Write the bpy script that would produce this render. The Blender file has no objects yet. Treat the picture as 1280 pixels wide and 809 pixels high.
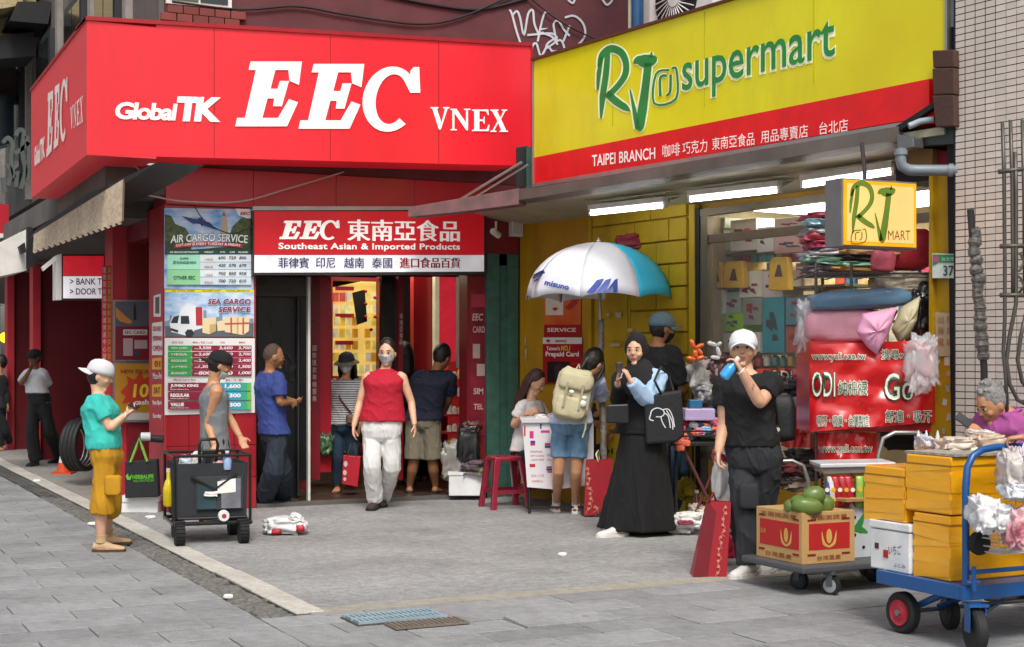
import bpy, bmesh, math, random
import numpy as np
from mathutils import Vector, Matrix, noise as mnoise
random.seed(7)
SC = bpy.context.scene
COL = SC.collection
PI = math.pi
# ------------------------------------------------------------------ camera
# world axes follow the corner shop: +X along its front, +Y away down the street
FPX, CAMH, YH, YAW = 1850.0, 1.45, 445.0, math.radians(26.2)
cam = bpy.data.objects.new('camera', bpy.data.cameras.new('camera'))
COL.objects.link(cam)
cam.location = (0, 0, CAMH)
cam.rotation_euler = (PI/2, 0, -YAW)
cam.data.sensor_fit = 'HORIZONTAL'
cam.data.sensor_width = 36
cam.data.lens = 36*FPX/1280
cam.data.shift_y = (YH-404.5)/1280
cam.data.clip_start = .1
cam.data.clip_end = 2000
SC.camera = cam
# ------------------------------------------------------------------ world, sun, exposure
SUN_EL, SUN_AZ = math.radians(52), math.radians(200)
w = bpy.data.worlds.new('World'); SC.world = w; w.use_nodes = True
nt = w.node_tree; bg = nt.nodes['Background']
sky = nt.nodes.new('ShaderNodeTexSky'); sky.sky_type = 'NISHITA'; sky.sun_disc = False
sky.sun_elevation = SUN_EL
sky.sun_rotation = SUN_AZ
sky.air_density = 1.2; sky.dust_density = 4.0; sky.ozone_density = .6
hs = nt.nodes.new('ShaderNodeHueSaturation'); hs.inputs['Saturation'].default_value = .45
nt.links.new(sky.outputs[0], hs.inputs['Color']); nt.links.new(hs.outputs[0], bg.inputs[0])
bg.inputs[1].default_value = .13
sl = bpy.data.lights.new('sun', 'SUN'); sl.energy = 1.7; sl.angle = math.radians(16); sl.color = (1, .97, .92)
so = bpy.data.objects.new('sun', sl); COL.objects.link(so)
sd = Vector((math.sin(SUN_AZ)*math.cos(SUN_EL), math.cos(SUN_AZ)*math.cos(SUN_EL), math.sin(SUN_EL)))
so.rotation_euler = sd.to_track_quat('Z', 'Y').to_euler(); so.location = (0, 0, 30)
SC.view_settings.view_transform = 'Standard'; SC.view_settings.look = 'None'
SC.view_settings.exposure = .36; SC.view_settings.gamma = 1
SC.cycles.max_bounces = 7; SC.cycles.diffuse_bounces = 4; SC.cycles.transparent_max_bounces = 8

# ------------------------------------------------------------------ frames
ca, sa = math.cos(YAW), math.sin(YAW)
def camw(x, y): return Vector((ca*x+sa*y, -sa*x+ca*y, 0))
class Frame:
    """a facade: local x runs right along it, y into the building, z up"""
    def __init__(s, x, y, ang):
        s.M = Matrix.Translation((x, y, 0)) @ Matrix.Rotation(math.radians(ang), 4, 'Z'); s.I = s.M.inverted()
    def q(s, px, py, t=0.0):
        """where the sight line of a photo point meets the plane y=t of this facade -> (x, z)"""
        d = camw((px-640)/FPX, 1.0); d.z = (YH-py)/FPX
        o = s.I @ Vector((0, 0, CAMH)); dl = s.I.to_3x3() @ d
        k = (t-o.y)/dl.y; p = o+dl*k
        return p.x, p.z
W0 = Frame(0, 0, 0)
F = Frame(3.18, 13.75, 0)            # corner shop front
L = Frame(3.18, 13.75, -90)          # corner shop, street side
R = Frame(6.234, 12.201, -82.9)      # supermarket front
C = Frame(0, 0, -26.2)                # camera-facing plane at a given distance
def ray(px, py, depth):
    p = camw((px-640)/FPX*depth, depth); p.z = CAMH+(YH-py)/FPX*depth; return p
def gnd(px, py, z=0.0):
    return ray(px, py, FPX*(CAMH-z)/(py-YH))

# ------------------------------------------------------------------ materials
def lin(c):
    if isinstance(c, str):
        c = [int(c[i:i+2], 16)/255 for i in (0, 2, 4)]
    return [((x+.055)/1.055)**2.4 if x > .04045 else x/12.92 for x in c]
MATS = {}
def mat(name, hexc, rough=.6, var=.12, scale=6.0, bump=0.0, bscale=60.0, metal=0.0, emit=0.0, alpha=1.0, trans=0.0,
        coat=0.0, hex2=None, dirt=0.0, rand=0.0, stretch=(1, 1, 1), emitcol=None):
    if name in MATS: return MATS[name]
    m = bpy.data.materials.new(name); MATS[name] = m; m.use_nodes = True
    n = m.node_tree.nodes; l = m.node_tree.links; b = n['Principled BSDF']
    c = lin(hexc)+[1]; c2 = lin(hex2)+[1] if hex2 else [min(1, x*(1+var)) for x in c[:3]]+[1]
    c1 = c if hex2 else [x*(1-var) for x in c[:3]]+[1]
    tc = n.new('ShaderNodeTexCoord'); mp = n.new('ShaderNodeMapping'); l.new(tc.outputs['Object'], mp.inputs[0])
    mp.inputs['Scale'].default_value = stretch
    nz = n.new('ShaderNodeTexNoise'); nz.inputs['Scale'].default_value = scale; nz.inputs['Detail'].default_value = 5
    l.new(mp.outputs[0], nz.inputs['Vector'])
    rp = n.new('ShaderNodeMapRange'); rp.inputs[1].default_value = .3; rp.inputs[2].default_value = .7
    l.new(nz.outputs[0], rp.inputs[0])
    mx = n.new('ShaderNodeMix'); mx.data_type = 'RGBA'; mx.inputs[6].default_value = c1; mx.inputs[7].default_value = c2
    l.new(rp.outputs[0], mx.inputs[0]); out = mx.outputs[2]
    if rand:
        oi = n.new('ShaderNodeObjectInfo'); mr = n.new('ShaderNodeMapRange'); l.new(oi.outputs['Random'], mr.inputs[0])
        mr.inputs[3].default_value = 1-rand; mr.inputs[4].default_value = 1+rand
        hv = n.new('ShaderNodeHueSaturation'); l.new(out, hv.inputs['Color']); l.new(mr.outputs[0], hv.inputs['Value']); out = hv.outputs[0]
    if dirt:
        dz = n.new('ShaderNodeTexNoise'); dz.inputs['Scale'].default_value = 1.7; dz.inputs['Detail'].default_value = 9; dz.inputs['Roughness'].default_value = .7
        m2 = n.new('ShaderNodeMapping'); m2.inputs['Scale'].default_value = (1.6, 1.6, .6); l.new(tc.outputs['Object'], m2.inputs[0]); l.new(m2.outputs[0], dz.inputs['Vector'])
        dr = n.new('ShaderNodeMapRange'); dr.inputs[1].default_value = .5; dr.inputs[2].default_value = .72; dr.inputs[4].default_value = dirt
        l.new(dz.outputs[0], dr.inputs[0])
        md = n.new('ShaderNodeMix'); md.data_type = 'RGBA'; md.inputs[7].default_value = (.045, .04, .035, 1)
        l.new(dr.outputs[0], md.inputs[0]); l.new(out, md.inputs[6]); out = md.outputs[2]
    l.new(out, b.inputs['Base Color'])
    rr = n.new('ShaderNodeMapRange'); rr.inputs[3].default_value = max(0, rough-.08); rr.inputs[4].default_value = min(1, rough+.1)
    l.new(nz.outputs[0], rr.inputs[0]); l.new(rr.outputs[0], b.inputs['Roughness'])
    b.inputs['Metallic'].default_value = metal
    if coat: b.inputs['Coat Weight'].default_value = coat; b.inputs['Coat Roughness'].default_value = .15
    if trans: b.inputs['Transmission Weight'].default_value = trans; b.inputs['IOR'].default_value = 1.3
    if alpha < 1: b.inputs['Alpha'].default_value = alpha
    if emit:
        if emitcol: b.inputs['Emission Color'].default_value = lin(emitcol)+[1]
        else: l.new(out, b.inputs['Emission Color'])
        b.inputs['Emission Strength'].default_value = emit
    if bump:
        bz = n.new('ShaderNodeTexNoise'); bz.inputs['Scale'].default_value = bscale; bz.inputs['Detail'].default_value = 4
        l.new(mp.outputs[0], bz.inputs['Vector'])
        bp = n.new('ShaderNodeBump'); bp.inputs['Strength'].default_value = bump; bp.inputs['Distance'].default_value = .01
        l.new(bz.outputs[0], bp.inputs['Height']); l.new(bp.outputs[0], b.inputs['Normal'])
    return m

# ------------------------------------------------------------------ mesh builder (coordinates of one frame, stored in world space)
class MB:
    def __init__(s, fr=W0): s.v = []; s.f = []; s.M = fr.M if isinstance(fr, Frame) else fr; s.X = Matrix.Identity(4)
    def at(s, x=0, y=0, z=0, rz=0, rx=0, ry=0):
        s.X = Matrix.Translation((x, y, z)) @ Matrix.Rotation(rz, 4, 'Z') @ Matrix.Rotation(ry, 4, 'Y') @ Matrix.Rotation(rx, 4, 'X'); return s
    def add(s, vs, fs):
        o = len(s.v); M = s.M @ s.X
        s.v += [M @ Vector(p) for p in vs]; s.f += [tuple(o+i for i in f) for f in fs]; return s
    def box(s, x0, x1, y0, y1, z0, z1):
        return s.add([(x, y, z) for z in (z0, z1) for y in (y0, y1) for x in (x0, x1)],
                     [(0, 2, 3, 1), (4, 5, 7, 6), (0, 1, 5, 4), (2, 6, 7, 3), (0, 4, 6, 2), (1, 3, 7, 5)])
    def slab(s, pts, y0, y1):
        """polygon in the x,z plane extruded from y0 to y1"""
        n = len(pts)
        return s.add([(x, y0, z) for x, z in pts]+[(x, y1, z) for x, z in pts],
                     [tuple(range(n)), tuple(range(2*n-1, n-1, -1))]+[(i, i+n, (i+1) % n+n, (i+1) % n) for i in range(n)])
    def prism(s, pts, z0, z1):
        n = len(pts)
        return s.add([(x, y, z0) for x, y in pts]+[(x, y, z1) for x, y in pts],
                     [tuple(range(n-1, -1, -1)), tuple(range(n, 2*n))]+[(i, (i+1) % n, (i+1) % n+n, i+n) for i in range(n)])
    def loft(s, rings, cap=True):
        n = len(rings[0]); vs = [p for r in rings for p in r]; fs = []
        for k in range(len(rings)-1):
            a, b = k*n, (k+1)*n
            fs += [(a+i, a+(i+1) % n, b+(i+1) % n, b+i) for i in range(n)]
        if cap: fs += [tuple(range(n-1, -1, -1)), tuple((len(rings)-1)*n+i for i in range(n))]
        return s.add(vs, fs)
    def tube(s, pts, r, n=8, closed=False):
        pts = [Vector(p) for p in pts]; m = len(pts); rs = r if isinstance(r, (list, tuple)) else [r]*m; rings = []
        ref = None
        for i, p in enumerate(pts):
            t = (pts[(i+1) % m]-pts[i-1]) if closed else (pts[min(i+1, m-1)]-pts[max(i-1, 0)])
            t.normalize()
            if ref is None: ref = Vector((0, 0, 1)) if abs(t.z) < .9 else Vector((1, 0, 0))
            u = (ref-t*ref.dot(t)).normalized(); ref = u; w_ = t.cross(u)
            rings.append([p+(u*math.cos(a)+w_*math.sin(a))*rs[i] for a in [2*PI*k/n for k in range(n)]])
        if closed:
            vs = [p for q in rings for p in q]; fs = []
            for k in range(m):
                a, b = k*n, ((k+1) % m)*n
                fs += [(a+i, a+(i+1) % n, b+(i+1) % n, b+i) for i in range(n)]
            return s.add(vs, fs)
        return s.loft(rings)
    def cyl(s, p0, p1, r, n=16, r2=None): return s.tube([p0, p1], [r, r if r2 is None else r2], n)
    def lathe(s, prof, n=20, axis='z'):
        rings = []
        for r, h in prof:
            ring = [(r*math.cos(a), r*math.sin(a), h) for a in [2*PI*k/n for k in range(n)]]
            if axis == 'x': ring = [(z, x, y) for x, y, z in ring]
            if axis == 'y': ring = [(y, z, x) for x, y, z in ring]
            rings.append(ring)
        return s.loft(rings)
    def ell(s, c, a, b, d, n=14, m=9, fn=None):
        rings = []
        for j in range(m+1):
            th = PI*(j+.02)/(m+.04); ring = []
            for i in range(n):
                ph = 2*PI*i/n
                q = Vector((math.sin(th)*math.cos(ph), math.sin(th)*math.sin(ph), -math.cos(th)))
                if fn: q = fn(q)
                ring.append((c[0]+a*q[0], c[1]+b*q[1], c[2]+d*q[2]))
            rings.append(ring)
        return s.loft(rings)
    def bag(s, c, sx, sy, sz, seed=0, amp=.18, n=18, m=12, flat=.6):
        if amp >= .25: n, m = 44, 30
        """lumpy sack / cushion"""
        def fn(q):
            k = 1+amp*mnoise.noise(Vector(q)*2.3+Vector((seed*7.1, seed, 0)))+amp*.5*mnoise.noise(Vector(q)*6+Vector((seed, 3, 0)))
            if amp >= .25:
                r1 = 1-abs(mnoise.noise(Vector(q)*4.1+Vector((seed, 5, 1))))*2; r2 = 1-abs(mnoise.noise(Vector((q.x*9, q.y*9, q.z*5))+Vector((3, seed, 1))))*2; k += amp*.30*(r1-.5)+amp*.22*(r2-.5)
            sgn = lambda v: math.copysign(abs(v)**flat, v)
            return Vector((sgn(q.x), sgn(q.y), sgn(q.z)))*k
        return s.ell(c, sx, sy, sz, n, m, fn)
    def mesh(s, inv=None):
        me = bpy.data.meshes.new('m'); inv = inv or Matrix.Identity(4)
        me.from_pydata([inv @ v for v in s.v], [], s.f); me.validate(); 
        bm = bmesh.new(); bm.from_mesh(me); bmesh.ops.recalc_face_normals(bm, faces=bm.faces); bm.to_mesh(me); bm.free()
        return me
    def build(s, name, m, parent=None, smooth=False, bevel=0.0, label=None, pre=None):
        inv = WM[parent.name].inverted() if parent else None
        me = pre if pre else s.mesh(inv)
        return link(name, me, m, parent, smooth, bevel, label)
WM = {}
def link(name, me, m, parent=None, smooth=False, bevel=0.0, label=None):
    me.name = name
    o = bpy.data.objects.new(name, me); COL.objects.link(o)
    if m: me.materials.append(m)
    if parent: o.parent = parent; WM[o.name] = WM[parent.name].copy()
    else: WM[o.name] = Matrix.Identity(4)
    if smooth: me.polygons.foreach_set('use_smooth', [True]*len(me.polygons))
    if smooth == 'auto':
        me.set_sharp_from_angle(angle=math.radians(40))
    if bevel:
        bv = o.modifiers.new('bevel', 'BEVEL'); bv.width = bevel; bv.segments = 2; bv.limit_method = 'ANGLE'
    if label: o['label'] = label
    return o
def thing(name, label, cat, fr=W0, pos=(0, 0, 0), rz=0, group=None):
    o = bpy.data.objects.new(name, None); COL.objects.link(o); o.empty_display_size = .1
    M = (fr.M if isinstance(fr, Frame) else fr) @ Matrix.Translation(pos) @ Matrix.Rotation(rz, 4, 'Z')
    o.matrix_world = M; o.location = M.to_translation(); o.rotation_euler = M.to_euler(); WM[o.name] = M
    o['label'] = label; o['category'] = cat
    if group: o['group'] = group
    return o
def solo(mb, name, m, label, cat, pos=None, group=None, smooth=False, bevel=0.0, kind=None):
    """a top-level thing of one mesh, origin at its base"""
    if pos is None:
        xs = [v.x for v in mb.v]; ys = [v.y for v in mb.v]; zs = [v.z for v in mb.v]
        pos = ((min(xs)+max(xs))/2, (min(ys)+max(ys))/2, min(zs))
    rz = mb.M.to_euler().z
    M = Matrix.Translation(pos) @ Matrix.Rotation(rz, 4, 'Z')
    o = link(name, mb.mesh(M.inverted()), m, None, smooth, bevel)
    o.location = M.to_translation(); o.rotation_euler = M.to_euler(); WM[o.name] = M
    if kind: o['kind'] = kind
    else: o['label'] = label; o['category'] = cat
    if label: o['label'] = label
    if group: o['group'] = group
    return o
def struct(mb, name, m, smooth=False): 
    o = link(name, mb.mesh(), m, None, smooth); o['kind'] = 'structure'; return o
def piece(src, parent, M, name=None):
    """another copy of a piece: shares its mesh; M is its place in the parent's space"""
    o = src.copy(); COL.objects.link(o); o.parent = parent; o.matrix_local = M
    o.location = M.to_translation(); o.rotation_euler = M.to_euler(); o.scale = M.to_scale()
    return o
def dup(root, pos, rz=0, label=None, group=None, fr=W0):
    M = fr.M @ Matrix.Translation(pos) @ Matrix.Rotation(rz, 4, 'Z')
    r = root.copy(); COL.objects.link(r); r.location = M.to_translation(); r.rotation_euler = M.to_euler(); WM[r.name] = M
    if label: r['label'] = label
    if group: r['group'] = group
    for ch in list(root.children):
        c = ch.copy(); COL.objects.link(c); c.parent = r
        for g in ch.children:
            d = g.copy(); COL.objects.link(d); d.parent = c
    return r

# ------------------------------------------------------------------ lettering
_tc = {}
def glyphs(txt, bold=0.0, shear=0.0, space=1.0, res=3):
    k = (txt, bold, shear, space)
    if k in _tc: return _tc[k]
    cu = bpy.data.curves.new('t', 'FONT'); cu.body = txt; cu.size = 1; cu.offset = bold; cu.shear = shear
    cu.space_character = space; cu.resolution_u = res; cu.fill_mode = 'BOTH'; cu.align_x = 'LEFT'
    o = bpy.data.objects.new('t', cu); COL.objects.link(o)
    dg = bpy.context.evaluated_depsgraph_get(); me = bpy.data.meshes.new_from_object(o.evaluated_get(dg))
    vs = [(v.co.x, v.co.y) for v in me.vertices]; fs = [tuple(p.vertices) for p in me.polygons]
    bpy.data.objects.remove(o); bpy.data.curves.remove(cu); bpy.data.meshes.remove(me)
    if not vs: vs = [(0, 0), (1, 0), (0, 1)]; fs = [(0, 1, 2)]
    x0 = min(v[0] for v in vs); x1 = max(v[0] for v in vs); y0 = min(v[1] for v in vs); y1 = max(v[1] for v in vs)
    vs = [((x-x0)/(x1-x0), (y-y0)/(y1-y0)) for x, y in vs]; _tc[k] = (vs, fs); return _tc[k]
def text(mb, txt, p0, p1, h, y, bold=0.0, shear=0.0, space=1.0, warp=None):
    """letters in the x,z plane of mb's frame at depth y: p0/p1 bottom left/right, h cap height"""
    if ord(max(txt)) > 0x2E80:
        if bold:
            e = (p1[0]-p0[0])*.012*abs(h if not isinstance(h, (tuple, list)) else h[0])/max(abs(p1[0]-p0[0])/max(1, len(txt)), 1e-6)*.6
            text(mb, txt, (p0[0]+e, p0[1]), (p1[0]+e, p1[1]), h, y-.001, 0, shear, space, warp)
            text(mb, txt, (p0[0]-e, p0[1]), (p1[0]-e, p1[1]), h, y-.002, 0, shear, space, warp)
        bold = 0
    vs, fs = glyphs(txt, bold, shear, space); o = []
    hh = h if isinstance(h, (tuple, list)) else (h, h)
    for u, v in vs:
        x = p0[0]+(p1[0]-p0[0])*u; z = p0[1]+(p1[1]-p0[1])*u+v*(hh[0]+(hh[1]-hh[0])*u)
        if warp: x, z = warp(x, z, u, v)
        o.append((x, y, z))
    return mb.add(o, fs)
def polys(mb, shapes, fn, y):
    """flat shapes (lists of 2d points) mapped by fn to x,z at depth y"""
    from mathutils.geometry import tessellate_polygon
    for k_, sh in enumerate(shapes):
        yo = y-.0003*k_
        p = [Vector((a, b, 0)) for a, b in sh]
        tri = tessellate_polygon([p]); mb.add([(fn(a, b)[0], yo, fn(a, b)[1]) for a, b in sh], [tuple(t) for t in tri])
    return mb
def stroke(pts, ws):
    """outline of a brush stroke through pts with widths ws"""
    n = len(pts); ws = ws if isinstance(ws, (list, tuple)) else [ws]*n; a = []; b = []
    if n > 2:
        P = []; Wd = []
        for i in range(n-1):
            p0, p1, p2, p3 = pts[max(i-1, 0)], pts[i], pts[i+1], pts[min(i+2, n-1)]
            for k in range(4):
                t = k/4; c = lambda j: .5*(2*p1[j]+(p2[j]-p0[j])*t+(2*p0[j]-5*p1[j]+4*p2[j]-p3[j])*t*t+(3*p1[j]-p0[j]-3*p2[j]+p3[j])*t**3)
                P.append((c(0), c(1))); Wd.append(ws[i]*(1-t)+ws[i+1]*t)
        P.append(pts[-1]); Wd.append(ws[-1]); pts, ws, n = P, Wd, len(P)
    for i in range(n):
        p, q = pts[max(i-1, 0)], pts[min(i+1, n-1)]; dx, dy = q[0]-p[0], q[1]-p[1]; d = math.hypot(dx, dy) or 1
        a.append((pts[i][0]-dy/d*ws[i]/2, pts[i][1]+dx/d*ws[i]/2)); b.append((pts[i][0]+dy/d*ws[i]/2, pts[i][1]-dx/d*ws[i]/2))
    return a+b[::-1]
# ------------------------------------------------------------------ ground
M_ = mat
def ground_mat(name, hexa, hexb, speck=.5, sc=120, rough=.85):
    m = mat(name, hexa, rough, hex2=hexb, scale=1.3, bump=.35, bscale=90)
    n = m.node_tree.nodes; l = m.node_tree.links; b = n['Principled BSDF']
    src = b.inputs['Base Color'].links[0].from_socket
    tc = n.new('ShaderNodeTexCoord'); vz = n.new('ShaderNodeTexNoise'); vz.inputs['Scale'].default_value = sc; vz.inputs['Detail'].default_value = 3
    l.new(tc.outputs['Object'], vz.inputs['Vector'])
    v2 = n.new('ShaderNodeTexNoise'); v2.inputs['Scale'].default_value = 14; v2.inputs['Detail'].default_value = 6; l.new(tc.outputs['Object'], v2.inputs['Vector'])
    ad = n.new('ShaderNodeMath'); ad.operation = 'ADD'; l.new(vz.outputs[0], ad.inputs[0]); l.new(v2.outputs[0], ad.inputs[1])
    mr = n.new('ShaderNodeMapRange'); mr.inputs[1].default_value = .75; mr.inputs[2].default_value = 1.25; mr.inputs[3].default_value = 1-speck; mr.inputs[4].default_value = 1+speck
    l.new(ad.outputs[0], mr.inputs[0]); hv = n.new('ShaderNodeHueSaturation'); l.new(src, hv.inputs['Color']); l.new(mr.outputs[0], hv.inputs['Value'])
    l.new(hv.outputs[0], b.inputs['Base Color']); return m
m_plaza = ground_mat('plaza_aggregate', '9a9a99', '868685', .26, 45)
m_slab = ground_mat('granite_slab', '929394', '7e7f7f', .17, 70)
def stains(m, amt, sc=1.1):
    n = m.node_tree.nodes; l = m.node_tree.links; b = n['Principled BSDF']; src = b.inputs['Base Color'].links[0].from_socket
    g_ = n.new('ShaderNodeNewGeometry'); a = n.new('ShaderNodeTexNoise'); a.inputs['Scale'].default_value = sc; a.inputs['Detail'].default_value = 10; a.inputs['Roughness'].default_value = .72; l.new(g_.outputs['Position'], a.inputs['Vector'])
    r = n.new('ShaderNodeMapRange'); r.inputs[1].default_value = .48; r.inputs[2].default_value = .7; r.inputs[4].default_value = amt; l.new(a.outputs[0], r.inputs[0])
    v = n.new('ShaderNodeTexVoronoi'); v.inputs['Scale'].default_value = 2.6; v.inputs['Randomness'].default_value = 1; l.new(g_.outputs['Position'], v.inputs['Vector']); r2 = n.new('ShaderNodeMapRange'); r2.inputs[1].default_value = .045; r2.inputs[2].default_value = .07; r2.inputs[3].default_value = .42; r2.inputs[4].default_value = 0; l.new(v.outputs['Distance'], r2.inputs[0])
    mm = n.new('ShaderNodeMath'); mm.operation = 'MAXIMUM'; l.new(r.outputs[0], mm.inputs[0]); l.new(r2.outputs[0], mm.inputs[1])
    x = n.new('ShaderNodeMix'); x.data_type = 'RGBA'; x.inputs[7].default_value = (.05, .047, .043, 1); l.new(mm.outputs[0], x.inputs[0]); l.new(src, x.inputs[6]); l.new(x.outputs[2], b.inputs['Base Color'])
stains(m_plaza, .3); stains(m_slab, .42)
m_joint = ground_mat('joint_grit', '55534f', '454440', .3)
m_cobble = ground_mat('cobble_stone', '75736f', '54524d', .5)
m_kerb = ground_mat('kerb_stone', 'c4c0b6', 'a39f97', .22)
m_conc = ground_mat('arcade_concrete', '96938c', '848179', .2)
for m in (m_slab, m_cobble):      # each stone its own tone
    n = m.node_tree.nodes; l = m.node_tree.links; b = n['Principled BSDF']; src = b.inputs['Base Color'].links[0].from_socket
    oi = n.new('ShaderNodeObjectInfo'); mr = n.new('ShaderNodeMapRange'); mr.inputs[3].default_value = .86; mr.inputs[4].default_value = 1.12
    l.new(oi.outputs['Random'], mr.inputs[0]); hv = n.new('ShaderNodeHueSaturation'); l.new(src, hv.inputs['Color']); l.new(mr.outputs[0], hv.inputs['Value']); l.new(hv.outputs[0], b.inputs['Base Color'])
struct(MB().box(-300, 300, -60, 600, -.3, -.05), 'ground', m_joint)
struct(MB().box(2.76, 16, 8.14, 13.78, -.2, 0), 'plaza', m_plaza)
struct(MB().box(2.76, 3.9, 13.78, 60, -.2, .004), 'arcade_floor', m_conc)
struct(MB().box(2.66, 30, 7.95, 8.14, -.2, .002), 'threshold_strip', ground_mat('buff_strip', 'a09b8f', '8e8a80', .2))
struct(MB().box(-40, -6.5, -10, 90, -.2, -.12), 'road', ground_mat('road_asphalt', '4a4a4a', '3c3c3c', .3))
pave = struct(MB().box(-6.5, 2.36, -4, 90, -.2, -.012).box(2.36, 30, -4, 7.95, -.2, -.0125), 'pavement', m_joint)
def slabproto(w, d):
    e = .004; b = MB(); z = 0
    b.add([(e, e, -.03), (w-e, e, -.03), (w-e, d-e, -.03), (e, d-e, -.03), (e, e, z-.003), (w-e, e, z-.003), (w-e, d-e, z-.003), (e, d-e, z-.003),
           (e*2, e*2, z), (w-2*e, e*2, z), (w-2*e, d-2*e, z), (e*2, d-2*e, z)],
          [(0, 1, 5, 4), (1, 2, 6, 5), (2, 3, 7, 6), (3, 0, 4, 7), (4, 5, 9, 8), (5, 6, 10, 9), (6, 7, 11, 10), (7, 4, 8, 11), (8, 9, 10, 11)])
    return b
sl1 = slabproto(.6, .3).build('paving_slab', m_slab, pave); slc = slabproto(.3, .3).build('paving_slab', m_slab, pave)
rs = random.Random(3); n_ = 0
far = MB()
def layslab(x, y, w_=.6):
    global n_
    src = sl1 if w_ > .5 else slc
    z = rs.uniform(-.003, .003); ax = rs.uniform(-.004, .004)
    if math.hypot(x+.3-3.75, y+.15-7.4) < .33: ax = .045; z += .002
    M = Matrix.Translation((x, y, z)) @ Matrix.Rotation(ax, 4, 'X') @ Matrix.Rotation(rs.uniform(-.004, .004), 4, 'Y')
    Y = sa*x+ca*y; px = 640+FPX*(ca*x-sa*y)/max(Y, .1)
    vis = Y > 6.3 and -120 < px < 1330 and Y < 16.5
    if vis and n_ < 285:
        n_ += 1; piece(src, pave, M)
    else: far.at(x, y, -.004).add([(.006, .006, 0), (w_-.006, .006, 0), (w_-.006, .294, 0), (.006, .294, 0)], [(0, 1, 2, 3)])
rows = [8.1-.0+.3*k for k in range(-14, 120)]
for j, y in enumerate(rows):
    off = (.3 if j % 2 else 0); x = 2.36-.6*12+off
    while x < 2.36-.01:
        ww = min(.6, 2.36-x)
        if ww > .25: layslab(x, y, .6 if ww > .5 else .3)
        x += .6
for j in range(13):
    y = 7.65-.3*j; x = 2.36+(.3 if j % 2 else 0)
    if j % 2: layslab(2.36, y, .3)
    while x < 13: layslab(x, y); x += .6
sl1.location = (2.36, 7.65, 0); slc.location = (2.36, 6.75, 0)
o = far.build('paving_slabs', m_slab, pave); o['kind'] = 'stuff'
# gutter of rough stones, kerb
gut = struct(MB().box(2.36, 2.58, 7.95, 60, -.2, -.016), 'gutter', m_joint)
protos = []
for k in range(5):
    pts = [(.05*math.cos(a)*rs.uniform(.85, 1.15), .05*math.sin(a)*rs.uniform(.85, 1.15)) for a in [2*PI*i/7 for i in range(7)]]
    b = MB(); b.loft([[(x, y, -.03) for x, y in pts], [(x, y, -.004) for x, y in pts], [(x*.82, y*.82, .004) for x, y in pts]]); protos.append(b)
pm = [protos[k].build('cobble', m_cobble, gut) for k in range(5)]
fc = MB(); k = 0
y = 8.02; first = set()
while y < 40:
    for xi in (2.41, 2.47, 2.53) if int(y*10) % 2 else (2.4, 2.46, 2.52):
        i = rs.randrange(5); M = Matrix.Translation((xi+rs.uniform(-.01, .01), y+rs.uniform(-.015, .015), rs.uniform(-.008, .002))) @ Matrix.Rotation(rs.uniform(0, 6), 4, 'Z') @ Matrix.Diagonal((.75, 1, 1, 1))
        if i not in first: first.add(i); pm[i].location = M.to_translation(); pm[i].scale = (.75, 1, 1)
        elif k < 270 and y < 16: piece(pm[i], gut, M); k += 1
        elif y < 40: fc.add([M @ Vector((.045*math.cos(a), .045*math.sin(a), .002)) for a in [2*PI*q/6 for q in range(6)]], [tuple(range(6))])
    y += .085 if y < 16 else .1
o = fc.build('cobbles', m_cobble, gut); o['kind'] = 'stuff'
kb = struct(MB().box(2.58, 2.76, 7.95, 60, -.2, -.003), 'kerb', m_joint)
y = 8.0; b0 = None
while y < 30:
    ln = .9
    if b0 is None:
        b0 = MB().box(0, .17, 0, ln-.01, -.1, .006).build('kerb_stone', m_kerb, kb, bevel=.006); b0.location = (2.585, y, 0)
    else: piece(b0, kb, Matrix.Translation((2.585+rs.uniform(-.004, .004), y, rs.uniform(-.003, .003))) @ Matrix.Rotation(rs.uniform(-.006, .006), 4, 'Z'))
    y += ln
# drain grate in the paving near the kerb end
g = thing('drain_grate', 'blue grey slotted metal drain grate set in the paving beside the kerb end', 'drain grate', W0, (3.02, 7.5, .0))
m_gr = mat('grate_steel', '8fa6b0', .5, metal=.15, bump=.1); m_rust = mat('rusty_steel', '7f7468', .7, metal=.4, bump=.2)
M = W0
MB().box(2.76, 3.3, 7.48, 7.76, .001, .008).build('frame', m_joint, g)
b = MB()
for i in range(17): b.box(2.78+i*.03, 2.796+i*.03, 7.51, 7.73, .008, .02)
b.box(2.77, 3.29, 7.49, 7.51, .008, .021).box(2.77, 3.29, 7.73, 7.75, .008, .021).box(2.77, 3.29, 7.61, 7.625, .008, .021); b.build('slat_panel', m_gr, g)
b = MB(); b.box(2.9, 3.33, 7.28, 7.46, .003, .012)
for i in range(14): b.box(2.91+i*.03, 2.925+i*.03, 7.29, 7.45, .012, .018)
b.build('rusty_panel', m_rust, g)
# litter
m_paper = mat('white_paper', 'e6e4de', .8)
for i, (px, py, s_, lb) in enumerate([(703, 695, .035, 'small white scrap of litter lying alone in the middle of the plaza'), (118, 656, .06, 'crumpled white scrap on the kerb behind the boy in the white cap'),
        (188, 648, .05, 'white scrap of litter at the foot of the white foam box'), (46, 602, .05, 'tiny white scrap of litter on the gutter far to the left'), (285, 748, .03, 'tiny pale scrap on the gutter stones near the end of the kerb')]):
    p = gnd(px, py); b = MB(); b.bag((p.x, p.y, .012), s_, s_*.7, .013, seed=i, n=8, m=5); solo(b, 'litter', m_paper, lb, 'litter', group='bits of litter')

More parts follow.
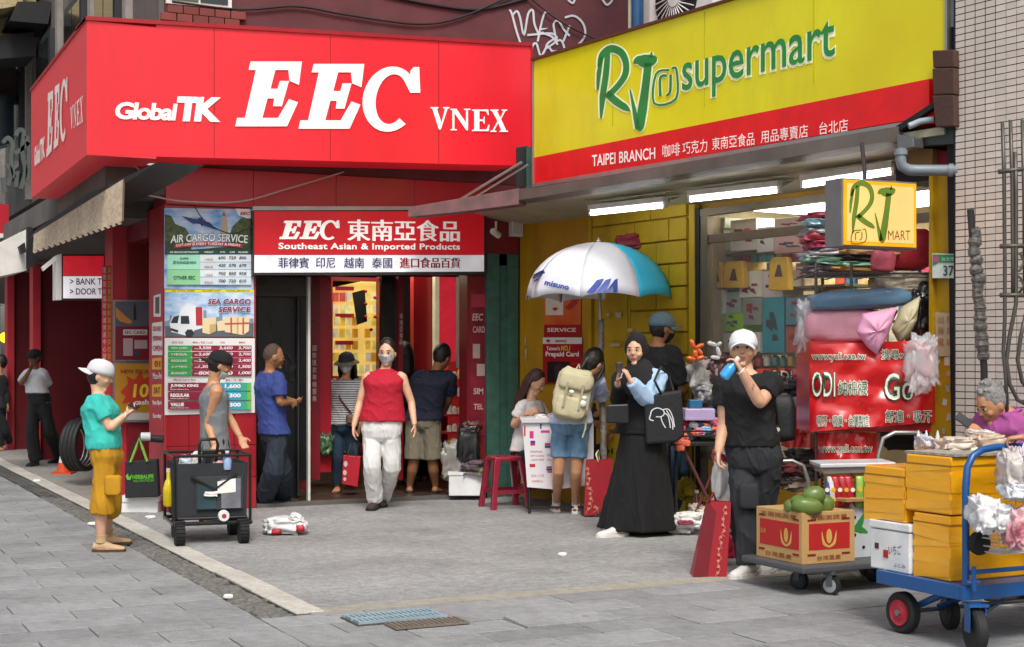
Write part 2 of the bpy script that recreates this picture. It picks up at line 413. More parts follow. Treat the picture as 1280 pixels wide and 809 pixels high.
# ------------------------------------------------------------------ corner shop building
m_mar = mat('maroon_render', '6a3438', .75, hex2='54282c', scale=2.2, bump=.25, bscale=30, dirt=.35)
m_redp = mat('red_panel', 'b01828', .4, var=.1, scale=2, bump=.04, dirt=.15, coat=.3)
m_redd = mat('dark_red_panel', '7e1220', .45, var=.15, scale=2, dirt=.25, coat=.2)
m_redt = mat('red_tile', 'a01222', .28, var=.1, scale=3, coat=.5, dirt=.12, rand=.07)
m_pink = mat('red_column_paint', 'c2303c', .45, var=.1, scale=2, dirt=.15)
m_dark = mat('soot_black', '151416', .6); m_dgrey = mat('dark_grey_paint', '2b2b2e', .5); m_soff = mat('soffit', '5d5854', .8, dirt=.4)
m_beam = mat('grey_beam', '8f8a84', .8, dirt=.45, bump=.2)
m_alu = mat('aluminium', 'a9a9a6', .35, metal=.8); m_white = mat('white_paint', 'dad8d2', .5, dirt=.1); m_steel = mat('steel', '8c8d8e', .35, metal=.8)
m_glass = mat('dark_glass', '1b2224', .08, var=.05, coat=.6)
bl = thing('shop_building', 'maroon and red corner building over the shop with the big red sign', 'building', F, (0, 0, 0))
MB(F).box(0, 4.98, 0, .3, 3.22, 12).build('upper_wall', m_mar, bl)
# fascia panels between sign and shop board
for x0, x1 in ((0, .83), (.834, 1.66), (1.664, 2.49), (2.494, 3.4)):
    MB(F).box(x0, x1, -.02, .1, 2.86, 3.215).build('fascia_panel', m_redp, bl, bevel=.003)
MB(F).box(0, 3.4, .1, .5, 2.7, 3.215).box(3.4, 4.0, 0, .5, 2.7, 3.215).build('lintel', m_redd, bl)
# corner pillar with tile courses
P0, P1 = 0.0, .865
MB(F).box(.01, P1-.01, .01, .66, 0, 2.86).build('pillar_core', m_redd, bl)
tl = MB(F); zz = [.0, .3, .605, .91]
for i in range(3):
    for j in range(4):
        x0 = P0+.005+j*.2155; MB(F).box(x0, x0+.2105, -.008, .01, zz[i]+.003, zz[i+1]-.003).build('tile', m_redt, bl, bevel=.002)
for i in range(7):
    MB(F).box(P0+.006, P1-.006, -.006, .01, .915+i*.277, .915+i*.277+.272).build('panel', m_redp, bl)
m_pside = mat('pillar_side_red', 'b22733', .45, var=.12, scale=3, dirt=.2)
MB(F).box(-.006, .01, .0, .66, 0, 2.86).build('pillar_side', m_pside, bl)
# street side: recessed display wall behind the pillar, then columns and panels receding
def fq(px, t): return F.q(px, 445, t)[0]
t1 = 1.55
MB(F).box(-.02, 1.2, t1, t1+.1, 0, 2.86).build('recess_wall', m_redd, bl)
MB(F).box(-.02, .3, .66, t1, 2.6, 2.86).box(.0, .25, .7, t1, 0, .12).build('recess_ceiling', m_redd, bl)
cols = [(2.1, .28, .26, m_pink), (4.9, .3, .4, m_pink), (7.3, .35, .45, m_pink)]
# thin pillar with vertical lettering at px 128-140, wide dark red wall px 60-128, pillar px 40-60
MB(F).box(-.16, .02, t1+.1, t1+.5, 0, 2.86).build('slim_column', m_pink, bl)
def box_px(name, pa, pb, t, dep, z0, z1, m):
    a, b = fq(pa, t), fq(pb, t); return MB(F).box(a, b, t, t+dep, z0, z1).build(name, m, bl, bevel=.004)
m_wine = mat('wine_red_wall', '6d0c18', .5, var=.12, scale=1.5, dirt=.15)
box_px('side_wall', 50, 132, 7.6, .2, 0, 2.72, m_wine)
box_px('column', 41, 51, 7.5, .3, 0, 2.72, m_pink)
box_px('side_wall', 17, 41, 10.2, .2, 0, 2.75, m_wine)
box_px('column', 9, 18, 10.1, .3, 0, 2.75, m_pink)
# street side upper storeys seen past the sign: grey frames, dark windows
m_conw = mat('weathered_concrete', '6f6a66', .85, hex2='57534f', scale=1.4, dirt=.5, bump=.2)
MB(L).box(-16, -.05, -.05, .3, 3.6, 12).build('street_wall', m_conw, bl)
MB(L).box(-26, -.0, -.55, .3, 2.95, 3.2).build('street_beam', m_conw, bl)
MB(L).box(-26, -.7, -.5, 3, 2.78, 2.95).build('arcade_soffit', m_soff, bl)
for s0 in (-1.5, -3.4, -5.6, -8.2, -11):
    f = MB(L).box(s0-1.15, s0, -.16, -.05, 4.05, 5.6).build('window', m_dgrey, bl)
    MB(L).box(s0-1.08, s0-.6, -.175, -.16, 4.15, 5.5).build('pane', m_glass, f); MB(L).box(s0-.56, s0-.07, -.175, -.16, 4.15, 5.5).build('pane', m_glass, f)
    MB(L).box(s0+.12, s0+.3, -.12, -.05, 3.65, 8).build('pilaster', m_beam, bl)
# window with brick sill above the sign
f = MB(F).box(.0, .62, -.03, .0, 4.72, 6.2).build('window', m_white, bl)
MB(F).box(.04, .3, -.04, -.03, 4.76, 6.1).build('pane', mat('green_glass', '4c5a46', .1, var=.5, scale=9), f); MB(F).box(.32, .58, -.04, -.03, 4.76, 6.1).build('pane', m_glass, f)
m_brk = mat('sill_brick', '7a3c36', .8, bump=.3, rand=.15)
for j in range(2):
    for i in range(5): MB(F).box(-.05+i*.15+j*.06, .09+i*.15+j*.06, -.05, .0, 4.56+j*.075, 4.63+j*.075).build('brick', m_brk, bl, bevel=.003)
# graffiti on the maroon wall
m_spray = mat('white_spray', 'c9c9cf', .7, var=.1); gf = MB(F)
def fpx(y): return lambda a, b: F.q(a, b, y)
G1 = [[(637, 12), (640, 18), (646, 40), (652, 58)], [(640, 20), (646, 14), (650, 22), (655, 44), (660, 18), (666, 13), (668, 30), (674, 44)], [(672, 52), (680, 18), (690, 14), (694, 22), (686, 36), (676, 40), (690, 46), (697, 56)],
      [(659, 44), (690, 42), (696, 50)], [(697, 46), (685, 54), (684, 60), (700, 50), (706, 62)], [(694, 44), (692, 30), (698, 26), (704, 36), (712, 45)], [(712, 32), (704, 52)], [(706, 22), (718, 20), (729, 30), (731, 45), (722, 57)],
      [(665, 82), (664, 62), (670, 54), (676, 70), (684, 58), (690, 64), (697, 64)], [(710, 0), (716, 4), (719, -3)], [(752, -2), (758, 6), (764, 2), (767, -6)]]
polys(gf, [stroke(g_, 2.6) for g_ in G1], fpx(-.012), -.012)
gfo = gf.build('spray_tag', m_spray, bl)
# rusty streaks / cracks as cables on wall
def cable(name, pts, r, m, label, cat='cable', group=None):
    P = [Vector(p) for p in pts]; out = []
    for i in range(len(P)-1):
        a, b = P[max(i-1, 0)], P[i]; c, d = P[i+1], P[min(i+2, len(P)-1)]
        for k in range(6):
            t = k/6; out.append(.5*((2*b)+(c-a)*t+(2*a-5*b+4*c-d)*t*t+(3*b-a-3*c+d)*t**3))
    out.append(P[-1]); bb = MB(); bb.tube(out, r, 6); return solo(bb, name, m, label, cat, group=group, smooth=True)
m_cab = mat('black_cable', '1c1a1a', .6); m_cabw = mat('pale_cable', 'a9a294', .6)
def fw(px, py, t): x, z = F.q(px, py, t); return F.M @ Vector((x, t, z))
cable('wall_cable', [fw(a, b, -.03) for a, b in ((215, 2), (300, 12), (370, 8), (430, 18), (520, 30), (575, 22), (640, -6))], .011, m_cab, 'thin black cable sagging across the maroon wall above the big red sign', group='cables on the maroon wall')
cable('wall_cable', [fw(a, b, -.02) for a, b in ((480, -6), (540, 6), (600, 12), (660, -2))], .014, m_cab, 'thicker black cable looping along the top edge of the maroon wall', group='cables on the maroon wall')
cable('wall_cable', [fw(a, b, -.04) for a, b in ((660, -5), (675, 8), (705, 30), (750, 52))], .008, m_cab, 'black cable running diagonally over the graffiti to the yellow sign', group='cables on the maroon wall')
# beige tiled building and dark block further down the street
m_beige = mat('beige_tiles', 'b5a37c', .7, bump=.2, scale=1); m_bk = mat('far_dark_wall', '3a2c2e', .8)
def brick_tex(m, c1, c2, cm, sc, off=.5, w_=.5, h_=.25):
    n = m.node_tree.nodes; l = m.node_tree.links; b = n['Principled BSDF']; t = n.new('ShaderNodeTexBrick'); tc = n.new('ShaderNodeTexCoord'); mp = n.new('ShaderNodeMapping')
    mp.inputs['Rotation'].default_value = (PI/2, 0, 0); l.new(tc.outputs['Object'], mp.inputs[0]); l.new(mp.outputs[0], t.inputs[0])
    for i, c in ((1, c1), (2, c2), (3, cm)): t.inputs[i].default_value = lin(c)+[1]
    t.inputs['Scale'].default_value = sc; t.inputs['Brick Width'].default_value = w_; t.inputs['Row Height'].default_value = h_; t.inputs['Mortar Size'].default_value = .012; t.offset = off
    l.new(t.outputs[0], b.inputs['Base Color'])
brick_tex(m_beige, 'b9a780', 'ab9970', '8a7b5c', 4)
bb = thing('tiled_building', 'beige tiled building with stepped dark balconies at the far left above the street', 'building', F, (fq(0, 8), 8, 0))
a, z = F.q(44, 0, 7.0); a0, z0 = F.q(44, 46, 7.0); z1 = F.q(0, 62, 7)[1]
def wpoly(pts, t, dep): return MB(F).slab([F.q(px, py, t) for px, py in pts], t, t+dep)
wpoly([(-60, -60), (45, -60), (45, 40), (-60, 66)], 7, 1.5).build('upper_wall', m_beige, bb)
wpoly([(-60, -60), (34, -60), (28, 6), (-60, 22)], 6.3, .7).build('upper_wall', m_beige, bb)
wpoly([(12, 26), (22, 2), (66, 2), (60, 30)], 6.2, .9).build('balcony', m_dark, bb)
wpoly([(-60, 50), (42, 40), (44, 70), (-60, 78)], 6.6, .8).build('balcony', m_dark, bb)
wpoly([(-60, 72), (20, 72), (20, 124), (-60, 124)], 8.6, .5).build('wall', m_bk, bb)
wpoly([(-60, 118), (17, 118), (17, 178), (-60, 200)], 8.4, .5).build('window', mat('blue_dark_glass', '12242f', .15), bb)
fb_ = thing('street_block', 'distant grey street block closing the arcade street at the far left', 'building', W0, (-4, 48, 0)); m_fbw = mat('far_block', '77736c', .8, dirt=.4)
MB().box(-16, 6, 48, 56, 0, 18).build('wall', m_fbw, fb_); MB().box(-16, 6, 47, 48, 3, 3.6).build('canopy', m_beam, fb_)
w0_ = None
for j in range(4):
    for i in range(9):
        if w0_ is None: w0_ = MB().box(-15, -13.6, 47.9, 48, 4.6, 6.4).build('window', m_glass, fb_)
        else: piece(w0_, fb_, Matrix.Translation((i*2.3, 0, j*3)))
for i in range(6): MB().box(-15+i*3.4, -12+i*3.4, 47.9, 48, .1, 2.9).build('shutter', mat('far_shutter', '5d6468', .5, metal=.3), fb_)
yl = thing('hanging_lamp', 'small glowing yellow lamp far down the arcade at the left edge', 'lamp', C, (C.q(9, 445, 26)[0], 26, 1.6)); b = MB(); c_ = ray(8, 422, 26); b.ell(tuple(c_), .12, .12, .1, 12, 8); b.build('globe', mat('lamp_yellow', 'f0c020', .5, emit=2.0), yl, smooth=True); MB().tube([c_, c_+Vector((0, 0, 1.2))], .01, 6).build('cord', m_dark, yl)
# 3d calligraphy sign on street side
cs = thing('calligraphy_sign', 'dark grey metal calligraphy letters fixed on the street facade left of the red sign', 'sign', F, (fq(20, 6), 6, 3.3))
b = MB(F); 
for st in ([(4, 178), (10, 172), (16, 180), (14, 200), (18, 222)], [(8, 205), (14, 215), (10, 232)], [(20, 170), (24, 162), (30, 166), (28, 190), (32, 214), (26, 236)], [(18, 192), (28, 186), (36, 178)], [(4, 222), (6, 240)], [(22, 214), (20, 234)], [(33, 170), (36, 190), (34, 226)]):
    b.slab([F.q(*p, 6.0) for p in stroke(st, 5)], 6.0, 6.08)
b.build('letters', mat('grey_letter_metal', '5d6462', .4, metal=.4), cs)
sg = thing('fascia_sign', 'small red shop fascia at the far left edge under the calligraphy letters', 'sign', F, (fq(5, 7), 7, 3))
wpoly([(-40, 250), (11, 256), (11, 293), (-40, 296)], 7, .2).build('panel', m_redp, sg)
wpoly([(-40, 292), (8, 292), (8, 297), (-40, 299)], 6.98, .2).build('rim', m_white, sg)
# pale beam box by the awning with a lamp
bx = thing('beam_box', 'pale boxed beam end with a small black lamp left of the fringed awning', 'beam', F, (fq(20, 4.5), 4.5, 2.6))
wpoly([(-30, 318), (34, 286), (34, 338), (-30, 352)], 4.5, 1.2).build('casing', m_white, bx)
wpoly([(34, 284), (47, 284), (47, 330), (34, 336)], 4.4, .5).build('end_cap', m_dark, bx)
wpoly([(24, 308), (31, 303), (33, 315), (27, 318)], 4.3, .15).build('lamp', m_dark, bx)
# fringed awning over the arcade opening
aw = thing('fringed_awning', 'beige pleated fringed awning hanging from a black roller box below the red sign', 'awning', L, (-1.4, -.5, 2.6))
def lwp(px, py, t): x, z = L.q(px, py, t); return (x, z)
ta = -.58
s0 = L.q(47, 300, ta)[0]; s1 = L.q(160, 240, ta)[0]
MB(L).at(0, 0, 0).slab([L.q(40, 298, ta), L.q(168, 224, ta), L.q(200, 203, ta), L.q(112, 243, ta), L.q(46, 288, ta)], ta-.02, ta+.35).build('roller_box', m_dark, aw)
b = MB(L); ns = 96; pr = []
for i in range(ns+1):
    u = i/ns; px = 47+u*113; top = 293-u*69; botm = 316-u*38+2.2*math.sin(i*2.1)*(1 if i % 2 else -1)
    x, zt = L.q(px, top, ta); zb = L.q(px, botm, ta)[1]; yy = ta-.03+(.012 if i % 2 else -.012)
    pr.append(((x, yy, zt), (x, yy-.01, zb)))
vs = [p for q in pr for p in q]; b.add(vs, [(2*i, 2*i+1, 2*i+3, 2*i+2) for i in range(ns)])
b.build('fringe', mat('beige_cloth', 'bfae98', .8, dirt=.25, bump=.2, hex2='9d8c78', scale=30), aw, smooth=False)
# small lightbox with bank / door lettering
bk = thing('arcade_lightbox', 'red and white lightbox on a white bracket in the arcade reading BANK and DOOR', 'sign', F, (fq(100, 2.6), 2.6, 1.9))
tb = 2.6; wpoly([(77, 318), (131, 318), (131, 375), (77, 375)], tb, .2).build('box', m_dgrey, bk)
m_lred = mat('lit_red', 'd02030', .4, emit=.35); m_lwhite = mat('lit_white', 'e8e4ea', .4, emit=.35)
wpoly([(79, 320), (130, 320), (130, 345), (79, 345)], tb-.01, .01).build('red_panel', m_lred, bk)
wpoly([(79, 345.5), (130, 345.5), (130, 373), (79, 373)], tb-.01, .01).build('white_panel', m_lwhite, bk)
b = MB(F)
for tx, y_ in (('> BANK T', 356), ('> DOOR T', 368.5)): text(b, tx, F.q(87, y_, tb), F.q(127, y_, tb), F.q(87, y_-8, tb)[1]-F.q(87, y_, tb)[1], tb-.016, bold=.012)
b.build('lettering', mat('ink_purple', '302436', .6), bk)
wpoly([(70, 320), (77, 318), (77, 375), (70, 375)], tb-.02, .22).build('bracket', m_white, bk)
b = MB(F); p = [F.q(a, b_, tb) for a, b_ in ((52, 334), (71, 319), (77, 317), (77, 322), (71, 325), (54, 339))]; b.slab(p, tb-.01, tb+.06); b.build('bracket_arm', m_white, bk)

# ------------------------------------------------------------------ big red sign box
m_sred = mat('sign_red_lit', 'd81c2a', .35, var=.09, scale=1.2, emit=.18, coat=.2, stretch=(1, 1, .35), dirt=.14); m_sred2 = mat('sign_red_side', 'd2343c', .4, var=.06, emit=.12)
m_srim = mat('sign_rim_red', 'a00f1c', .45); m_letw = mat('letter_white', 'ece8e4', .45, emit=.28)
sx0, sx1, sy = -.82, 3.50, -.6
zb = lambda x: 3.195+.033*(x-sx0); zt = lambda x: 4.36+.040*(x-sx0)
es = thing('shop_sign', 'huge red box sign with white EEC and VNEX lettering wrapping the building corner', 'sign', F, (0, -.3, 3.2))
MB(F).slab([(sx0+.004, zb(sx0)), (sx1-.16, zb(sx1)), (sx1-.16, zb(sx1)+.14), (sx1, zb(sx1)+.14), (sx1, zt(sx1)), (sx0+.004, zt(sx0))], sy, sy+.5).build('front_panel', m_sred, es)
MB(F).slab([(sx0-.012, zt(sx0)), (sx1+.01, zt(sx1)), (sx1+.01, zt(sx1)+.035), (sx0-.012, zt(sx0)+.035)], sy-.02, sy+.5).slab([(sx1, zb(sx1)+.14), (sx1+.015, zb(sx1)+.14), (sx1+.015, zt(sx1)), (sx1, zt(sx1))], sy-.01, sy+.5).build('rim', m_srim, es)
for s_ in (.3, 1.4, 2.5): MB(F).box(s_-.003, s_+.003, sy-.004, sy, zb(s_)+.01, zt(s_)-.01).build('seam', m_srim, es)
# street side face
ts = sx0; sA = .6; sB = L.q(39, 180, ts)[0]
b = MB(L); b.slab([(sB, L.q(39, 248, ts)[1]), (sA-.001, zb(sx0)), (sA-.002, zt(sx0)), (sB, L.q(39, 115, ts)[1])], ts, ts+.6); b.build('side_panel', m_sred2, es)
MB(L).slab([(sB, L.q(39, 115, ts)[1]), (sA, zt(sx0)), (sA, zt(sx0)+.035), (sB, L.q(39, 115, ts)[1]+.035)], ts-.012, ts+.6).build('rim', m_srim, es)
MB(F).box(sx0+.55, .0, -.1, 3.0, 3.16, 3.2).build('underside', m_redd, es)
# slab serif italics traced as outlines (EEC), letter-local unit box
E_ = [(0, 0), (.80, 0), (.97, .37), (.83, .42), (.66, .13), (.42, .13), (.50, .43), (.60, .43), (.585, .31), (.72, .31), (.83, .70), (.69, .70), (.655, .58), (.545, .58), (.62, .87), (.82, .87), (.84, .70), (.985, .64), (1.03, 1.0), (.24, 1.0), (.205, .87), (.32, .87), (.15, .13), (.03, .13)]
def E_poly(x0, x1, y0, y1, sk=0): return [(x0+a*(x1-x0), y1-b*(y1-y0)) for a, b in E_]
def C_poly(x0, x1, y0, y1):
    cx, cy = (x0+x1)/2-.02*(x1-x0), (y0+y1)/2; rx, ry = (x1-x0)*.5, (y1-y0)*.5; o = []; i_ = []; sk = .10
    for k in range(25):
        a = math.radians(48+k*(262-0)/24)
        o.append((cx+rx*math.cos(a)*.98+sk*rx*math.sin(a), cy-ry*math.sin(a)*1.02))
        i_.append((cx+rx*.05+rx*.56*math.cos(a)+sk*rx*math.sin(a), cy-ry*.78*math.sin(a)))
    top = [(x1+.02*(x1-x0), y0+(y1-y0)*.40), (x1-.16*(x1-x0), y0+(y1-y0)*.40)]
    tip = [(x1+.0*(x1-x0), y0+.0*(y1-y0)), (x1-.10*(x1-x0), y0+.0*(y1-y0)), (x1-.16*(x1-x0), y0+.06*(y1-y0))]
    return [tip[0], tip[1], tip[2]]+o+[(o[-1][0]*.3+i_[-1][0]*.7, o[-1][1]*.3+i_[-1][1]*.7)]+i_[::-1]+[top[1], top[0]]
def eecs(b, q, y, r1, r2, r3):
    polys(b, [E_poly(*r1), E_poly(*r2), C_poly(*r3)], q, y)
b = MB(F); fy = sy-.012; q = fpx(fy)
eecs(b, q, fy, (294, 375, 77, 158), (373, 453, 80, 161), (454, 524, 84, 164))
b.build('lettering', m_letw, es)
b = MB(F); qa = lambda x, y_: F.q(x, y_, fy)
h_ = qa(144, 126)[1]-qa(144, 149)[1]
text(b, 'Global', qa(144, 149), qa(222, 151), h_*.95, fy, bold=.035, shear=.12, space=.9)
h2 = qa(222, 121)[1]-qa(222, 152)[1]; text(b, 'TK', qa(221, 151.5), qa(276, 152.5), h2, fy, bold=.055, shear=.12, space=.8)
b.build('lettering', m_letw, es)
# VNEX with serifs
VN = dict(V=[(0, 1), (.42, 1), (.42, .95), (.34, .93), (.58, .3), (.76, .93), (.66, .95), (.66, 1), (1, 1), (1, .95), (.9, .93), (.54, 0), (.44, 0), (.1, .93), (0, .95)],
    N=[(0, 1), (.3, 1), (.78, .36), (.78, .94), (.68, .95), (.68, 1), (1, 1), (1, .95), (.88, .94), (.88, 0), (.8, 0), (.2, .8), (.2, .06), (.32, .05), (.32, 0), (0, 0), (0, .05), (.1, .06), (.1, .93), (0, .95)],
    E=[(0, 0), (.95, 0), (1, .3), (.94, .3), (.82, .08), (.42, .07), (.42, .46), (.62, .46), (.68, .33), (.72, .33), (.72, .68), (.68, .68), (.62, .54), (.42, .54), (.42, .93), (.8, .92), (.9, .74), (.95, .74), (.93, 1), (0, 1), (0, .95), (.13, .93), (.13, .07), (0, .05)],
    X=[(0, 1), (.46, 1), (.46, .95), (.38, .93), (.56, .64), (.74, .92), (.64, .95), (.64, 1), (.95, 1), (.95, .95), (.85, .93), (.61, .57), (.9, .07), (1, .05), (1, 0), (.53, 0), (.53, .05), (.62, .07), (.44, .4), (.22, .07), (.34, .05), (.34, 0), (0, 0), (0, .05), (.12, .07), (.4, .48), (.1, .93), (0, .95)])
b = MB(F)
for ch, (x0, x1, y0, y1) in dict(V=(538, 562, 134, 162), N=(563, 588, 136, 163), E=(590, 612, 137, 164), X=(613, 635, 137, 165)).items():
    polys(b, [[(x0+a*(x1-x0), y1-c*(y1-y0)) for a, c in VN[ch]]], q, fy)
b.build('lettering', m_letw, es)
b = MB(L); ly = ts-.012; lq = lambda a, c: L.q(a, c, ly)
def side(x0, x1, ta_, tb_, ba, bb_):   # map unit box to the slanted side face
    return lambda u, v: lq(x0+u*(x1-x0), (ba+(bb_-ba)*u)*(1-v)+(ta_+(tb_-ta_)*u)*v)
for r in ((58, 66, 118, 113, 197, 187), (67, 74, 110, 104, 187, 180)):
    s_ = side(*r); polys(b, [E_], s_, ly)
s_ = side(75, 84, 103, 96, 180, 172); cp = [(x, 1-y_) for x, y_ in C_poly(0, 1, 0, 1)]; polys(b, [cp], s_, ly)
for i, ch in enumerate('VNEX'): s_ = side(88+i*4, 91.4+i*4, 135-i*4, 131-i*4, 163-i*2.6, 160-i*2.6); polys(b, [VN[ch]], s_, ly)
for tx, r in (('Global', (43, 50, 184, 178, 209, 203)), ('TK', (50, 56, 175, 170, 203, 196))):
    s_ = side(*r); vs, fs = glyphs(tx, .05); b.add([(s_(u, v)[0], ly, s_(u, v)[1]) for u, v in vs], fs)
b.build('lettering', mat('letter_side_white', 'd8cfca', .5, emit=.1), es)

# ------------------------------------------------------------------ shop board over the door
sb = thing('door_sign', 'red and white lightbox sign over the doorway with EEC and Chinese characters', 'sign', F, (2.06, -.1, 2.25))
ty = -.10; tq = lambda a, c: F.q(a, c, ty)
def fpoly(pts, y0, dep): return MB(F).slab([F.q(px, py, y0) for px, py in pts], y0, y0+dep)
fpoly([(316, 260), (608, 260), (608, 343), (316, 344)], ty, .2).build('box', m_dgrey, sb)
fpoly([(318, 264), (605, 264.5), (605, 318.5), (318, 318.5)], ty-.006, .02).build('red_panel', mat('board_red', 'b5121f', .4, var=.15, scale=1.2, emit=.35), sb)
fpoly([(318, 319), (605, 319), (605, 339.5), (318, 341)], ty-.006, .02).build('white_panel', mat('board_white', 'dcdce0', .4, emit=.3), sb)
fpoly([(316, 258), (610, 258), (610, 262.5), (316, 263)], ty-.02, .2).build('rim', m_alu, sb)
b = MB(F); yy = ty-.012; q = fpx(yy)
eecs(b, q, yy, (349, 376, 276, 299), (374, 401, 276, 299), (400, 424, 275.5, 300))
text(b, '東南亞食品', F.q(435, 301, yy), F.q(574, 302, yy), F.q(435, 274, yy)[1]-F.q(435, 301, yy)[1], yy, bold=.012)
text(b, 'Southeast Asian & Imported Products', F.q(348, 314, yy), F.q(575, 314.5, yy), F.q(348, 303.5, yy)[1]-F.q(348, 314, yy)[1], yy, bold=.025, space=1.05)
b.build('lettering', m_letw, sb)
b = MB(F)
for tx, x0, x1 in (('菲律賓', 348, 386), ('印尼', 395, 419), ('越南', 430, 455), ('泰國', 465, 490)): text(b, tx, F.q(x0, 335, yy), F.q(x1, 335, yy), F.q(x0, 322, yy)[1]-F.q(x0, 335, yy)[1], yy, bold=.02)
b.build('blue_lettering', mat('print_blue', '1c2468', .5), sb)
b = MB(F); text(b, '進口食品百貨', F.q(500, 335, yy), F.q(575, 335, yy), F.q(500, 322, yy)[1]-F.q(500, 335, yy)[1], yy, bold=.02)
b.build('red_lettering', mat('print_red', 'a01424', .5), sb)
# loose pale cable below the big sign
cable('loose_cable', [fw(a, b, -.14) for a, b in ((160, 200), (184, 222), (196, 234), (172, 228), (170, 240), (195, 246), (232, 252), (300, 252), (360, 236), (430, 215))], .008, m_cabw, 'pale loose cable drooping under the corner of the big red sign', group=None)
cable('loose_cable', [fw(a, b, -.1) for a, b in ((243, 258), (258, 278), (290, 292), (322, 280))], .005, m_cab, 'thin dark wire hanging over the top of the air cargo poster')
# ------------------------------------------------------------------ posters on the corner pillar
yp = -.022
def pq(y): return lambda a, b: F.q(a, b, y)
class Print:
    """flat print on a board: layers 1 mm apart"""
    def __init__(s, fr, y, parent): s.fr = fr; s.y = y; s.p = parent; s.l = 0
    def q(s, a, b): return s.fr.q(a, b, s.y-s.l*.0012)
    def shp(s, hexc, *shapes, m=None, name='print'):
        s.l += 1; b = MB(s.fr); polys(b, [list(x) for x in shapes], s.q, s.y-s.l*.0012)
        return b.build(name, m or mat('ink_'+hexc, hexc, .45, var=.04), s.p)
    def rects(s, hexc, *rs_, m=None): return s.shp(hexc, *[[(a, b), (c, b), (c, d), (a, d)] for a, b, c, d in rs_], m=m)
    def txt(s, hexc, *ts, m=None, name='lettering'):
        """ts: (string, x0, x1, ytop, ybottom[, shear, bold, slope])"""
        s.l += 1; b = MB(s.fr); yy = s.y-s.l*.0012
        for t in ts:
            st, x0, x1, yt, yb = t[:5]; sh = t[5] if len(t) > 5 else 0; bo = t[6] if len(t) > 6 else .02; sl_ = t[7] if len(t) > 7 else 0
            p0 = s.fr.q(x0, yb, yy); p1 = s.fr.q(x1, yb+sl_, yy); h0 = s.fr.q(x0, yt, yy)[1]-p0[1]; h1 = s.fr.q(x1, yt+sl_, yy)[1]-p1[1]
            text(b, st, p0, p1, (h0, h1), yy, bold=bo, shear=sh)
        return b.build(name, m or mat('ink_'+hexc, hexc, .45, var=.04), s.p)
    def board(s, pts, dep=.012, m=None, name='sheet'):
        return MB(s.fr).slab([s.fr.q(a, b, s.y) for a, b in pts], s.y, s.y+dep).build(name, m, s.p)
def sky_print(name, c1, c2, sc):
    return mat(name, c1, .35, hex2=c2, scale=sc, stretch=(1, 1, 2.2))
m_pw = mat('poster_white', 'e4e4e2', .4, var=.02); m_psky = sky_print('poster_sky', '3f8fd8', 'd8e6f2', 5); m_psky2 = sky_print('poster_sky_pale', '5fa2da', 'e6eef6', 6)
po = thing('air_cargo_poster', 'blue sky poster on the corner pillar reading AIR CARGO SERVICE above a price table', 'poster', F, (.43, yp, 2.1))
P = Print(F, yp, po); P.board([(205.5, 260), (317, 262), (317, 362), (205.5, 361)], m=m_psky)
P.shp('5a6b3a', [(206, 268), (214, 270), (219, 280), (232, 285), (238, 296), (240, 318), (206, 318)], [(290, 284), (300, 274), (316, 264), (316, 318), (294, 318), (286, 300)], m=mat('print_foliage', '5d6e3e', .5, hex2='2d3a22', scale=30))
P.shp('2f3d2a', [(206, 300), (225, 306), (240, 312), (316, 306), (316, 318), (206, 318)])
P.shp('b9a38c', [(276, 292), (276.5, 276), (280, 266), (284, 276), (285, 292)]); P.shp('b0584a', [(277.5, 270), (280, 264), (282.5, 270)])
P.shp('2b3f7a', [(227, 270), (249, 275), (262, 278), (272, 288), (250, 280), (240, 279)], [(247, 273), (252, 272), (256, 280), (252, 283)], [(240, 278), (243, 279), (242, 281)], [(252, 281), (254, 282), (252, 283)])
P.shp('e8e8ea', [(294, 261), (316.5, 261.5), (316.5, 273), (308, 273), (298, 269)]); P.txt('c01828', ('EEC', 300, 313, 265, 269, .2, .05))
def arc(s, txt_, x0, x1, yt, yb, hexc, bulge, grow=0, bold=.02):
    s.l += 1; b = MB(s.fr); yy = s.y-s.l*.0012; vs, fs = glyphs(txt_, bold, .12); o = []
    for u, v in vs:
        px = x0-grow+(x1-x0+2*grow)*u; py = (yb+grow)+(yt-yb-2*grow)*v+bulge*((2*u-1)**2); x, z = s.fr.q(px, py, yy); o.append((x, yy, z))
    b.add(o, fs); b.build('lettering', mat('ink_'+hexc, hexc, .45, var=.04), s.p)
arc(P, 'AIR CARGO SERVICE', 213, 310, 292, 302, '1d5a50', 2.2, .7, .045); arc(P, 'AIR CARGO SERVICE', 213, 310, 292, 302, 'eef4f0', 2.2, 0, .015)
P.shp('b81c2c', [(218, 306), (240, 303.5), (262, 302.5), (285, 303.5), (303, 306), (303, 310), (285, 307.8), (262, 307), (240, 308), (218, 310.5)])
arc(P, 'CUT-OFF IS EVERY TUESDAY & FRIDAY', 220, 301, 303.2, 306.4, 'f0e8e6', 2, 0, .02)
P.rects('1c4a40', (207, 313, 316, 318)); P.txt('dfe8e4', ('AIR SERVICE DESTINATION', 212, 248, 314.2, 316.4), ('WEIGHT', 255, 267, 314.2, 316.4), ('JNL', 275, 282, 314.2, 316.4), ('CAR', 287, 294, 314.2, 316.4), ('ISLAND', 298, 310, 314.2, 316.4))
P.rects('9fe0c4', (209, 318.5, 250, 337)); P.rects('8fd09a', (209, 337.5, 250, 356)); P.rects('dfeaf0', (250, 318.5, 314, 327.5), (250, 337.5, 314, 346)); P.rects('cfdfe8', (250, 328, 314, 337), (250, 346.5, 314, 356))
P.txt('1d4a4a', ('SUPER', 225, 236, 322, 324.5), ('ZHONGSHAN', 216, 245, 326.5, 330), ('OTHER EEC', 217, 244, 345, 349.5))
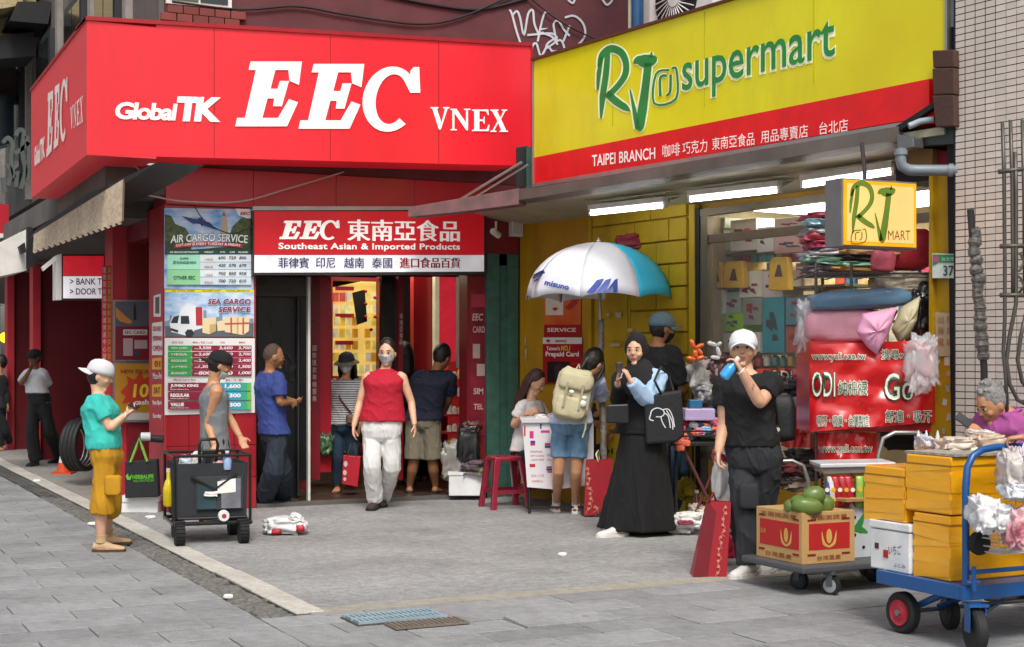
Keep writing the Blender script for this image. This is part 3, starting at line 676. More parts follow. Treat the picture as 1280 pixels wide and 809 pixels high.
rowsn = [('600', '720', '800'), ('420', '570', '670'), ('750', '850', '950'), ('700', '720', '810')]
for i, rr in enumerate(rowsn):
    y0 = 320.5+i*9.4+(.6 if i > 1 else 0); P.txt('3a4450', *[(t, 273+j*13, 282+j*13, y0, y0+3.8, .15, .02) for j, t in enumerate(rr)]); P.txt('b04a4a', ('1 KILO' if i % 2 == 0 else 'KILO', 256, 266, y0+2.6, y0+5))
po2 = thing('sea_cargo_poster', 'poster with a white truck and parcels reading SEA CARGO SERVICE, mid pillar', 'poster', F, (.43, yp, 1.6))
P = Print(F, yp, po2); P.board([(206, 362), (317.5, 363), (317.5, 421), (206, 421)], m=m_psky2)
P.rects('e0d820', (206.3, 362, 317.2, 365.5)); P.txt('6a5a20', ('02 5794-4488', 215, 243, 362.8, 364.6), ('02-2587-2797', 253, 276, 362.8, 364.6), ('THE MAIL SERVICE CO', 282, 312, 362.8, 364.6))
P.shp('7f93a8', [(206.3, 402), (212, 400), (212, 394), (215, 394), (215, 401), (250, 400), (252, 388), (258, 388), (258, 398), (274, 396), (274, 392), (278, 392), (278, 400), (317, 398), (317, 421), (206.3, 421)]); P.shp('5c646e', [(206.3, 408), (317, 404), (317, 421), (206.3, 421)])
P.shp('e9edf0', [(212, 404), (216, 396), (224, 393), (228, 384), (244, 382), (246, 384), (254, 384), (254, 410), (243, 413), (240, 418), (234, 420), (214, 415)])
P.shp('29323a', [(213, 404), (217, 396), (224, 394), (222, 404)], [(226, 395), (236, 395), (237, 405), (226, 405)], [(231, 416), (234, 412), (240, 412), (243, 417), (239, 421), (233, 421)], [(213, 410), (223, 413), (222, 416), (213, 413)])
P.shp('b8303c', [(244.5, 384), (253, 384), (253, 407), (245, 407)]); P.shp('e6d3a8', [(253, 398), (270, 396), (270, 414), (262, 418), (253, 416)], [(271, 402), (281, 400), (282, 413), (272, 414)], [(281, 397), (296, 396), (312, 396), (311, 414), (304, 419), (281, 415)])
P.shp('c9a86c', [(262, 406), (270, 405), (270, 414), (262, 418)], [(296, 397), (298, 397), (298, 418), (296, 418)]); P.shp('c44a48', [(281, 404), (312, 403), (312, 405), (281, 406)], [(288, 397), (290, 397), (290, 417), (288, 417)], [(303, 397), (305, 397), (305, 418), (303, 418)])
P.txt('f0f0f0', ('SEA CARGO', 260, 313.5, 373.2, 381, .15, .05), ('SERVICE', 273, 313.5, 383.2, 390.6, .15, .05)); P.txt('8c1c34', ('SEA CARGO', 260, 313.5, 373.6, 380.6, .15, .03), ('SERVICE', 273, 313.5, 383.6, 390.2, .15, .03))
po3 = thing('price_poster', 'white price list poster with green and dark red rows at the bottom of the pillar', 'poster', F, (.43, yp, .92))
P = Print(F, yp, po3); P.board([(206, 422.5), (318.5, 423), (318.5, 516), (206, 519)], m=m_pw)
P.txt('a04048', ('BOX SIZE', 215, 229, 427, 429.5), ('MNL / RIZ / LUZ', 241, 266, 427, 429.5), ('VIS', 275, 281, 427, 429.5), ('MIN', 299, 306, 427, 429.5))
for i, (lb_, a, b, c) in enumerate([('MEGA JUMBO', '3,500', '3,600', '3,700'), ('MEGA', '2,600', '2,700', '2,700'), ('REGULAR', '2,300', '2,400', '2,400'), ('JUMBO', '1,300', '1,400', '1,500'), ('BUDGET', '800', '900', '1,000')]):
    y0 = 432+i*7.8
    P.rects('8c1836', (240, y0, 314.5, y0+6.8)); P.shp('35a04c', [(210, y0), (241, y0), (239, y0+6.8), (210, y0+6.8)])
    P.txt('ead9dc', (lb_, 214, 234, y0+2, y0+4.6), (a, 248, 264, y0+1, y0+5.4, .1, .03), (b, 274, 291, y0+1, y0+5.4, .1, .03), (c, 298, 313.5, y0+1, y0+5.4, .1, .03), ('NT$', 243, 247, y0+3, y0+5))
P.txt('a04048', ('Manila Cargo Box', 217, 245, 473.5, 476.5), ('MNL / VIS / MIN', 282, 304, 473.5, 476.5))
for i, (a, b) in enumerate([('JUMBO KING', '1,600'), ('REGULAR', '1,300'), ('VALUE', '1,300')]):
    y0 = 478.5+i*11.6
    P.rects('8c1836', (210, y0, 270, y0+10)); P.shp('2f9cb8', [(268, y0), (301, y0), (301, y0+10), (268, y0+10)]); P.rects('3aa68a', (301, y0, 314, y0+10)); P.rects('6fb84a', (309, y0, 314, y0+10))
    P.txt('f2ecec', (a, 213, 213+(35 if i == 0 else 24 if i == 1 else 17), y0+1.8, y0+6.4, 0, .05), (b, 281, 301, y0+1.8, y0+7.6, 0, .04), ('Manila delivery box', 213, 236, y0+7.6, y0+9.2))
# narrow notices on the pillar's street side
def lside(u0, u1, y): return None
po4 = thing('side_notice', 'narrow red and yellow opening hours notice on the street side of the pillar', 'notice', L, (-.3, -.03, 1.2))
tl_ = -.012
LP = Print(L, tl_, po4); LP.board([(188.5, 363), (203.5, 356), (203.5, 540), (188.5, 532)], m=mat('notice_red', 'b02432', .45))
LP.shp('e6e0dc', [(190, 404), (203, 402), (203, 444), (190, 444)], [(192, 370), (201, 367), (201, 396), (192, 396)]); LP.shp('e0a820', [(190, 448), (202, 447), (202, 462), (190, 462)], [(190, 481), (202, 480), (202, 496), (190, 496)])
LP.shp('55504e', [(194, 372), (199, 371), (199, 392), (194, 392)])
LP.txt('c03040', ('DELIVERY', 191, 202, 408, 414), ('營業時間', 191, 202, 420, 426), ('OPEN', 191, 202, 432, 439)); LP.txt('f0e8e0', ('Mon-Fri', 191, 202, 466, 474), ('9am-8pm', 190.5, 202, 500, 508), ('Sunday', 191, 202, 517, 524)); LP.txt('8c1020', ('01', 193, 200, 451, 459), ('SAT', 192, 200, 484, 492))
# display posters in the recess behind
po5 = thing('recess_poster', 'dark framed poster with a tower skyline in the recess behind the pillar', 'poster', F, (.1, 1.5, 1.4))
tr = t1-.05; P = Print(F, tr, po5); P.board([(142, 375), (187.5, 375), (187.5, 452), (142, 452)], .05, m_alu)
P.rects('5a5a66', (144, 377, 187, 408)); P.rects('7a1826', (144, 408, 187, 450)); P.shp('c8863c', [(145, 384), (158, 396), (166, 402), (162, 405), (150, 402), (145, 396)]); P.shp('22232e', [(167, 400), (167, 386), (168.5, 378), (170, 386), (170.5, 400)])
P.rects('d8d4d0', (154, 412, 184, 419)); P.rects('b89a9c', (154, 423, 166, 445), (168, 425, 184, 436)); P.txt('8c2430', ('EEC CARD', 156, 182, 413.5, 417.5)); P.rects('40404a', (168, 438, 175, 445))
po6 = thing('recess_poster', 'yellow framed poster with a red burst reading 10 cash in the recess behind the pillar', 'poster', F, (.1, 1.5, .9))
P = Print(F, tr, po6); P.board([(142, 453), (187.5, 453), (187.5, 528), (142, 528)], .05, m_alu)
P.rects('b98520', (144, 455, 187, 520)); P.rects('c4c0ba', (144, 516, 187, 525)); P.shp('c03a20', [(150, 490), (160, 480), (158, 470), (168, 475), (176, 464), (180, 474), (187, 470), (187, 505), (178, 503), (170, 512), (163, 503), (152, 505), (157, 496)])
P.txt('8c1a1c', ('NEW EECA', 151, 186, 462, 467)); P.txt('f0d040', ('10', 166, 186, 480, 497, .1, .03)); P.txt('f0e8e0', ('cash', 168, 186, 499.5, 506, 0, .04))
po7 = thing('vertical_banner', 'narrow red column banner with vertical yellow and white Chinese characters', 'banner', F, (-.1, 1.6, 1.0))
P = Print(F, t1+.08, po7); P.board([(127.5, 332), (139.5, 332), (139.5, 560), (127.5, 560)], .015, m_pink)
P.txt('d8c8c4', *[(c, 128.6, 132.6, 334+i*9, 341+i*9) for i, c in enumerate('匯款服務國際快遞貨運中心營業')]); P.txt('d8a828', *[(c, 134.5, 139, 334+i*9, 341+i*9) for i, c in enumerate('東南亞食品飲料雜貨百貨批發零售')])

# ------------------------------------------------------------------ doorway and shop interior
m_floor = mat('brown_floor', '5a463a', .3, hex2='45352d', scale=3, dirt=.3, coat=.3)
it = bl
MB(F).box(.865, 4.5, .02, 6, -.1, .012).build('shop_floor', m_floor, it)
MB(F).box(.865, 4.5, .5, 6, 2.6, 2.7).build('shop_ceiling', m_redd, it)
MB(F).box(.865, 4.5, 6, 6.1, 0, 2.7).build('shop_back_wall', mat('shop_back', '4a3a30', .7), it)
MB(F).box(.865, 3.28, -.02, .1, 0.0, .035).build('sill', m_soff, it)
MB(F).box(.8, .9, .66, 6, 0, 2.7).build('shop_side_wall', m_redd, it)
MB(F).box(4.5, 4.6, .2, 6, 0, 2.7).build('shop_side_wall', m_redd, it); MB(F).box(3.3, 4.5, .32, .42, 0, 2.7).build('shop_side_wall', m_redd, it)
def fbox(name, pa, ya, pb, yb_, t, dep, m, parent=it, bevel=0):
    a, z1_ = F.q(pa, ya, t); b_, z0_ = F.q(pb, yb_, t); return MB(F).box(a, b_, t, t+dep, max(z0_, .012), z1_).build(name, m, parent, bevel=bevel)
# glass door leaf with header board
fbox('header_board', 320, 346, 384, 371, .5, .05, mat('header_grey', '45413f', .6, var=.1))
P = Print(F, .49, it); P.txt('35302e', ('I CARD', 319, 334, 349, 356), ('/ SSS / PHILHEALTH', 316, 367, 361, 367))
m_gdk = mat('smoked_glass', '0f1213', .35, var=.3, scale=5); fbox('glass_door', 322, 372, 372, 640, .52, .02, m_gdk)
b = MB(F)
for i in range(26):
    rr = random.Random(i); px = 326+rr.random()*46; py = 395+rr.random()*90; x, z = F.q(px, py, .515); a = rr.uniform(.2, 2.9); l_ = rr.uniform(.06, .2)
    polys(b, [stroke([(x, z), (x+l_*.5*math.cos(a), z+l_*.5*math.sin(a)+.03), (x+l_*math.cos(a), z+l_*math.sin(a))], [.005, .03, .004])], lambda u, v: (u, v), .512-.0004*i)
b.build('painted_leaf_reflection', mat('painted_leaf_reflection', '0e1413', .5), it)  # leafy reflections in the door glass, painted as dark strokes
fbox('door_post', 372, 372, 374, 620, .45, .05, m_dgrey); fbox('door_pane', 374.5, 372, 384, 600, .5, .02, m_gdk); fbox('door_post', 385, 346, 388, 632, .3, .05, m_white)
fbox('wall_low', 368, 545, 388, 612, .6, .3, m_redt); fbox('step_block', 385, 566, 412, 590, 1.9, .3, m_white)
fbox('shop_panel', 389, 346, 400, 600, .9, .1, m_redd); fbox('shop_panel', 400, 346, 414, 590, 1.0, .1, m_redp)
P = Print(F, .885, it); P.txt('d0bcb8', *[(c, 390.5, 395.5, 432+i*9, 439+i*9) for i, c in enumerate('國際匯款專線服務')])
# lit display window
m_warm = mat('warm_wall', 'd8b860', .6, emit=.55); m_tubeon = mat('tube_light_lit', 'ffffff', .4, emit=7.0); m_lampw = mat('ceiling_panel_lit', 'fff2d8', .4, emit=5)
ds = thing('display_case', 'brightly lit yellow display of hanging packets seen through the shop doorway', 'display', F, (1.7, 2.0, 0))
tw = 2.1
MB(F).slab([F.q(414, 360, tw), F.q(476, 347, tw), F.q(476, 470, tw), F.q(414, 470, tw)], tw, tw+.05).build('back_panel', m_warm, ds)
fbox('frame', 410, 350, 416, 560, tw-.15, .1, m_redp, ds); fbox('frame', 474, 346, 480, 560, tw-.15, .1, m_redd, ds); fbox('frame', 414, 346, 476, 352, tw-.15, .1, m_redd, ds)
rr = random.Random(5)
for j in range(7):
    for i in range(7):
        if i == 4 and 1 < j < 6: continue
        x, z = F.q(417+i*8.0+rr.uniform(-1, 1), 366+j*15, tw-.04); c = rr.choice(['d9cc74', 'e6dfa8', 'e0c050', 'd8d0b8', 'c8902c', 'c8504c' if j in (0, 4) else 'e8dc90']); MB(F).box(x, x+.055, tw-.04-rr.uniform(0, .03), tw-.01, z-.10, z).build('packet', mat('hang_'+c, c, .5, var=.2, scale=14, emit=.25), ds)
for j in range(3): x, z = F.q(419, 358+j*34, tw-.05); MB(F).box(x, x+.22, tw-.06, tw-.05, z-.045, z).build('label_strip', mat('print_red2', 'b02030', .5, emit=.1), ds)
MB(F).slab([F.q(441, 366, tw-.3), F.q(456, 362, tw-.3), F.q(459, 402, tw-.3), F.q(447, 406, tw-.3)], tw-.3, tw-.28).build('hanging_card', m_dark, ds)
for j in range(5):
    for i in range(6):
        tt = 2.3; px = 416+i*11+rr.uniform(-1, 1); py = 478+j*22; c = rr.choice(['c8a060', 'a83c34', 'd8d0b8', '5a7850', '885030', 'b89030']); a, z1_ = F.q(px, py-rr.uniform(9, 16), tt); b_, z0_ = F.q(px+9, py, tt)
        if z0_ > .02: solo(MB(F).box(a, b_, tt, tt+.15, z0_, z1_), 'shop_goods', mat('sg_'+c, c, .5, var=.3, scale=20), 'packet on the low shelves below the lit yellow display', 'packet', group='packets below the lit display', bevel=.003)
for (px, py) in [(457, 364), (457, 380), (457, 396), (469, 372), (469, 396), (464, 412)]:
    x, z = F.q(px, py, tw-.3); b = MB(F); b.ell((x, tw-.3, z), .022, .022, .02, 8, 6); solo(b, 'red_lantern', mat('lantern_red', 'c01c20', .5), 'small round red ornament hanging in the lit yellow window', 'ornament', group='red ornaments in the lit window', smooth=True)
# inner door, dark passage, red panels and bright shelf at the right
fbox('inner_door', 477, 346, 500, 600, 1.0, .05, m_glass); fbox('shop_panel', 498, 346, 504, 600, .9, .1, m_redd)
P = Print(F, .89, it); P.txt('c8c0bc', *[(c, 499.5, 503.5, 392+i*8, 398.5+i*8) for i, c in enumerate('東南亞食品')])
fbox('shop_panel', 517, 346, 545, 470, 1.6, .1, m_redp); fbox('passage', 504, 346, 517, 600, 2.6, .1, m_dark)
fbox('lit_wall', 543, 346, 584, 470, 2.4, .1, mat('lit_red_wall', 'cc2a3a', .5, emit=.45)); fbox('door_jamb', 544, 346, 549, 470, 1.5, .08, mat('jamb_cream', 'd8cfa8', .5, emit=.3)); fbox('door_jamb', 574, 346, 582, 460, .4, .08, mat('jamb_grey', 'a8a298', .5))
fbox('low_wall', 504, 470, 586, 610, 2.5, .1, m_redd)
pz = thing('wall_poster', 'dark red poster with pale lettering on the wall between the doorway and the green post', 'poster', F, (3.15, -.02, .5))
MB(F).box(F.q(584, 400, 0)[0], 3.28, .0, .2, 0, 2.3).build('door_side_wall', m_redd, it)
P = Print(F, -.01, pz); P.board([(587, 363), (608, 362), (608, 545), (587, 545)], .008, mat('poster_wine', '7c2030', .4, var=.4, scale=5))
P.rects('a83440', (589, 368, 607, 384)); P.rects('b8a098', (591, 430, 600, 448), (596, 455, 606, 470)); P.txt('c8a8a0', ('EEC', 590, 604, 392, 401, .2, .03), ('CARD', 591, 606, 408, 416), ('SIM', 592, 604, 485, 493), ('TEL', 592, 604, 505, 512))
ls = thing('goods_shelf', 'narrow brightly lit shelf rack of jars and packets beside the doorway jamb', 'shelf', F, (3.0, 1.2, 0))
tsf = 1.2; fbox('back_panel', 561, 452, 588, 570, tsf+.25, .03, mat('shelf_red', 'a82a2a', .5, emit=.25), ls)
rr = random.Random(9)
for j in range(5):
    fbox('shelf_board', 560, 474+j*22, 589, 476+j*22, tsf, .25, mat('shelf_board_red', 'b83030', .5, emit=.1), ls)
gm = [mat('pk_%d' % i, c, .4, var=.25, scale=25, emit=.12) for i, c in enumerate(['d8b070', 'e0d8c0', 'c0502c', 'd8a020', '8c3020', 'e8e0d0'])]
for j in range(5):
    for i in range(4):
        x, z = F.q(562+i*6.6, 474+j*22, tsf+.05); b = MB(F); h = rr.uniform(.07, .12); b.lathe([(.024, 0), (.026, .01), (.026, h*.8), (.018, h*.9), (.018, h)], 9)
        b2 = MB(F); b2.at(x, tsf+.06, z).lathe([(.024, 0), (.026, .01), (.026, h*.8), (.018, h*.9), (.018, h)], 9)
        solo(b2, 'food_jar', gm[rr.randrange(6)], 'small jar or packet standing on the lit shelf rack by the doorway', 'jar', group='jars on the lit shelf rack', smooth=True)
for (x0, x1, y0, y1) in ((1.3, 2.2, 2.9, 4.6), (2.3, 3.1, 1.3, 2.2)):
    lp = thing('ceiling_lamp', 'lit ceiling panel inside the shop %s' % ('above the yellow display' if x0 < 2 else 'above the jar shelf by the door'), 'lamp', F, (x0, y0, 2.55)); MB(F).box(x0, x1, y0, y1, 2.57, 2.6).build('diffuser', m_lampw, lp); MB(F).box(x0-.03, x1+.03, y0-.03, y1+.03, 2.585, 2.602).build('frame', m_white, lp)
# green post, camera and junction box
gp = thing('green_post', 'worn dark green steel post between the red wall and the yellow wall', 'post', F, (3.45, -.05, 0))
m_green = mat('worn_green', '3c6a5e', .6, hex2='2f5549', scale=9, dirt=.45, bump=.3, bscale=20)
def wq(fr, px, t): return fr.q(px, 445, t)[0]
gx0, gx1 = wq(F, 609, -.06), wq(F, 648, -.06)
MB(F).box(gx0, gx0+.14, -.06, .1, 0, 2.5).build('flange', m_green, gp, bevel=.004); MB(F).box(gx0+.14, gx1-.12, -.03, .1, 0, 2.5).build('web', m_green, gp); MB(F).box(gx1-.12, gx1, -.06, .1, 0, 2.5).build('flange', m_green, gp, bevel=.004)
MB(F).box(gx0-.04, gx1+.05, -.03, .3, 2.38, 3.2).build('header', m_redd, gp)
cc = thing('security_camera', 'white bullet security camera under the canopy above the green post', 'camera', F, (wq(F, 620, -.25), -.25, 2.6))
cp_ = ray(620, 292, 14.6); 
b = MB(Matrix.Translation(cp_) @ Matrix.Rotation(-YAW+2.7, 4, 'Z') @ Matrix.Rotation(.25, 4, 'X')); b.cyl((0, -.06, 0), (0, .07, 0), .032, 14).cyl((0, .07, 0), (0, .085, 0), .026, 14); b.build('body', m_white, cc, smooth='auto'); MB(Matrix.Translation(cp_)).tube([(0, 0, .03), (0, 0, .12)], .012).build('mount', m_white, cc)
jb = thing('junction_box', 'small white junction box high beside the security camera', 'box', F, (wq(F, 647, -.1), -.1, 2.7)); MB(F).slab([F.q(640, 276, -.12), F.q(654, 277, -.12), F.q(654, 296, -.12), F.q(640, 295, -.12)], -.12, -.04).build('body', m_white, jb, bevel=.004); MB(F).slab([F.q(642, 279, -.125), F.q(652, 280, -.125), F.q(652, 293, -.125), F.q(642, 292, -.125)], -.125, -.12).build('cover', mat('box_cover', 'c8c4bc', .5), jb)
# ------------------------------------------------------------------ supermarket building (frame R)
m_yel = mat('old_yellow_paint', 'c8a60c', .6, hex2='b08e0a', scale=2.5, dirt=.3, bump=.15, bscale=30)
m_yel2 = mat('ochre_yellow_paint', 'c0900f', .6, hex2='a87c0c', scale=2.0, dirt=.3, bump=.1)
m_frame = mat('bronze_frame', '6d6452', .4, metal=.4, dirt=.2)
rb = thing('shop_building', 'yellow painted building over the supermarket with a wide shop window', 'building', R, (1.5, .8, 0))
TW = .8
def rq(px, t=TW): return R.q(px, 445, t)[0]
def rbox(name, pa, pb, t, dep, z0, z1, m, parent=rb, bevel=0): return MB(R).box(rq(pa, t), rq(pb, t), t, t+dep, z0, z1).build(name, m, parent, bevel=bevel)
rbox('wall', 640, 864, TW+.02, .2, 0, 2.95, m_yel)
rbox('flat_panel', 652, 737, TW, .03, 0, 2.86, m_yel2)
rbox('panel_strip', 650, 655, TW-.02, .03, 0, 2.86, m_yel2); rbox('panel_strip', 735, 739, TW-.015, .03, 0, 2.86, m_yel)
rbox('door_leaf', 745, 788, TW-.0, .03, 0, 2.3, m_yel, bevel=.004)
for j in range(3): rbox('door_panel', 749, 784, TW-.012, .02, .15+j*.72, .75+j*.72, m_yel, bevel=.006)
for j in range(14):
    z0 = .02+j*.205
    cuts = [790, 822, 860] if j % 2 else [790, 838, 860]
    if z0 > 2.35: cuts = [742, 778, 815, 860] if j % 2 else [742, 795, 838, 860]
    for a, b_ in zip(cuts[:-1], cuts[1:]):
        MB(R).box(rq(a)+.006, rq(b_)-.006, TW-.02, TW+.02, z0+.008, z0+.197).build('block', m_yel, rb, bevel=.005)
rbox('trim', 861, 868, TW-.03, .06, 0, 2.78, m_yel); 
m_din = mat('store_wall', 'a89a78', .8, var=.2); 
# inside the store
MB(R).box(rq(866), 4.75, TW+1.9, TW+2.0, 0, 3).build('store_back_wall', m_din, rb); MB(R).box(rq(866)-.5, 4.9, TW+.1, TW+2, -.05, .02).build('store_floor', m_floor, rb)
MB(R).box(rq(866)-.12, rq(866)-.02, TW+.1, TW+2, 0, 3).build('store_side_wall', m_din, rb)
# shop window frame and glass
rbox('window_frame', 868, 874, TW-.02, .08, 0, 2.74, m_dark); rbox('window_frame', 874, 884, TW-.01, .07, 0, 2.72, m_frame)
z_t = R.q(872, 271, TW)[1]
MB(R).box(rq(868), 4.6, TW-.015, TW+.06, z_t-.0, z_t+.06).build('window_frame', m_frame, rb); MB(R).box(rq(874), 4.6, TW-.0, TW+.05, z_t-.2-.04, z_t-.2+.03).build('transom', m_frame, rb)
MB(R).box(rq(872), 4.6, TW-.01, TW+.05, .55, .62).build('window_frame', m_frame, rb); MB(R).box(rq(872), 4.6, TW-.0, TW+.06, 0, .55).build('window_base', m_yel2, rb)
m_gl = mat('shop_glass', 'ffffff', .02, var=0, alpha=.03)
MB(R).box(rq(884), rq(1012), TW+.02, TW+.026, .62, z_t).build('window_glass', m_gl, rb)
MB(R).box(-1.9, 4.9, TW+.05, TW+.3, z_t+.06, 3.1).build('lintel', m_yel2, rb)
# canopy: ceiling, gutter edge
m_ceil = mat('canopy_ceiling', 'b5b098', .6, hex2='a39d84', scale=2, dirt=.3); m_gut = mat('gutter_metal', '7a736c', .45, metal=.3, hex2='66605a', scale=3, dirt=.3, bump=.1)
cn = thing('canopy', 'long grey metal canopy with gutter running below the yellow supermarket sign', 'canopy', R, (2.2, 0, 2.8))
MB(R).add([(-1.9, -.02, 2.94), (4.8, -.02, 2.90), (4.8, TW+.1, z_t+.09), (-1.9, TW+.1, z_t+.12), (-1.9, -.02, 2.99), (4.8, -.02, 2.95), (4.8, TW+.1, z_t+.15), (-1.9, TW+.1, z_t+.18)],
          [(0, 1, 2, 3), (4, 5, 6, 7), (0, 1, 5, 4), (1, 2, 6, 5), (2, 3, 7, 6), (3, 0, 4, 7)]).build('ceiling', m_ceil, cn)
def gut(s0, s1, nm):
    MB(R).add([(s, y, z) for s in (s0, s1) for y, z in ((-.16, 2.885), (-.02, 2.865), (-.02, 3.0), (-.16, 2.975), (-.13, 2.985))], [(0, 1, 2, 3), (5, 6, 7, 8), (0, 5, 6, 1), (1, 6, 7, 2), (2, 7, 8, 3), (3, 8, 5, 0)]).build(nm, m_gut, cn)
for a in ((-.05, 1.5), (1.502, 3.1), (3.102, 4.45)): gut(a[0], a[1], 'gutter')
# left return of the gutter in front of the corner shop's board
m_gut2 = mat('rusty_red_gutter', '83595a', .6, hex2='5f4a48', scale=5, dirt=.35)
pA = ray(515, 268, 14.3); pB = (R.M @ Vector((-.05, -.1, 2.93)))
b = MB(); d = (pB-pA).normalized(); n_v = Vector((-d.y, d.x, 0))
hh = .065; b.loft([[p+n_v*.06+Vector((0, 0, hh)), p-n_v*.06+Vector((0, 0, hh)), p-n_v*.08+Vector((0, 0, -hh*h2_)), p+n_v*.08+Vector((0, 0, -hh*h2_))] for p, h2_ in ((pA, .55), (pA*.5+pB*.5, 1.05), (pB, 1.35))]); b.build('gutter_return', m_gut2, cn, bevel=.006)
pC = ray(515, 262, 14.32); wv = [pA, pB, R.M @ Vector((-.05, TW, 2.9)), ray(560, 268, 15.1)]
b = MB(); b.add([p+Vector((0, 0, .03)) for p in wv]+[p+Vector((0, 0, .06)) for p in wv], [(0, 1, 2, 3), (4, 5, 6, 7), (0, 1, 5, 4), (1, 2, 6, 5), (2, 3, 7, 6), (3, 0, 4, 7)]); b.build('ceiling', m_ceil, cn)
b = MB(); b.tube([ray(566, 255, 14.4), ray(652, 203, 13.9)], .013).tube([ray(578, 256, 14.4), ray(660, 206, 13.9)], .01); b.build('stay_rod', m_alu, cn)
br = thing('sign_bracket', 'dark steel bracket block wedged between the red and yellow signs', 'bracket', R, (-.1, .1, 3.05))
MB().add([ray(645, 184, 14.3), ray(660, 182, 14.3), ray(662, 232, 14.3), ray(645, 238, 14.3), ray(645, 184, 14.5), ray(660, 182, 14.5), ray(662, 232, 14.5), ray(645, 238, 14.5)], [(0, 1, 2, 3), (4, 5, 6, 7), (0, 1, 5, 4), (1, 2, 6, 5), (2, 3, 7, 6), (3, 0, 4, 7)]).build('block', m_dark, br, bevel=.01)
MB().add([ray(658, 184, 14.1), ray(668, 182, 14.1), ray(668, 236, 14.1), ray(658, 236, 14.1), ray(658, 184, 14.3), ray(668, 182, 14.3), ray(668, 236, 14.3), ray(658, 236, 14.3)], [(0, 1, 2, 3), (4, 5, 6, 7), (0, 1, 5, 4), (1, 2, 6, 5), (2, 3, 7, 6), (3, 0, 4, 7)]).build('plate', m_green, br)
# fluorescent tubes under the canopy
for i, (px0, py0, px1, py1, lb) in enumerate([(738, 267, 832, 257, 'lit fluorescent batten leftmost under the canopy'), (862, 250, 975, 238, 'lit fluorescent batten in the middle under the canopy'), (1003, 232, 1118, 215, 'lit fluorescent batten rightmost under the canopy')]):
    tt = .3; s0 = rq(px0, tt); s1 = rq(px1, tt); z0 = R.q(px0, py0, tt)[1]; z1 = R.q(px1, py1, tt)[1]
    lp = thing('tube_lamp', lb, 'lamp', R, ((s0+s1)/2, tt, 2.8))
    b = MB(R); b.tube([(s0+.02, tt, z0), (s1-.02, tt, z1)], .019, 10); b.build('tube', m_tubeon, lp, smooth=True)
    b = MB(R); b.slab([(s0, z0+.03), (s1, z1+.03), (s1, z1+.075), (s0, z0+.075)], tt-.03, tt+.03).box(s0-.01, s0+.02, tt-.015, tt+.015, z0-.02, z0+.05).box(s1-.02, s1+.01, tt-.015, tt+.015, z1-.02, z1+.05); b.build('housing', m_white, lp)
    MB(R).add([(s0+.03, tt+.04, z0+.03), (s1-.03, tt+.04, z1+.03), (s1-.03, tt+.2, z1+.09), (s0+.03, tt+.2, z0+.09), (s0+.03, tt+.04, z0+.034), (s1-.03, tt+.04, z1+.034), (s1-.03, tt+.2, z1+.094), (s0+.03, tt+.2, z0+.094)], [(0, 1, 2, 3), (4, 5, 6, 7), (0, 1, 5, 4), (1, 2, 6, 5), (2, 3, 7, 6), (3, 0, 4, 7)]).build('reflector', m_white, lp)
# ---- yellow supermarket sign
m_sy = mat('sign_yellow_lit', 'd2cc00', .35, hex2='c4b400', scale=.9, emit=.16, coat=.2, dirt=.12); m_sr = mat('sign_red_band', 'd01014', .4, emit=.12)
m_sgr = mat('logo_green', '23803a', .5, emit=.08); m_sout = mat('logo_outline', 'eef0c8', .5, emit=.12)
ys = thing('shop_sign', 'long yellow and red supermarket sign box with green brush lettering above the canopy', 'sign', R, (2.3, -.1, 3.0))
sr0, sr1 = 0.0, 4.80
zbn = R.q(668, 197, 0)[1]; zbr = R.q(1165, 98, 0)[1]; zb0 = 3.045; zb1 = R.q(1165, 145, 0)[1]
MB(R).slab([(sr0, zbn), (sr1, zbr), (sr1, 4.2), (sr0, 4.18)], 0, .3).build('yellow_panel', m_sy, ys)
MB(R).slab([(sr0, zb0), (4.66, zb1), (4.66, zbr-.001), (sr0, zbn-.001)], -.002, .3).build('red_band', m_sr, ys)
MB(R).slab([(sr0-.02, zb0-.035), (4.5, zb1-.05), (4.5, zb1-.01), (sr0-.02, zb0)], -.015, .3).slab([(sr0-.02, zb0), (sr0, zb0), (sr0, 4.18), (sr0-.02, 4.18)], -.015, .3).slab([(sr1, 3.4), (sr1+.02, 3.4), (sr1+.02, 4.2), (sr1, 4.2)], -.015, .3).build('rim', m_alu, ys)
MB(R).slab([(sr0-.02, 4.18), (sr1+.02, 4.2), (sr1+.02, 4.215), (sr0-.02, 4.205)], -.03, .33).build('rim', mat('rim_brown', '5d2f24', .6), ys)
def rpx(y): return lambda a, b: R.q(a, b, y)
def z3(pts): return [(640+.3213*a, .3214*b) for a, b in pts]
for s_ in (1.2, 2.4, 3.6): MB(R).box(s_-.003, s_+.003, -.004, .0, 3.42, 4.17).build('seam', mat('seam_yellow', 'bcb600', .5), ys)
LOGO = [([(350, 222), (338, 285), (333, 350)], [12, 18, 8]), ([(372, 205), (365, 290), (352, 380), (346, 462)], [20, 24, 24, 6]),
        ([(338, 260), (350, 215), (385, 190), (425, 205), (443, 245), (440, 290), (415, 330), (372, 375)], [12, 24, 30, 28, 24, 24, 22, 22]),
        ([(368, 362), (405, 395), (440, 418), (458, 432)], [28, 30, 26, 6]),
        ([(474, 246), (490, 236), (515, 238), (545, 232), (560, 220)], [8, 34, 52, 42, 12]), ([(543, 202), (541, 225)], [4, 16]),
        ([(530, 245), (519, 340), (508, 420), (497, 490), (490, 508)], [30, 30, 36, 34, 16]), ([(459, 348), (470, 400), (482, 460), (490, 500)], [4, 12, 20, 24])]
RJ = [([(612, 273), (560, 288), (553, 402), (638, 384), (640, 272), (622, 267)], 9), ([(577, 374), (577, 303), (602, 294)], 11), ([(617, 290), (615, 355), (601, 372)], 10)]
y1 = -.006; b = MB(R)
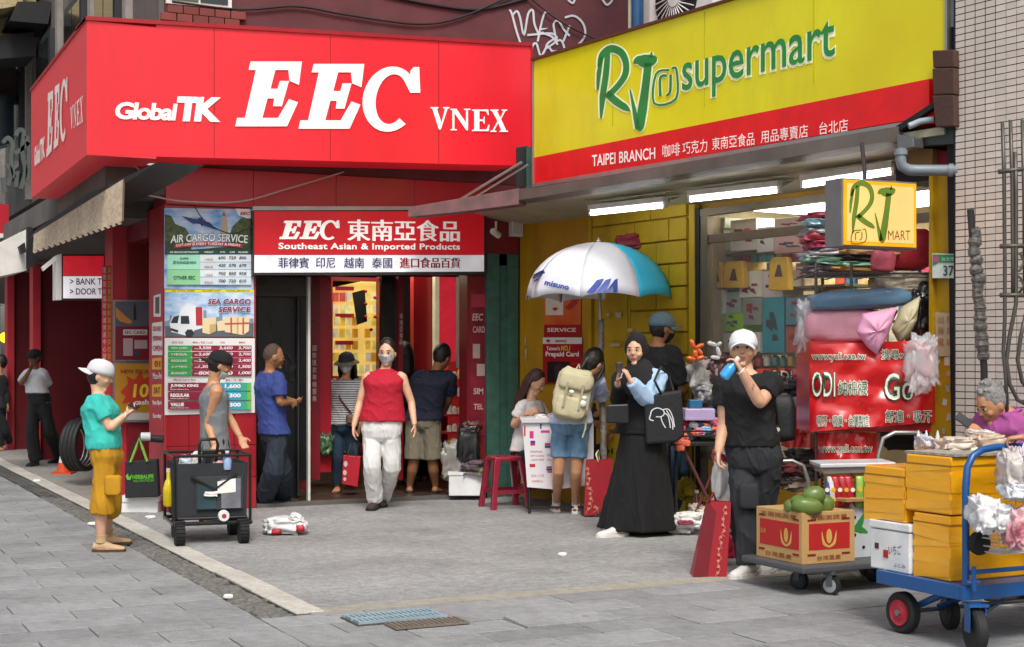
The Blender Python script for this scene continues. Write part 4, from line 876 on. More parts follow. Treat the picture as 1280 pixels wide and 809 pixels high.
for p_, w_ in LOGO: polys(b, [stroke(z3(p_), [(x+12)*.32 for x in w_])], rpx(y1), y1)
for p_, w_ in RJ: polys(b, [stroke(z3(p_), (w_+6)*.32)], rpx(y1), y1)
def rtext(b, y, st, x0, y0, x1, y1_, hpx, **k):
    p0 = R.q(x0, y0, y); p1 = R.q(x1, y1_, y); h0 = R.q(x0, y0-hpx[0], y)[1]-p0[1]; h1 = R.q(x1, y1_-hpx[1], y)[1]-p1[1]; text(b, st, p0, p1, (h0, h1), y, **k)
rtext(b, y1, 'supermart', 850.8, 131.6, 1045, 88.6, (60, 67), bold=.045, space=1.0)
b.build('outline', m_sout, ys)
y2 = -.010; b = MB(R)
for p_, w_ in LOGO: polys(b, [stroke(z3(p_), [x*.32 for x in w_])], rpx(y2), y2)
for p_, w_ in RJ: polys(b, [stroke(z3(p_), w_*.32)], rpx(y2), y2)
y2 = -.014; rtext(b, y2, 'supermart', 852.5, 130, 1043.5, 87, (57, 64), bold=.008, space=1.0)
b.build('lettering', m_sgr, ys)
b = MB(R); y3 = -.008
base = lambda x: 209-(x-740)*(46/320)
rtext(b, y3, 'TAIPEI BRANCH', 740, base(740)-.5, 819, base(819)+1, (14.5, 14.5), bold=.012)
for st, x0, x1 in (('咖啡', 828, 850), ('巧克力', 853, 884), ('東南亞食品', 890, 943), ('用品專賣店', 951, 1010), ('台北店', 1024, 1060)):
    rtext(b, y3, st, x0, base(x0)+.5, x1, base(x1)+1.5, (15.5, 16.5), bold=.0)
b.build('lettering', mat('band_white', 'ece4e0', .5, emit=.15), ys)
# upper wall behind the sign with window and air conditioner
MB(R).box(rq(786, .62), 5.6, .62, .9, 4.3, 12).build('upper_wall', m_white, rb); MB(R).box(.05, 5.0, .35, 1.0, 2.96, 4.25).build('sign_backing', m_dgrey, rb)
bp = thing('drain_pipe', 'blue drain pipe beside a pale pipe above the yellow sign', 'pipe', R, (rq(797, .5), .5, 4.2))
b = MB(R); s_ = rq(797, .5); b.cyl((s_, .5, 4.2), (s_, .5, 9), .055, 14); b.build('pipe', mat('pipe_blue', '27527c', .4), bp, smooth='auto'); s_ = rq(788, .5); MB(R).cyl((s_, .5, 4.2), (s_, .5, 9), .022, 10).build('pipe', mat('pipe_cream', 'b9b8a0', .5), bp, smooth='auto')
ac = thing('air_conditioner', 'white outdoor air conditioner with a round fan grille above the yellow sign', 'air conditioner', R, (rq(845, .3), .3, 4.2))
cx_, cz_ = R.q(846, -2, .3); MB(R).box(rq(810, .3), rq(892, .3), .3, .6, cz_-.45, cz_+.4).build('casing', m_white, ac, bevel=.02)
b = MB(R); b.at(cx_, .29, cz_).lathe([(.02, -.005), (.27, -.005), (.27, .012), (.02, .012)], 32, 'y'); b.build('fan_recess', m_dark, ac)
for i in range(28):
    a = 2*PI*i/28; MB(R).tube([(cx_+.07*math.cos(a), .275, cz_+.07*math.sin(a)), (cx_+.27*math.cos(a+.25), .275, cz_+.27*math.sin(a+.25))], .0055, 5).build('grille_bar', m_white, ac)
b = MB(R); b.at(cx_, .272, cz_).lathe([(.005, -.012), (.075, -.008), (.08, .01), (.005, .01)], 20, 'y'); b.build('fan_hub', m_white, ac)
# ---- right end of the canopy: brick pier stub, pipes, post
m_pierb = mat('dark_brick_pier', '4d332b', .85, bump=.4, bscale=25, dirt=.4)
pr_ = thing('brick_pier', 'dark brown brick pier stub at the right end of the yellow sign', 'pier', R, (rq(1178, -.08), 0, 2.9))
for a, b_ in ((62, 84), (84.5, 118), (118.5, 158)):
    MB(R).slab([R.q(1165, a+1, -.08), R.q(1192, a, -.08), R.q(1193, b_, -.08), R.q(1166 if b_ < 130 else 1169, b_+1, -.08)], -.08, .2).build('brick', m_pierb, pr_, bevel=.008)
MB(R).box(rq(1181, .02), rq(1192, .02), .02, .3, 3.6, 6).build('pier_shaft', mat('grey_shaft', '84868a', .6), pr_)
MB(R).slab([R.q(1183, 150, 0.05), R.q(1196, 150, 0.05), R.q(1196, 600, 0.05), R.q(1190, 600, 0.05)], .05, .3).build('pier_side', m_dark, pr_)
dk = thing('canopy_end_frame', 'dark bent metal end of the canopy with odds and ends under the brick pier', 'frame', R, (4.5, 0, 2.7))
def rpoly(pts, t, dep, name, m, parent, bevel=0): return MB(R).slab([R.q(a, b_, t) for a, b_ in pts], t, t+dep).build(name, m, parent, bevel=bevel)
rpoly([(1120, 158), (1166, 128), (1167, 134), (1124, 164)], -.06, .05, 'brace', m_dark, dk); rpoly([(1140, 164), (1192, 155), (1192, 180), (1144, 182)], 0, .2, 'end_plate', mat('end_plate_green', '3a4240', .5), dk)
rpoly([(1120, 168), (1141, 172), (1142, 184), (1122, 188)], -.12, .1, 'bracket', m_steel, dk, .004); rpoly([(1133, 186), (1166, 186), (1165, 208), (1135, 208)], .1, .2, 'carton', mat('cardboard', '8a6a42', .8), dk); rpoly([(1164, 186), (1190, 190), (1190, 206), (1166, 206)], .15, .2, 'red_cloth', mat('cloth_red_dark', '8c1a28', .7), dk)
MB(R).box(rq(1120, .3), 5.0, .3, .9, 2.66, 2.95).build('end_box', m_dark, dk)
pp = thing('waste_pipe', 'grey elbow waste pipe running to the tiled wall below the canopy end', 'pipe', R, (4.5, .0, 2.7))
b = MB(); pts = [ray(1126, 186, 9.7), ray(1126, 200, 9.7), ray(1128, 208, 9.7), ray(1136, 212.5, 9.7), ray(1150, 213, 9.7), ray(1198, 213, 9.6)]; b.tube(pts, .036, 14); b.build('pipe', mat('pvc_grey', '7b858c', .4), pp, smooth='auto')
b = MB(); b.tube([ray(1186, 213, 9.62), ray(1192, 213, 9.61)], .044, 14).tube([ray(1126, 188, 9.7), ray(1126, 194, 9.7)], .044, 14); b.build('collar', mat('pvc_grey', '7b858c', .4), pp, smooth='auto')
b = MB(); b.tube([ray(1136, 158, 9.8), ray(1150, 152, 9.8), ray(1168, 149, 9.75)], .022, 12); b.build('pipe', mat('pvc_pale', '9aa6ae', .4), pp, smooth='auto')
yp_ = thing('yellow_post', 'yellow painted steel post with peeling stickers beside the tiled wall', 'post', R, (rq(1182, .1), .1, 0))
b = MB(R); a0, a1 = rq(1168, .1), rq(1196, .1); 
b.box(a0, a1, .1, .16, 0, 2.66); b.build('face', mat('post_yellow', 'c49a10', .5, hex2='a9820c', scale=4, dirt=.35), yp_, bevel=.003)
MB(R).box(a0-.01, a0+.02, .06, .12, 0, 2.66).build('flange', mat('post_yellow'), yp_) if False else MB(R).box(a0-.012, a0+.018, .06, .13, 0, 2.66).build('flange', MATS['post_yellow'], yp_)
MB(R).box(a1-.012, a1+.02, .06, .13, 0, 2.66).build('flange', MATS['post_yellow'], yp_)
rr = random.Random(4)
for i in range(9):
    px = 1172+rr.random()*16; py = 395+i*17+rr.random()*6; w_, h_ = rr.uniform(3, 8), rr.uniform(5, 12); c = rr.choice(['b9b4a0', 'a8a898', 'c8c4b4'])
    b = MB(R); polys(b, [[(px+rr.uniform(-1, 1), py), (px+w_, py+rr.uniform(-2, 2)), (px+w_+rr.uniform(-1, 2), py+h_), (px+rr.uniform(-2, 2), py+h_+rr.uniform(-2, 2))]], rpx(.094), .094); b.build('sticker', mat('sticker_'+c, c, .7, dirt=.3), yp_)
nt_ = thing('paper_notice', 'faded paper notice with orange characters taped on the yellow post', 'notice', R, (rq(1182, .08), .08, 1.4))
rpoly([(1169, 390), (1194, 392), (1194, 445), (1170, 446)], .085, .004, 'sheet', mat('faded_paper', 'b8aa8c', .8, dirt=.3), nt_)
b = MB(R)
for i, c in enumerate('出租雅房電話'): rtext(b, .08, c, 1172+(i % 2)*11, 404+(i//2)*14, 1180+(i % 2)*11, 404+(i//2)*14, (9, 9))
b.build('lettering', mat('faded_orange', 'b07038', .7), nt_)
hn = thing('house_number_plate', 'white and green house number plate reading 37 on the yellow post', 'sign', R, (rq(1180, .04), .04, 2.2))
rpoly([(1165, 317), (1197, 317.5), (1197, 348), (1165, 348)], .045, .012, 'plate', mat('plate_white', 'd4dcd4', .4), hn, .003)
rpoly([(1166, 318), (1196, 318.3), (1196, 329), (1174, 328), (1166, 332)], .041, .004, 'green_band', mat('plate_green', '2e8a58', .4), hn)
b = MB(R); rtext(b, .038, '37', 1179, 345, 1192, 345, (13, 13), bold=.01); b.build('lettering', mat('plate_ink', '2a3a34', .5), hn)
b = MB(R); rtext(b, .036, '台北市', 1177, 326.5, 1193, 326.5, (5, 5)); b.build('lettering', mat('plate_white', 'd4dcd4', .4), hn)
b = MB(R); polys(b, [[(1170+3.4*math.cos(a), 324+4.4*math.sin(a)) for a in [2*PI*k/10 for k in range(10)]]], rpx(.039), .039); b.build('emblem', mat('emblem_pink', 'c0507a', .5), hn)
# ---- small projecting lightbox
js = thing('lightbox_sign', 'small glowing yellow projecting lightbox with green brush logo and the word MART', 'sign', F, (3.4, -5.8, 2.1))
js_t = -6.3
def jq(y): return lambda a, b: F.q(a, b, y)
jx0, jz1 = F.q(1052, 222, js_t); jx1, jz0 = F.q(1146, 312, js_t)
MB(F).box(jx0, jx1, js_t, js_t+.17, jz0, jz1).build('casing', mat('casing_grey', '77787a', .45, metal=.3, dirt=.2), js, bevel=.005)
MB(F).box(jx0+.012, jx1-.012, js_t-.008, js_t+.01, jz0+.012, jz1-.012).build('border', mat('lit_yellow', 'e89c08', .4, emit=.4), js)
MB(F).box(jx0+.035, jx1-.035, js_t-.011, js_t+.0, jz0+.035, jz1-.035).build('panel', mat('lit_peach', 'e8a868', .4, emit=.42, hex2='ecc070', scale=1.5), js)
# logo: same brush marks, fitted to x 1062-1118, y 229-305
def jl(p): return [(1062+(a-330)*(57/232), 229+(b_-190)*(74/318)) for a, b_ in p]
yy = js_t-.0125; b = MB(F)
for p_, w_ in LOGO: polys(b, [stroke(jl(p_), [x*.235 for x in w_])], jq(yy), yy)
def jr(p): return [(1065+(a-553)*(17/87), 287+(b_-267)*(17/135)) for a, b_ in p]
for p_, w_ in RJ: polys(b, [stroke(jr(p_), 1.5)], jq(yy), yy)
b.build('logo', mat('logo_olive', '5c7a20', .5, emit=.12), js)
b = MB(F); text(b, 'MART', F.q(1110, 300, yy), F.q(1138, 300, yy), F.q(1110, 288, yy)[1]-F.q(1110, 300, yy)[1], yy, bold=.0); b.build('lettering', mat('olive_letters', '6a5a20', .5, emit=.1), js)
b = MB(F); b.tube([(jx0+.25, js_t+.08, jz1-.01), (jx0+.25, js_t+.08, jz1+.06), (jx0+.45, js_t+.35, 2.86)], .014, 8); b.build('hanger', m_dgrey, js)
# ---- tiled wall at the right with real tiles
m_tile = mat('pale_wall_tile', 'd0c4ba', .35, var=.06, scale=3, rand=.09, bump=.05, coat=.2); m_grout = mat('tile_grout', '3d3230', .9, bump=.3)
tb_ = thing('tiled_building', 'pale small tiled wall with dark grout at the right edge', 'building', R, (5.6, -.03, 0))
ws = rq(1194, -.03)
MB(R).box(ws, ws+5, -.025, .6, 0, 7).build('wall', m_grout, tb_)
MB(R).box(ws-.012, ws, -.03, .6, 0, 7).build('corner_edge', m_dark, tb_)
pw, ph = .0795, .0435
t0 = MB(R).at(0, 0, 0).box(0, pw-.006, 0, .008, 0, ph-.006)
cells = []
for j in range(0, 160):
    for i in range(0, 60):
        s_, z_ = ws+.004+i*pw, .004+j*ph; Pw = R.M @ Vector((s_, -.03, z_)); Yd = sa*Pw.x+ca*Pw.y
        if Yd < 3: vis = False; px = 9e9
        else: px = 640+FPX*(ca*Pw.x-sa*Pw.y)/Yd; py = YH-FPX*(Pw.z-CAMH)/Yd; vis = px < 1285 and -10 < py < 520
        cells.append((s_, z_, vis, Yd))
visc = sorted([c for c in cells if c[2]], key=lambda c: c[3])
part = visc[:292]; rest = [c for c in cells if not c[2]]+visc[292:]
base = None
Mi = tb_.matrix_world
for s_, z_, _, _ in part:
    y_ = -.033+rr.uniform(0, .0015)
    if base is None:
        bb0 = MB(R); bb0.box(0, pw-.006, 0, .008, 0, ph-.006); me = bb0.mesh(R.M.inverted()); base = link('tile', me, m_tile, tb_)
        base.location = (s_-5.6, y_+.03, z_)
    else: piece(base, tb_, Matrix.Translation((s_-5.6, y_+.03, z_)))
b = MB(R)
for s_, z_, _, _ in rest:
    if s_ < ws+3.2: b.add([(s_, -.031, z_), (s_+pw-.006, -.031, z_), (s_+pw-.006, -.031, z_+ph-.006), (s_, -.031, z_+ph-.006)], [(0, 1, 2, 3)])
o = b.build('tiles', m_tile, tb_); o['kind'] = 'stuff'
# old wrapped pipe and window grille on the tiled wall
wp = thing('wrapped_pipe', 'black pipe wrapped in torn grey plastic rising against the tiled wall', 'pipe', R, (rq(1222, -.15), -.15, .6))
D_ = 9.1; b = MB(); b.tube([ray(1213, 262, D_), ray(1216, 300, D_), ray(1224, 380, D_), ray(1230, 460, D_), ray(1232, 560, D_)], .022, 10); b.build('pipe', m_dgrey, wp, smooth='auto')
b = MB(); pts = []; rs_ = []; rr = random.Random(4)
for i in range(90):
    u = i/89; px = 1217+12*u+3.5*mnoise.noise((u*9, 0, 0)); py = 285+u*165; pts.append(ray(px, py, D_)); rs_.append(.03+.03*abs(mnoise.noise((u*14, 3, 0)))+.006*rr.random())
b.tube(pts, rs_, 9); b.build('plastic_wrap', mat('torn_plastic', '5b5753', .4, var=.6, scale=40, bump=.5, coat=.4), wp)
wg = thing('window_grille', 'grey wrought iron window grille with curled bars on the tiled wall', 'grille', R, (rq(1265, -.2), -.2, 1.0))
m_iron = mat('grey_iron', '57544f', .45, metal=.5); Dg = 8.7
def gr(pts, r=.011, nm='bar'):
    b = MB(); b.tube([ray(a, c, Dg) for a, c in pts], r, 8); b.build(nm, m_iron, wg, smooth=True)
gr([(1253, 152), (1255, 220), (1256, 330), (1256, 400), (1254, 440), (1257, 470), (1259, 520)]); gr([(1263, 150), (1265, 220), (1266, 330), (1266, 370)]); gr([(1269, 190), (1270, 240), (1270, 380), (1262, 420), (1258, 452), (1262, 480), (1272, 500), (1284, 506)], .012)
gr([(1248, 215), (1290, 210)], .014, 'cross_bar'); gr([(1250, 308), (1290, 307)], .014, 'cross_bar'); gr([(1250, 369), (1290, 369)], .014, 'cross_bar')
gr([(1283, 390), (1276, 420), (1272, 450), (1278, 478), (1290, 490)], .012); gr([(1278, 150), (1280, 240), (1281, 370)])
gr([(1268, 314), (1276, 318), (1280, 328), (1275, 338), (1268, 342), (1276, 348), (1280, 358), (1274, 366)], .008, 'scroll')
# ------------------------------------------------------------------ goods in the shop window
rr = random.Random(11)
lp = thing('ceiling_lamp', 'lit ceiling panel inside the supermarket behind the shop window', 'lamp', R, (2.8, 1.9, 2.6))
MB(R).box(1.5, 4.2, 1.2, 2.3, 2.74, 2.77).build('diffuser', mat('store_panel_lit', 'fff4e0', .4, emit=6.5), lp); MB(R).box(1.46, 4.24, 1.16, 2.34, 2.755, 2.78).build('frame', m_white, lp)
sh = thing('store_shelf', 'grey store shelving behind the supermarket window', 'shelf', R, (2.5, 1.3, 0))
def shelf_z(py, t=1.25): return R.q(940, py, t)[1]
for py in (315, 361, 372, 441, 480): b = MB(R).box(rq(884, 1.2), rq(1012, 1.2)+.4, 1.2, 1.65, R.q(940, py, 1.2)[1]-.02, R.q(940, py, 1.2)[1]).build('shelf_board', m_frame, sh)
WG = [(888, 274, 906, 285, 'b8c4b0', 'pale green carton topmost in the window corner'), (888, 286, 905, 299, 'c2ccb8', 'pale green carton second in the window corner'), (889, 300, 906, 313, 'a9b8a0', 'pale green carton third in the window corner'),
 (913, 276, 945, 312, 'd8d4cc', 'white box with an orange disc high in the shop window'), (946, 285, 967, 314, 'e4e2dc', 'white box with a black outline high in the shop window'), (968, 274, 1007, 290, 'c8b8b0', 'pinkish printed carton at the top right of the shop window'), (968, 296, 1007, 314, 'd8a8a8', 'pink carton with a dark red strip in the shop window'),
 (924, 340, 952, 371, 'd8d4c0', 'cream carton with a pink packet on it in the shop window'), (952, 339, 978, 371, 'd0c0b8', 'pale pink printed carton beside the cream carton'),
 (885, 363, 904, 393, 'ccd0d0', 'white appliance carton upper left on the window shelf'), (885, 394, 904, 428, 'c4c8ca', 'white appliance carton lower left on the window shelf'), (905, 366, 926, 391, 'a8b0a8', 'grey green carton in the middle of the window shelf'), (906, 392, 927, 414, '90c820', 'bright lime green box on the window shelf'),
 (928, 373, 952, 406, '8c9086', 'grey perforated carton on the window shelf'), (953, 372, 980, 441, '2f9098', 'tall teal plastic folder stack in the shop window'), (982, 373, 1004, 406, '4f8088', 'dark teal folder box right of the tall teal stack'), (905, 416, 950, 440, 'd0ccc4', 'white low carton partly behind the white cap'),
 (982, 408, 1006, 441, 'a8563c', 'row of brown book boxes right of the teal stack')]
for i, (x0, y0, x1, y1, c, lb) in enumerate(WG):
    tt = 1.15+(i % 3)*.02; t_ = thing('product_carton', lb, 'carton', R, (R.q((x0+x1)/2, y1, tt)[0], tt, R.q((x0+x1)/2, y1, tt)[1]), group='goods in the shop window')
    a, z1_ = R.q(x0, y0, tt); b_, z0_ = R.q(x1, y1, tt); MB(R).box(a, b_, tt, tt+.25, z0_, z1_).build('box', mat('carton_'+c, c, .5, var=.08, scale=9), t_, bevel=.003)
    bb2 = MB(R); w_ = x1-x0; h_ = y1-y0; yy = tt-.003
    for k in range(4): px = x0+w_*rr.uniform(.1, .6); py = y0+h_*rr.uniform(.1, .7); polys(bb2, [[(px, py), (px+w_*rr.uniform(.15, .35), py), (px+w_*.3, py+h_*rr.uniform(.08, .25)), (px, py+h_*.12)]], rpx(yy), yy)
    bb2.build('print', mat('print_'+('a' if i % 2 else 'b'), '8a2c34' if i % 2 else '38424c', .5), t_)
    if i == 3: bb2 = MB(R); polys(bb2, [[(934+6*math.cos(a), 291+6*math.sin(a)) for a in [2*PI*k/14 for k in range(14)]]], rpx(tt-.006), tt-.006); bb2.build('disc', mat('print_orange', 'd8662c', .5), t_)
for i, (x0, y0, x1, y1, lb) in enumerate([(886, 328, 902, 360, 'yellow snack bag leaning at the left of the shop window'), (903, 327, 930, 360, 'wide yellow snack bag with a dark triangle in the shop window'), (960, 322, 986, 363, 'yellow bag with a handle hole standing in the shop window')]):
    t_ = thing('snack_bag', lb, 'bag', R, (R.q(x0, y1, 1.1)[0], 1.1, R.q(x0, y1, 1.1)[1]), group='yellow bags in the shop window'); pts = [(x0, y1), (x0+1.5, y0+6), (x0+5, y0), (x1-3, y0-1), (x1-1, y0+8), (x1, y1)]
    MB(R).slab([R.q(*p, 1.1) for p in pts], 1.1, 1.16).build('bag', mat('bag_yellow', 'd8a818', .45, var=.1), t_, bevel=.01); bb2 = MB(R); cx = (x0+x1)/2; polys(bb2, [[(cx-5, y0+24), (cx-1, y0+9), (cx+2, y0+9), (cx+5, y0+24)]], rpx(1.096), 1.096); bb2.build('print', mat('print_brown', '4a2410', .5), t_)
for i in range(40):
    r2 = random.Random(i+300); px = 888+(i % 10)*12+r2.uniform(-2, 2); row = i//10; py = (314, 360, 440, 480)[row]; hgt = r2.uniform(16, 32); wd = r2.uniform(7, 12); tt = 1.42; c = r2.choice(['d8b040', 'c85040', '58a090', 'd8d4c8', '4870a0', 'b8a080', 'a83858', '88a848', 'e0c8a0'])
    a, z1_ = R.q(px, py-hgt, tt); b_, z0_ = R.q(px+wd, py, tt); solo(MB(R).box(a, b_, tt, tt+.2, z0_, z1_), 'boxed_goods', mat('goods_'+c, c, .45, var=.3, scale=22), 'upright packet in the rear row of the shop window shelves', 'box', group='rear row of packets in the shop window', bevel=.003)
for i in range(84):
    r2 = random.Random(i+900); col_ = i % 21; px = 882+col_*13.5+r2.uniform(-2, 2); row = i//21; py = (322, 362, 400, 440)[row]; tt = 2.3; a, z1_ = R.q(px, py-r2.uniform(22, 36), tt); b_, z0_ = R.q(px+r2.uniform(9, 13), py, tt)
    c = r2.choice(['d8b040', 'c85040', '58a090', 'd8d4c8', '4870a0', 'b8a080', 'a83858', '88a848', 'e0c8a0']); solo(MB(R).box(a, b_, tt, tt+.2, z0_, z1_), 'boxed_goods', mat('goods_'+c, c), 'box on the farthest wall shelves inside the supermarket', 'box', group='boxes on the far wall shelves of the supermarket')
for i in range(24):
    r2 = random.Random(i+700); px = 888+(i % 12)*10.2; py = (327, 314)[i//12]; tt = 1.3+.05*(i//12); a, z1_ = R.q(px, py-r2.uniform(8, 30), tt); b_, z0_ = R.q(px+r2.uniform(6, 9.5), py, tt)
    solo(MB(R).box(a, b_, tt, tt+.12, z0_, z1_), 'boxed_goods', MATS['goods_'+r2.choice(['d8b040', 'c85040', '58a090', 'd8d4c8', '4870a0', 'a83858', '88a848'])], 'small upright packet on the top shelf of the shop window', 'box', group='packets on the top window shelf')
for i in range(26):   # small goods filling the back shelf
    px = 886+(i % 13)*10; py = 458+(i//13)*22; tt = 1.22; x, z = R.q(px, py, tt)
    c = rr.choice(['b04838', 'c8b080', '4a7868', 'd0c8b8', '384858', 'b8883c']); h_ = rr.uniform(.08, .14)
    b = MB(R); b.at(x, tt+.03, z).lathe([(.03, 0), (.034, .01), (.034, h_*.75), (.02, h_*.85), (.02, h_)], 8); solo(b, 'goods_jar', mat('jar_'+c, c, .4), 'small jar or tin on the lower shelves behind the shop window', 'jar', group='jars low in the shop window', smooth=True)
# ------------------------------------------------------------------ wire rack with cushions and bagged textiles
def crect(x0, y0, x1, y1, d, dep=.02): return MB(C).slab([C.q(x0, y0, d), C.q(x1, y0, d), C.q(x1, y1, d), C.q(x0, y1, d)], d, d+dep)
def cpoly(pts, d, dep): return MB(C).slab([C.q(a, b_, d) for a, b_ in pts], d, d+dep)
def pil(name, cx, cy, wx, wy, d, dep, m, lb, cat, rz=0, seed=0, group=None, amp=.12, flat=.55):
    """soft lump centred on a photo point, wx/wy pixel half sizes"""
    c = ray(cx, cy, d); s = d/FPX; b = MB(Matrix.Translation(c) @ Matrix.Rotation(-YAW, 4, 'Z') @ Matrix.Rotation(rz, 4, 'Y'))
    b.bag((0, 0, 0), wx*s, dep, wy*s, seed, amp, 22, 14, flat); return solo(b, name, m, lb, cat, group=group, smooth=True)
rk = thing('wire_rack', 'chrome wire rack beside the shop window holding cushions and bagged textiles', 'rack', C, (C.q(1090, 445, 10.3)[0], 10.3, 0))
for px, d in ((1020, 10.05), (1064, 9.95), (1150, 10.4), (1028, 10.6)):
    x, _ = C.q(px, 445, d); b = MB(C); b.tube([(x, d, .05), (x, d, 2.08)], .011, 8); 
    for k in range(70): b.at(x, d, .1+k*.028).lathe([(.011, -.003), (.0145, 0), (.011, .003)], 8)
    b.at(); b.build('post', m_iron if False else mat('chrome_post', '6c6a68', .35, metal=.8), rk, smooth='auto')
for zpy in (343, 440):
    b = MB(C); z = C.q(1090, zpy, 10.1)[1]; x0 = C.q(1010, 445, 10.1)[0]; x1 = C.q(1168, 445, 10.1)[0]
    for k in range(14): b.tube([(x0, 9.95+k*.045, z), (x1, 9.95+k*.045, z)], .004, 5)
    b.tube([(x0, 9.94, z-.03), (x1, 9.94, z-.03)], .005, 6); 
    for k in range(5): b.tube([(x0+(x1-x0)*k/4, 9.94, z-.012), (x0+(x1-x0)*k/4, 10.6, z-.012)], .004, 5)
    b.build('wire_shelf', mat('chrome_post'  , '6c6a68'), rk)
m_clear = mat('clear_plastic', 'e8e8ec', .12, var=.05, alpha=.35, bump=.5, bscale=18, coat=.6)
for i, (c, lb) in enumerate([('a02840', 'dark red bagged towel on top of the stack'), ('a8d0d8', 'pale blue bagged towel second in the stack'), ('8e8a92', 'grey bagged towel in the stack'), ('c8505c', 'rose bagged towel in the middle of the stack'), ('a03050', 'crimson bagged towel in the stack'), ('b8b0b4', 'silver grey bagged towel low in the stack'), ('8cb8a0', 'mint bagged towel low in the stack'), ('6c5c64', 'dark bagged towel at the bottom of the stack')]):
    pil('bagged_towel', 1031+2*math.sin(i*2), 272+i*9.2, 28+2*math.sin(i*3), 5.4, 10.35, .16, mat('towel_'+c, c, .35, var=.35, scale=14, bump=.6, bscale=25, coat=.5), lb+' at the left of the rack', 'towel', rz=.08*math.sin(i*2.3), seed=i, group='bagged towels', amp=.3)
for i, (c, lb) in enumerate([('d0a070', 'tan folded mat under the glowing lightbox'), ('3c302c', 'dark brown folded mat under the glowing lightbox'), ('90c0a4', 'mint striped folded mat under the glowing lightbox'), ('c08c50', 'ochre folded mat lowest under the glowing lightbox')]):
    pil('folded_mat', 1080-i*3, 318+i*7, 36, 4, 10.3, .18, mat('mat_'+c, c, .7, var=.3, scale=20, bump=.5), lb, 'mat', rz=.05*math.sin(i*3)+.04, seed=i+20, group='folded mats on the rack', amp=.25)
pil('cushion', 1100, 327, 17, 15, 10.2, .12, mat('pink_velvet', 'c85868', .6, bump=.3), 'pink rounded cushion pressed beside the red patterned one', 'cushion', seed=3)
pil('cushion', 1134, 312, 32, 26, 10.3, .14, mat('red_pattern', 'a0101c', .6, hex2='b02838', scale=14, bump=.3), 'red patterned cushion behind the lower right of the lightbox', 'cushion', seed=4)
pil('egg_tray_pack', 1130, 354, 36, 12, 10.2, .14, mat('beige_pack', 'b8a890', .7, var=.25, scale=16, bump=.5), 'beige ribbed pack hanging below the wire shelf', 'pack', seed=14, amp=.3)
pil('pillow', 1074, 375, 62, 13, 10.0, .17, mat('blue_pillow', '587c98', .45, var=.15, scale=7, bump=.5, bscale=14, coat=.3), 'blue pillow in clear wrap lying on the pink pillow', 'pillow', seed=5, rz=-.05, amp=.1)
pil('pillow', 1056, 408, 50, 22, 10.05, .17, mat('pink_pillow', 'dc9cac', .6, var=.1, scale=9, bump=.4, bscale=14), 'large pink pillow squeezed behind the rack post', 'pillow', seed=6, amp=.1)
cu = thing('cushion', 'pink square cushion standing on its corner over the red vinyl bin', 'cushion', C, (C.q(1094, 436, 9.75)[0], 9.75, 1.5))
def diamond(pts, d, dep, m, parent, zip_=None):
    c = ray(sum(p[0] for p in pts)/len(pts), sum(p[1] for p in pts)/len(pts), d); n = 12; b = MB(C); rings = []
    outl = []
    for i in range(len(pts)):
        a, b_ = pts[i], pts[(i+1) % len(pts)]
        for k in range(6): outl.append((a[0]+(b_[0]-a[0])*k/6, a[1]+(b_[1]-a[1])*k/6))
    cx = sum(p[0] for p in pts)/len(pts); cy = sum(p[1] for p in pts)/len(pts)
    for sgn, lv in ((-1, .02), (-1, .35), (-1, .7), (-1, .9), (0, 1), (1, .9), (1, .7), (1, .35), (1, .02)):
        ring = []
        for p in outl:
            x, z = C.q(cx+(p[0]-cx)*lv, cy+(p[1]-cy)*lv, d); bul = (1-lv**2.4)**.6*dep*(1+.12*math.sin(p[0]*.4+p[1]*.3)); ring.append((x, d+sgn*bul, z))
        rings.append(ring)
    b.loft(rings); b.build('cover', m, parent, smooth=True)
    if zip_: bz = MB(C); bz.tube([(C.q(*p, d)[0], d-.022, C.q(*p, d)[1]) for p in zip_], .006, 6); bz.build('zip', m_dark, parent)
diamond([(1070, 415), (1078, 392), (1122, 384), (1110, 420), (1096, 444), (1084, 434)], 9.72, .07, mat('pink_satin', 'd898b8', .5, var=.12, scale=9, bump=.3), cu, [(1121, 388), (1112, 405), (1104, 424), (1097, 440)])
cu = thing('cushion', 'cream cushion with a dark zip leaning right of the pink pillows', 'cushion', C, (C.q(1134, 428, 9.85)[0], 9.85, 1.5))
diamond([(1114, 412), (1126, 384), (1150, 370), (1146, 400), (1136, 420), (1124, 430)], 9.85, .07, mat('cream_satin', 'b8ae8c', .5, var=.15, scale=9, bump=.3), cu, [(1148, 376), (1142, 390), (1132, 408), (1127, 420)])
pil('black_sack', 1153, 395, 18, 32, 10.1, .12, mat('black_film', '1a1a1e', .25, var=.3, bump=.8, bscale=14, coat=.7), 'shiny black plastic sack behind the cream cushion', 'sack', seed=8, amp=.35)
pil('plastic_cover', 1012, 410, 14, 30, 10.15, .1, m_clear, 'crumpled clear plastic cover hanging left of the pink pillow', 'plastic sheet', seed=9, amp=.5)
pil('plastic_bag', 1152, 452, 18, 30, 9.62, .07, m_clear, 'crumpled clear plastic bag hanging over the lower right of the big red vinyl', 'bag', seed=10, amp=.5)
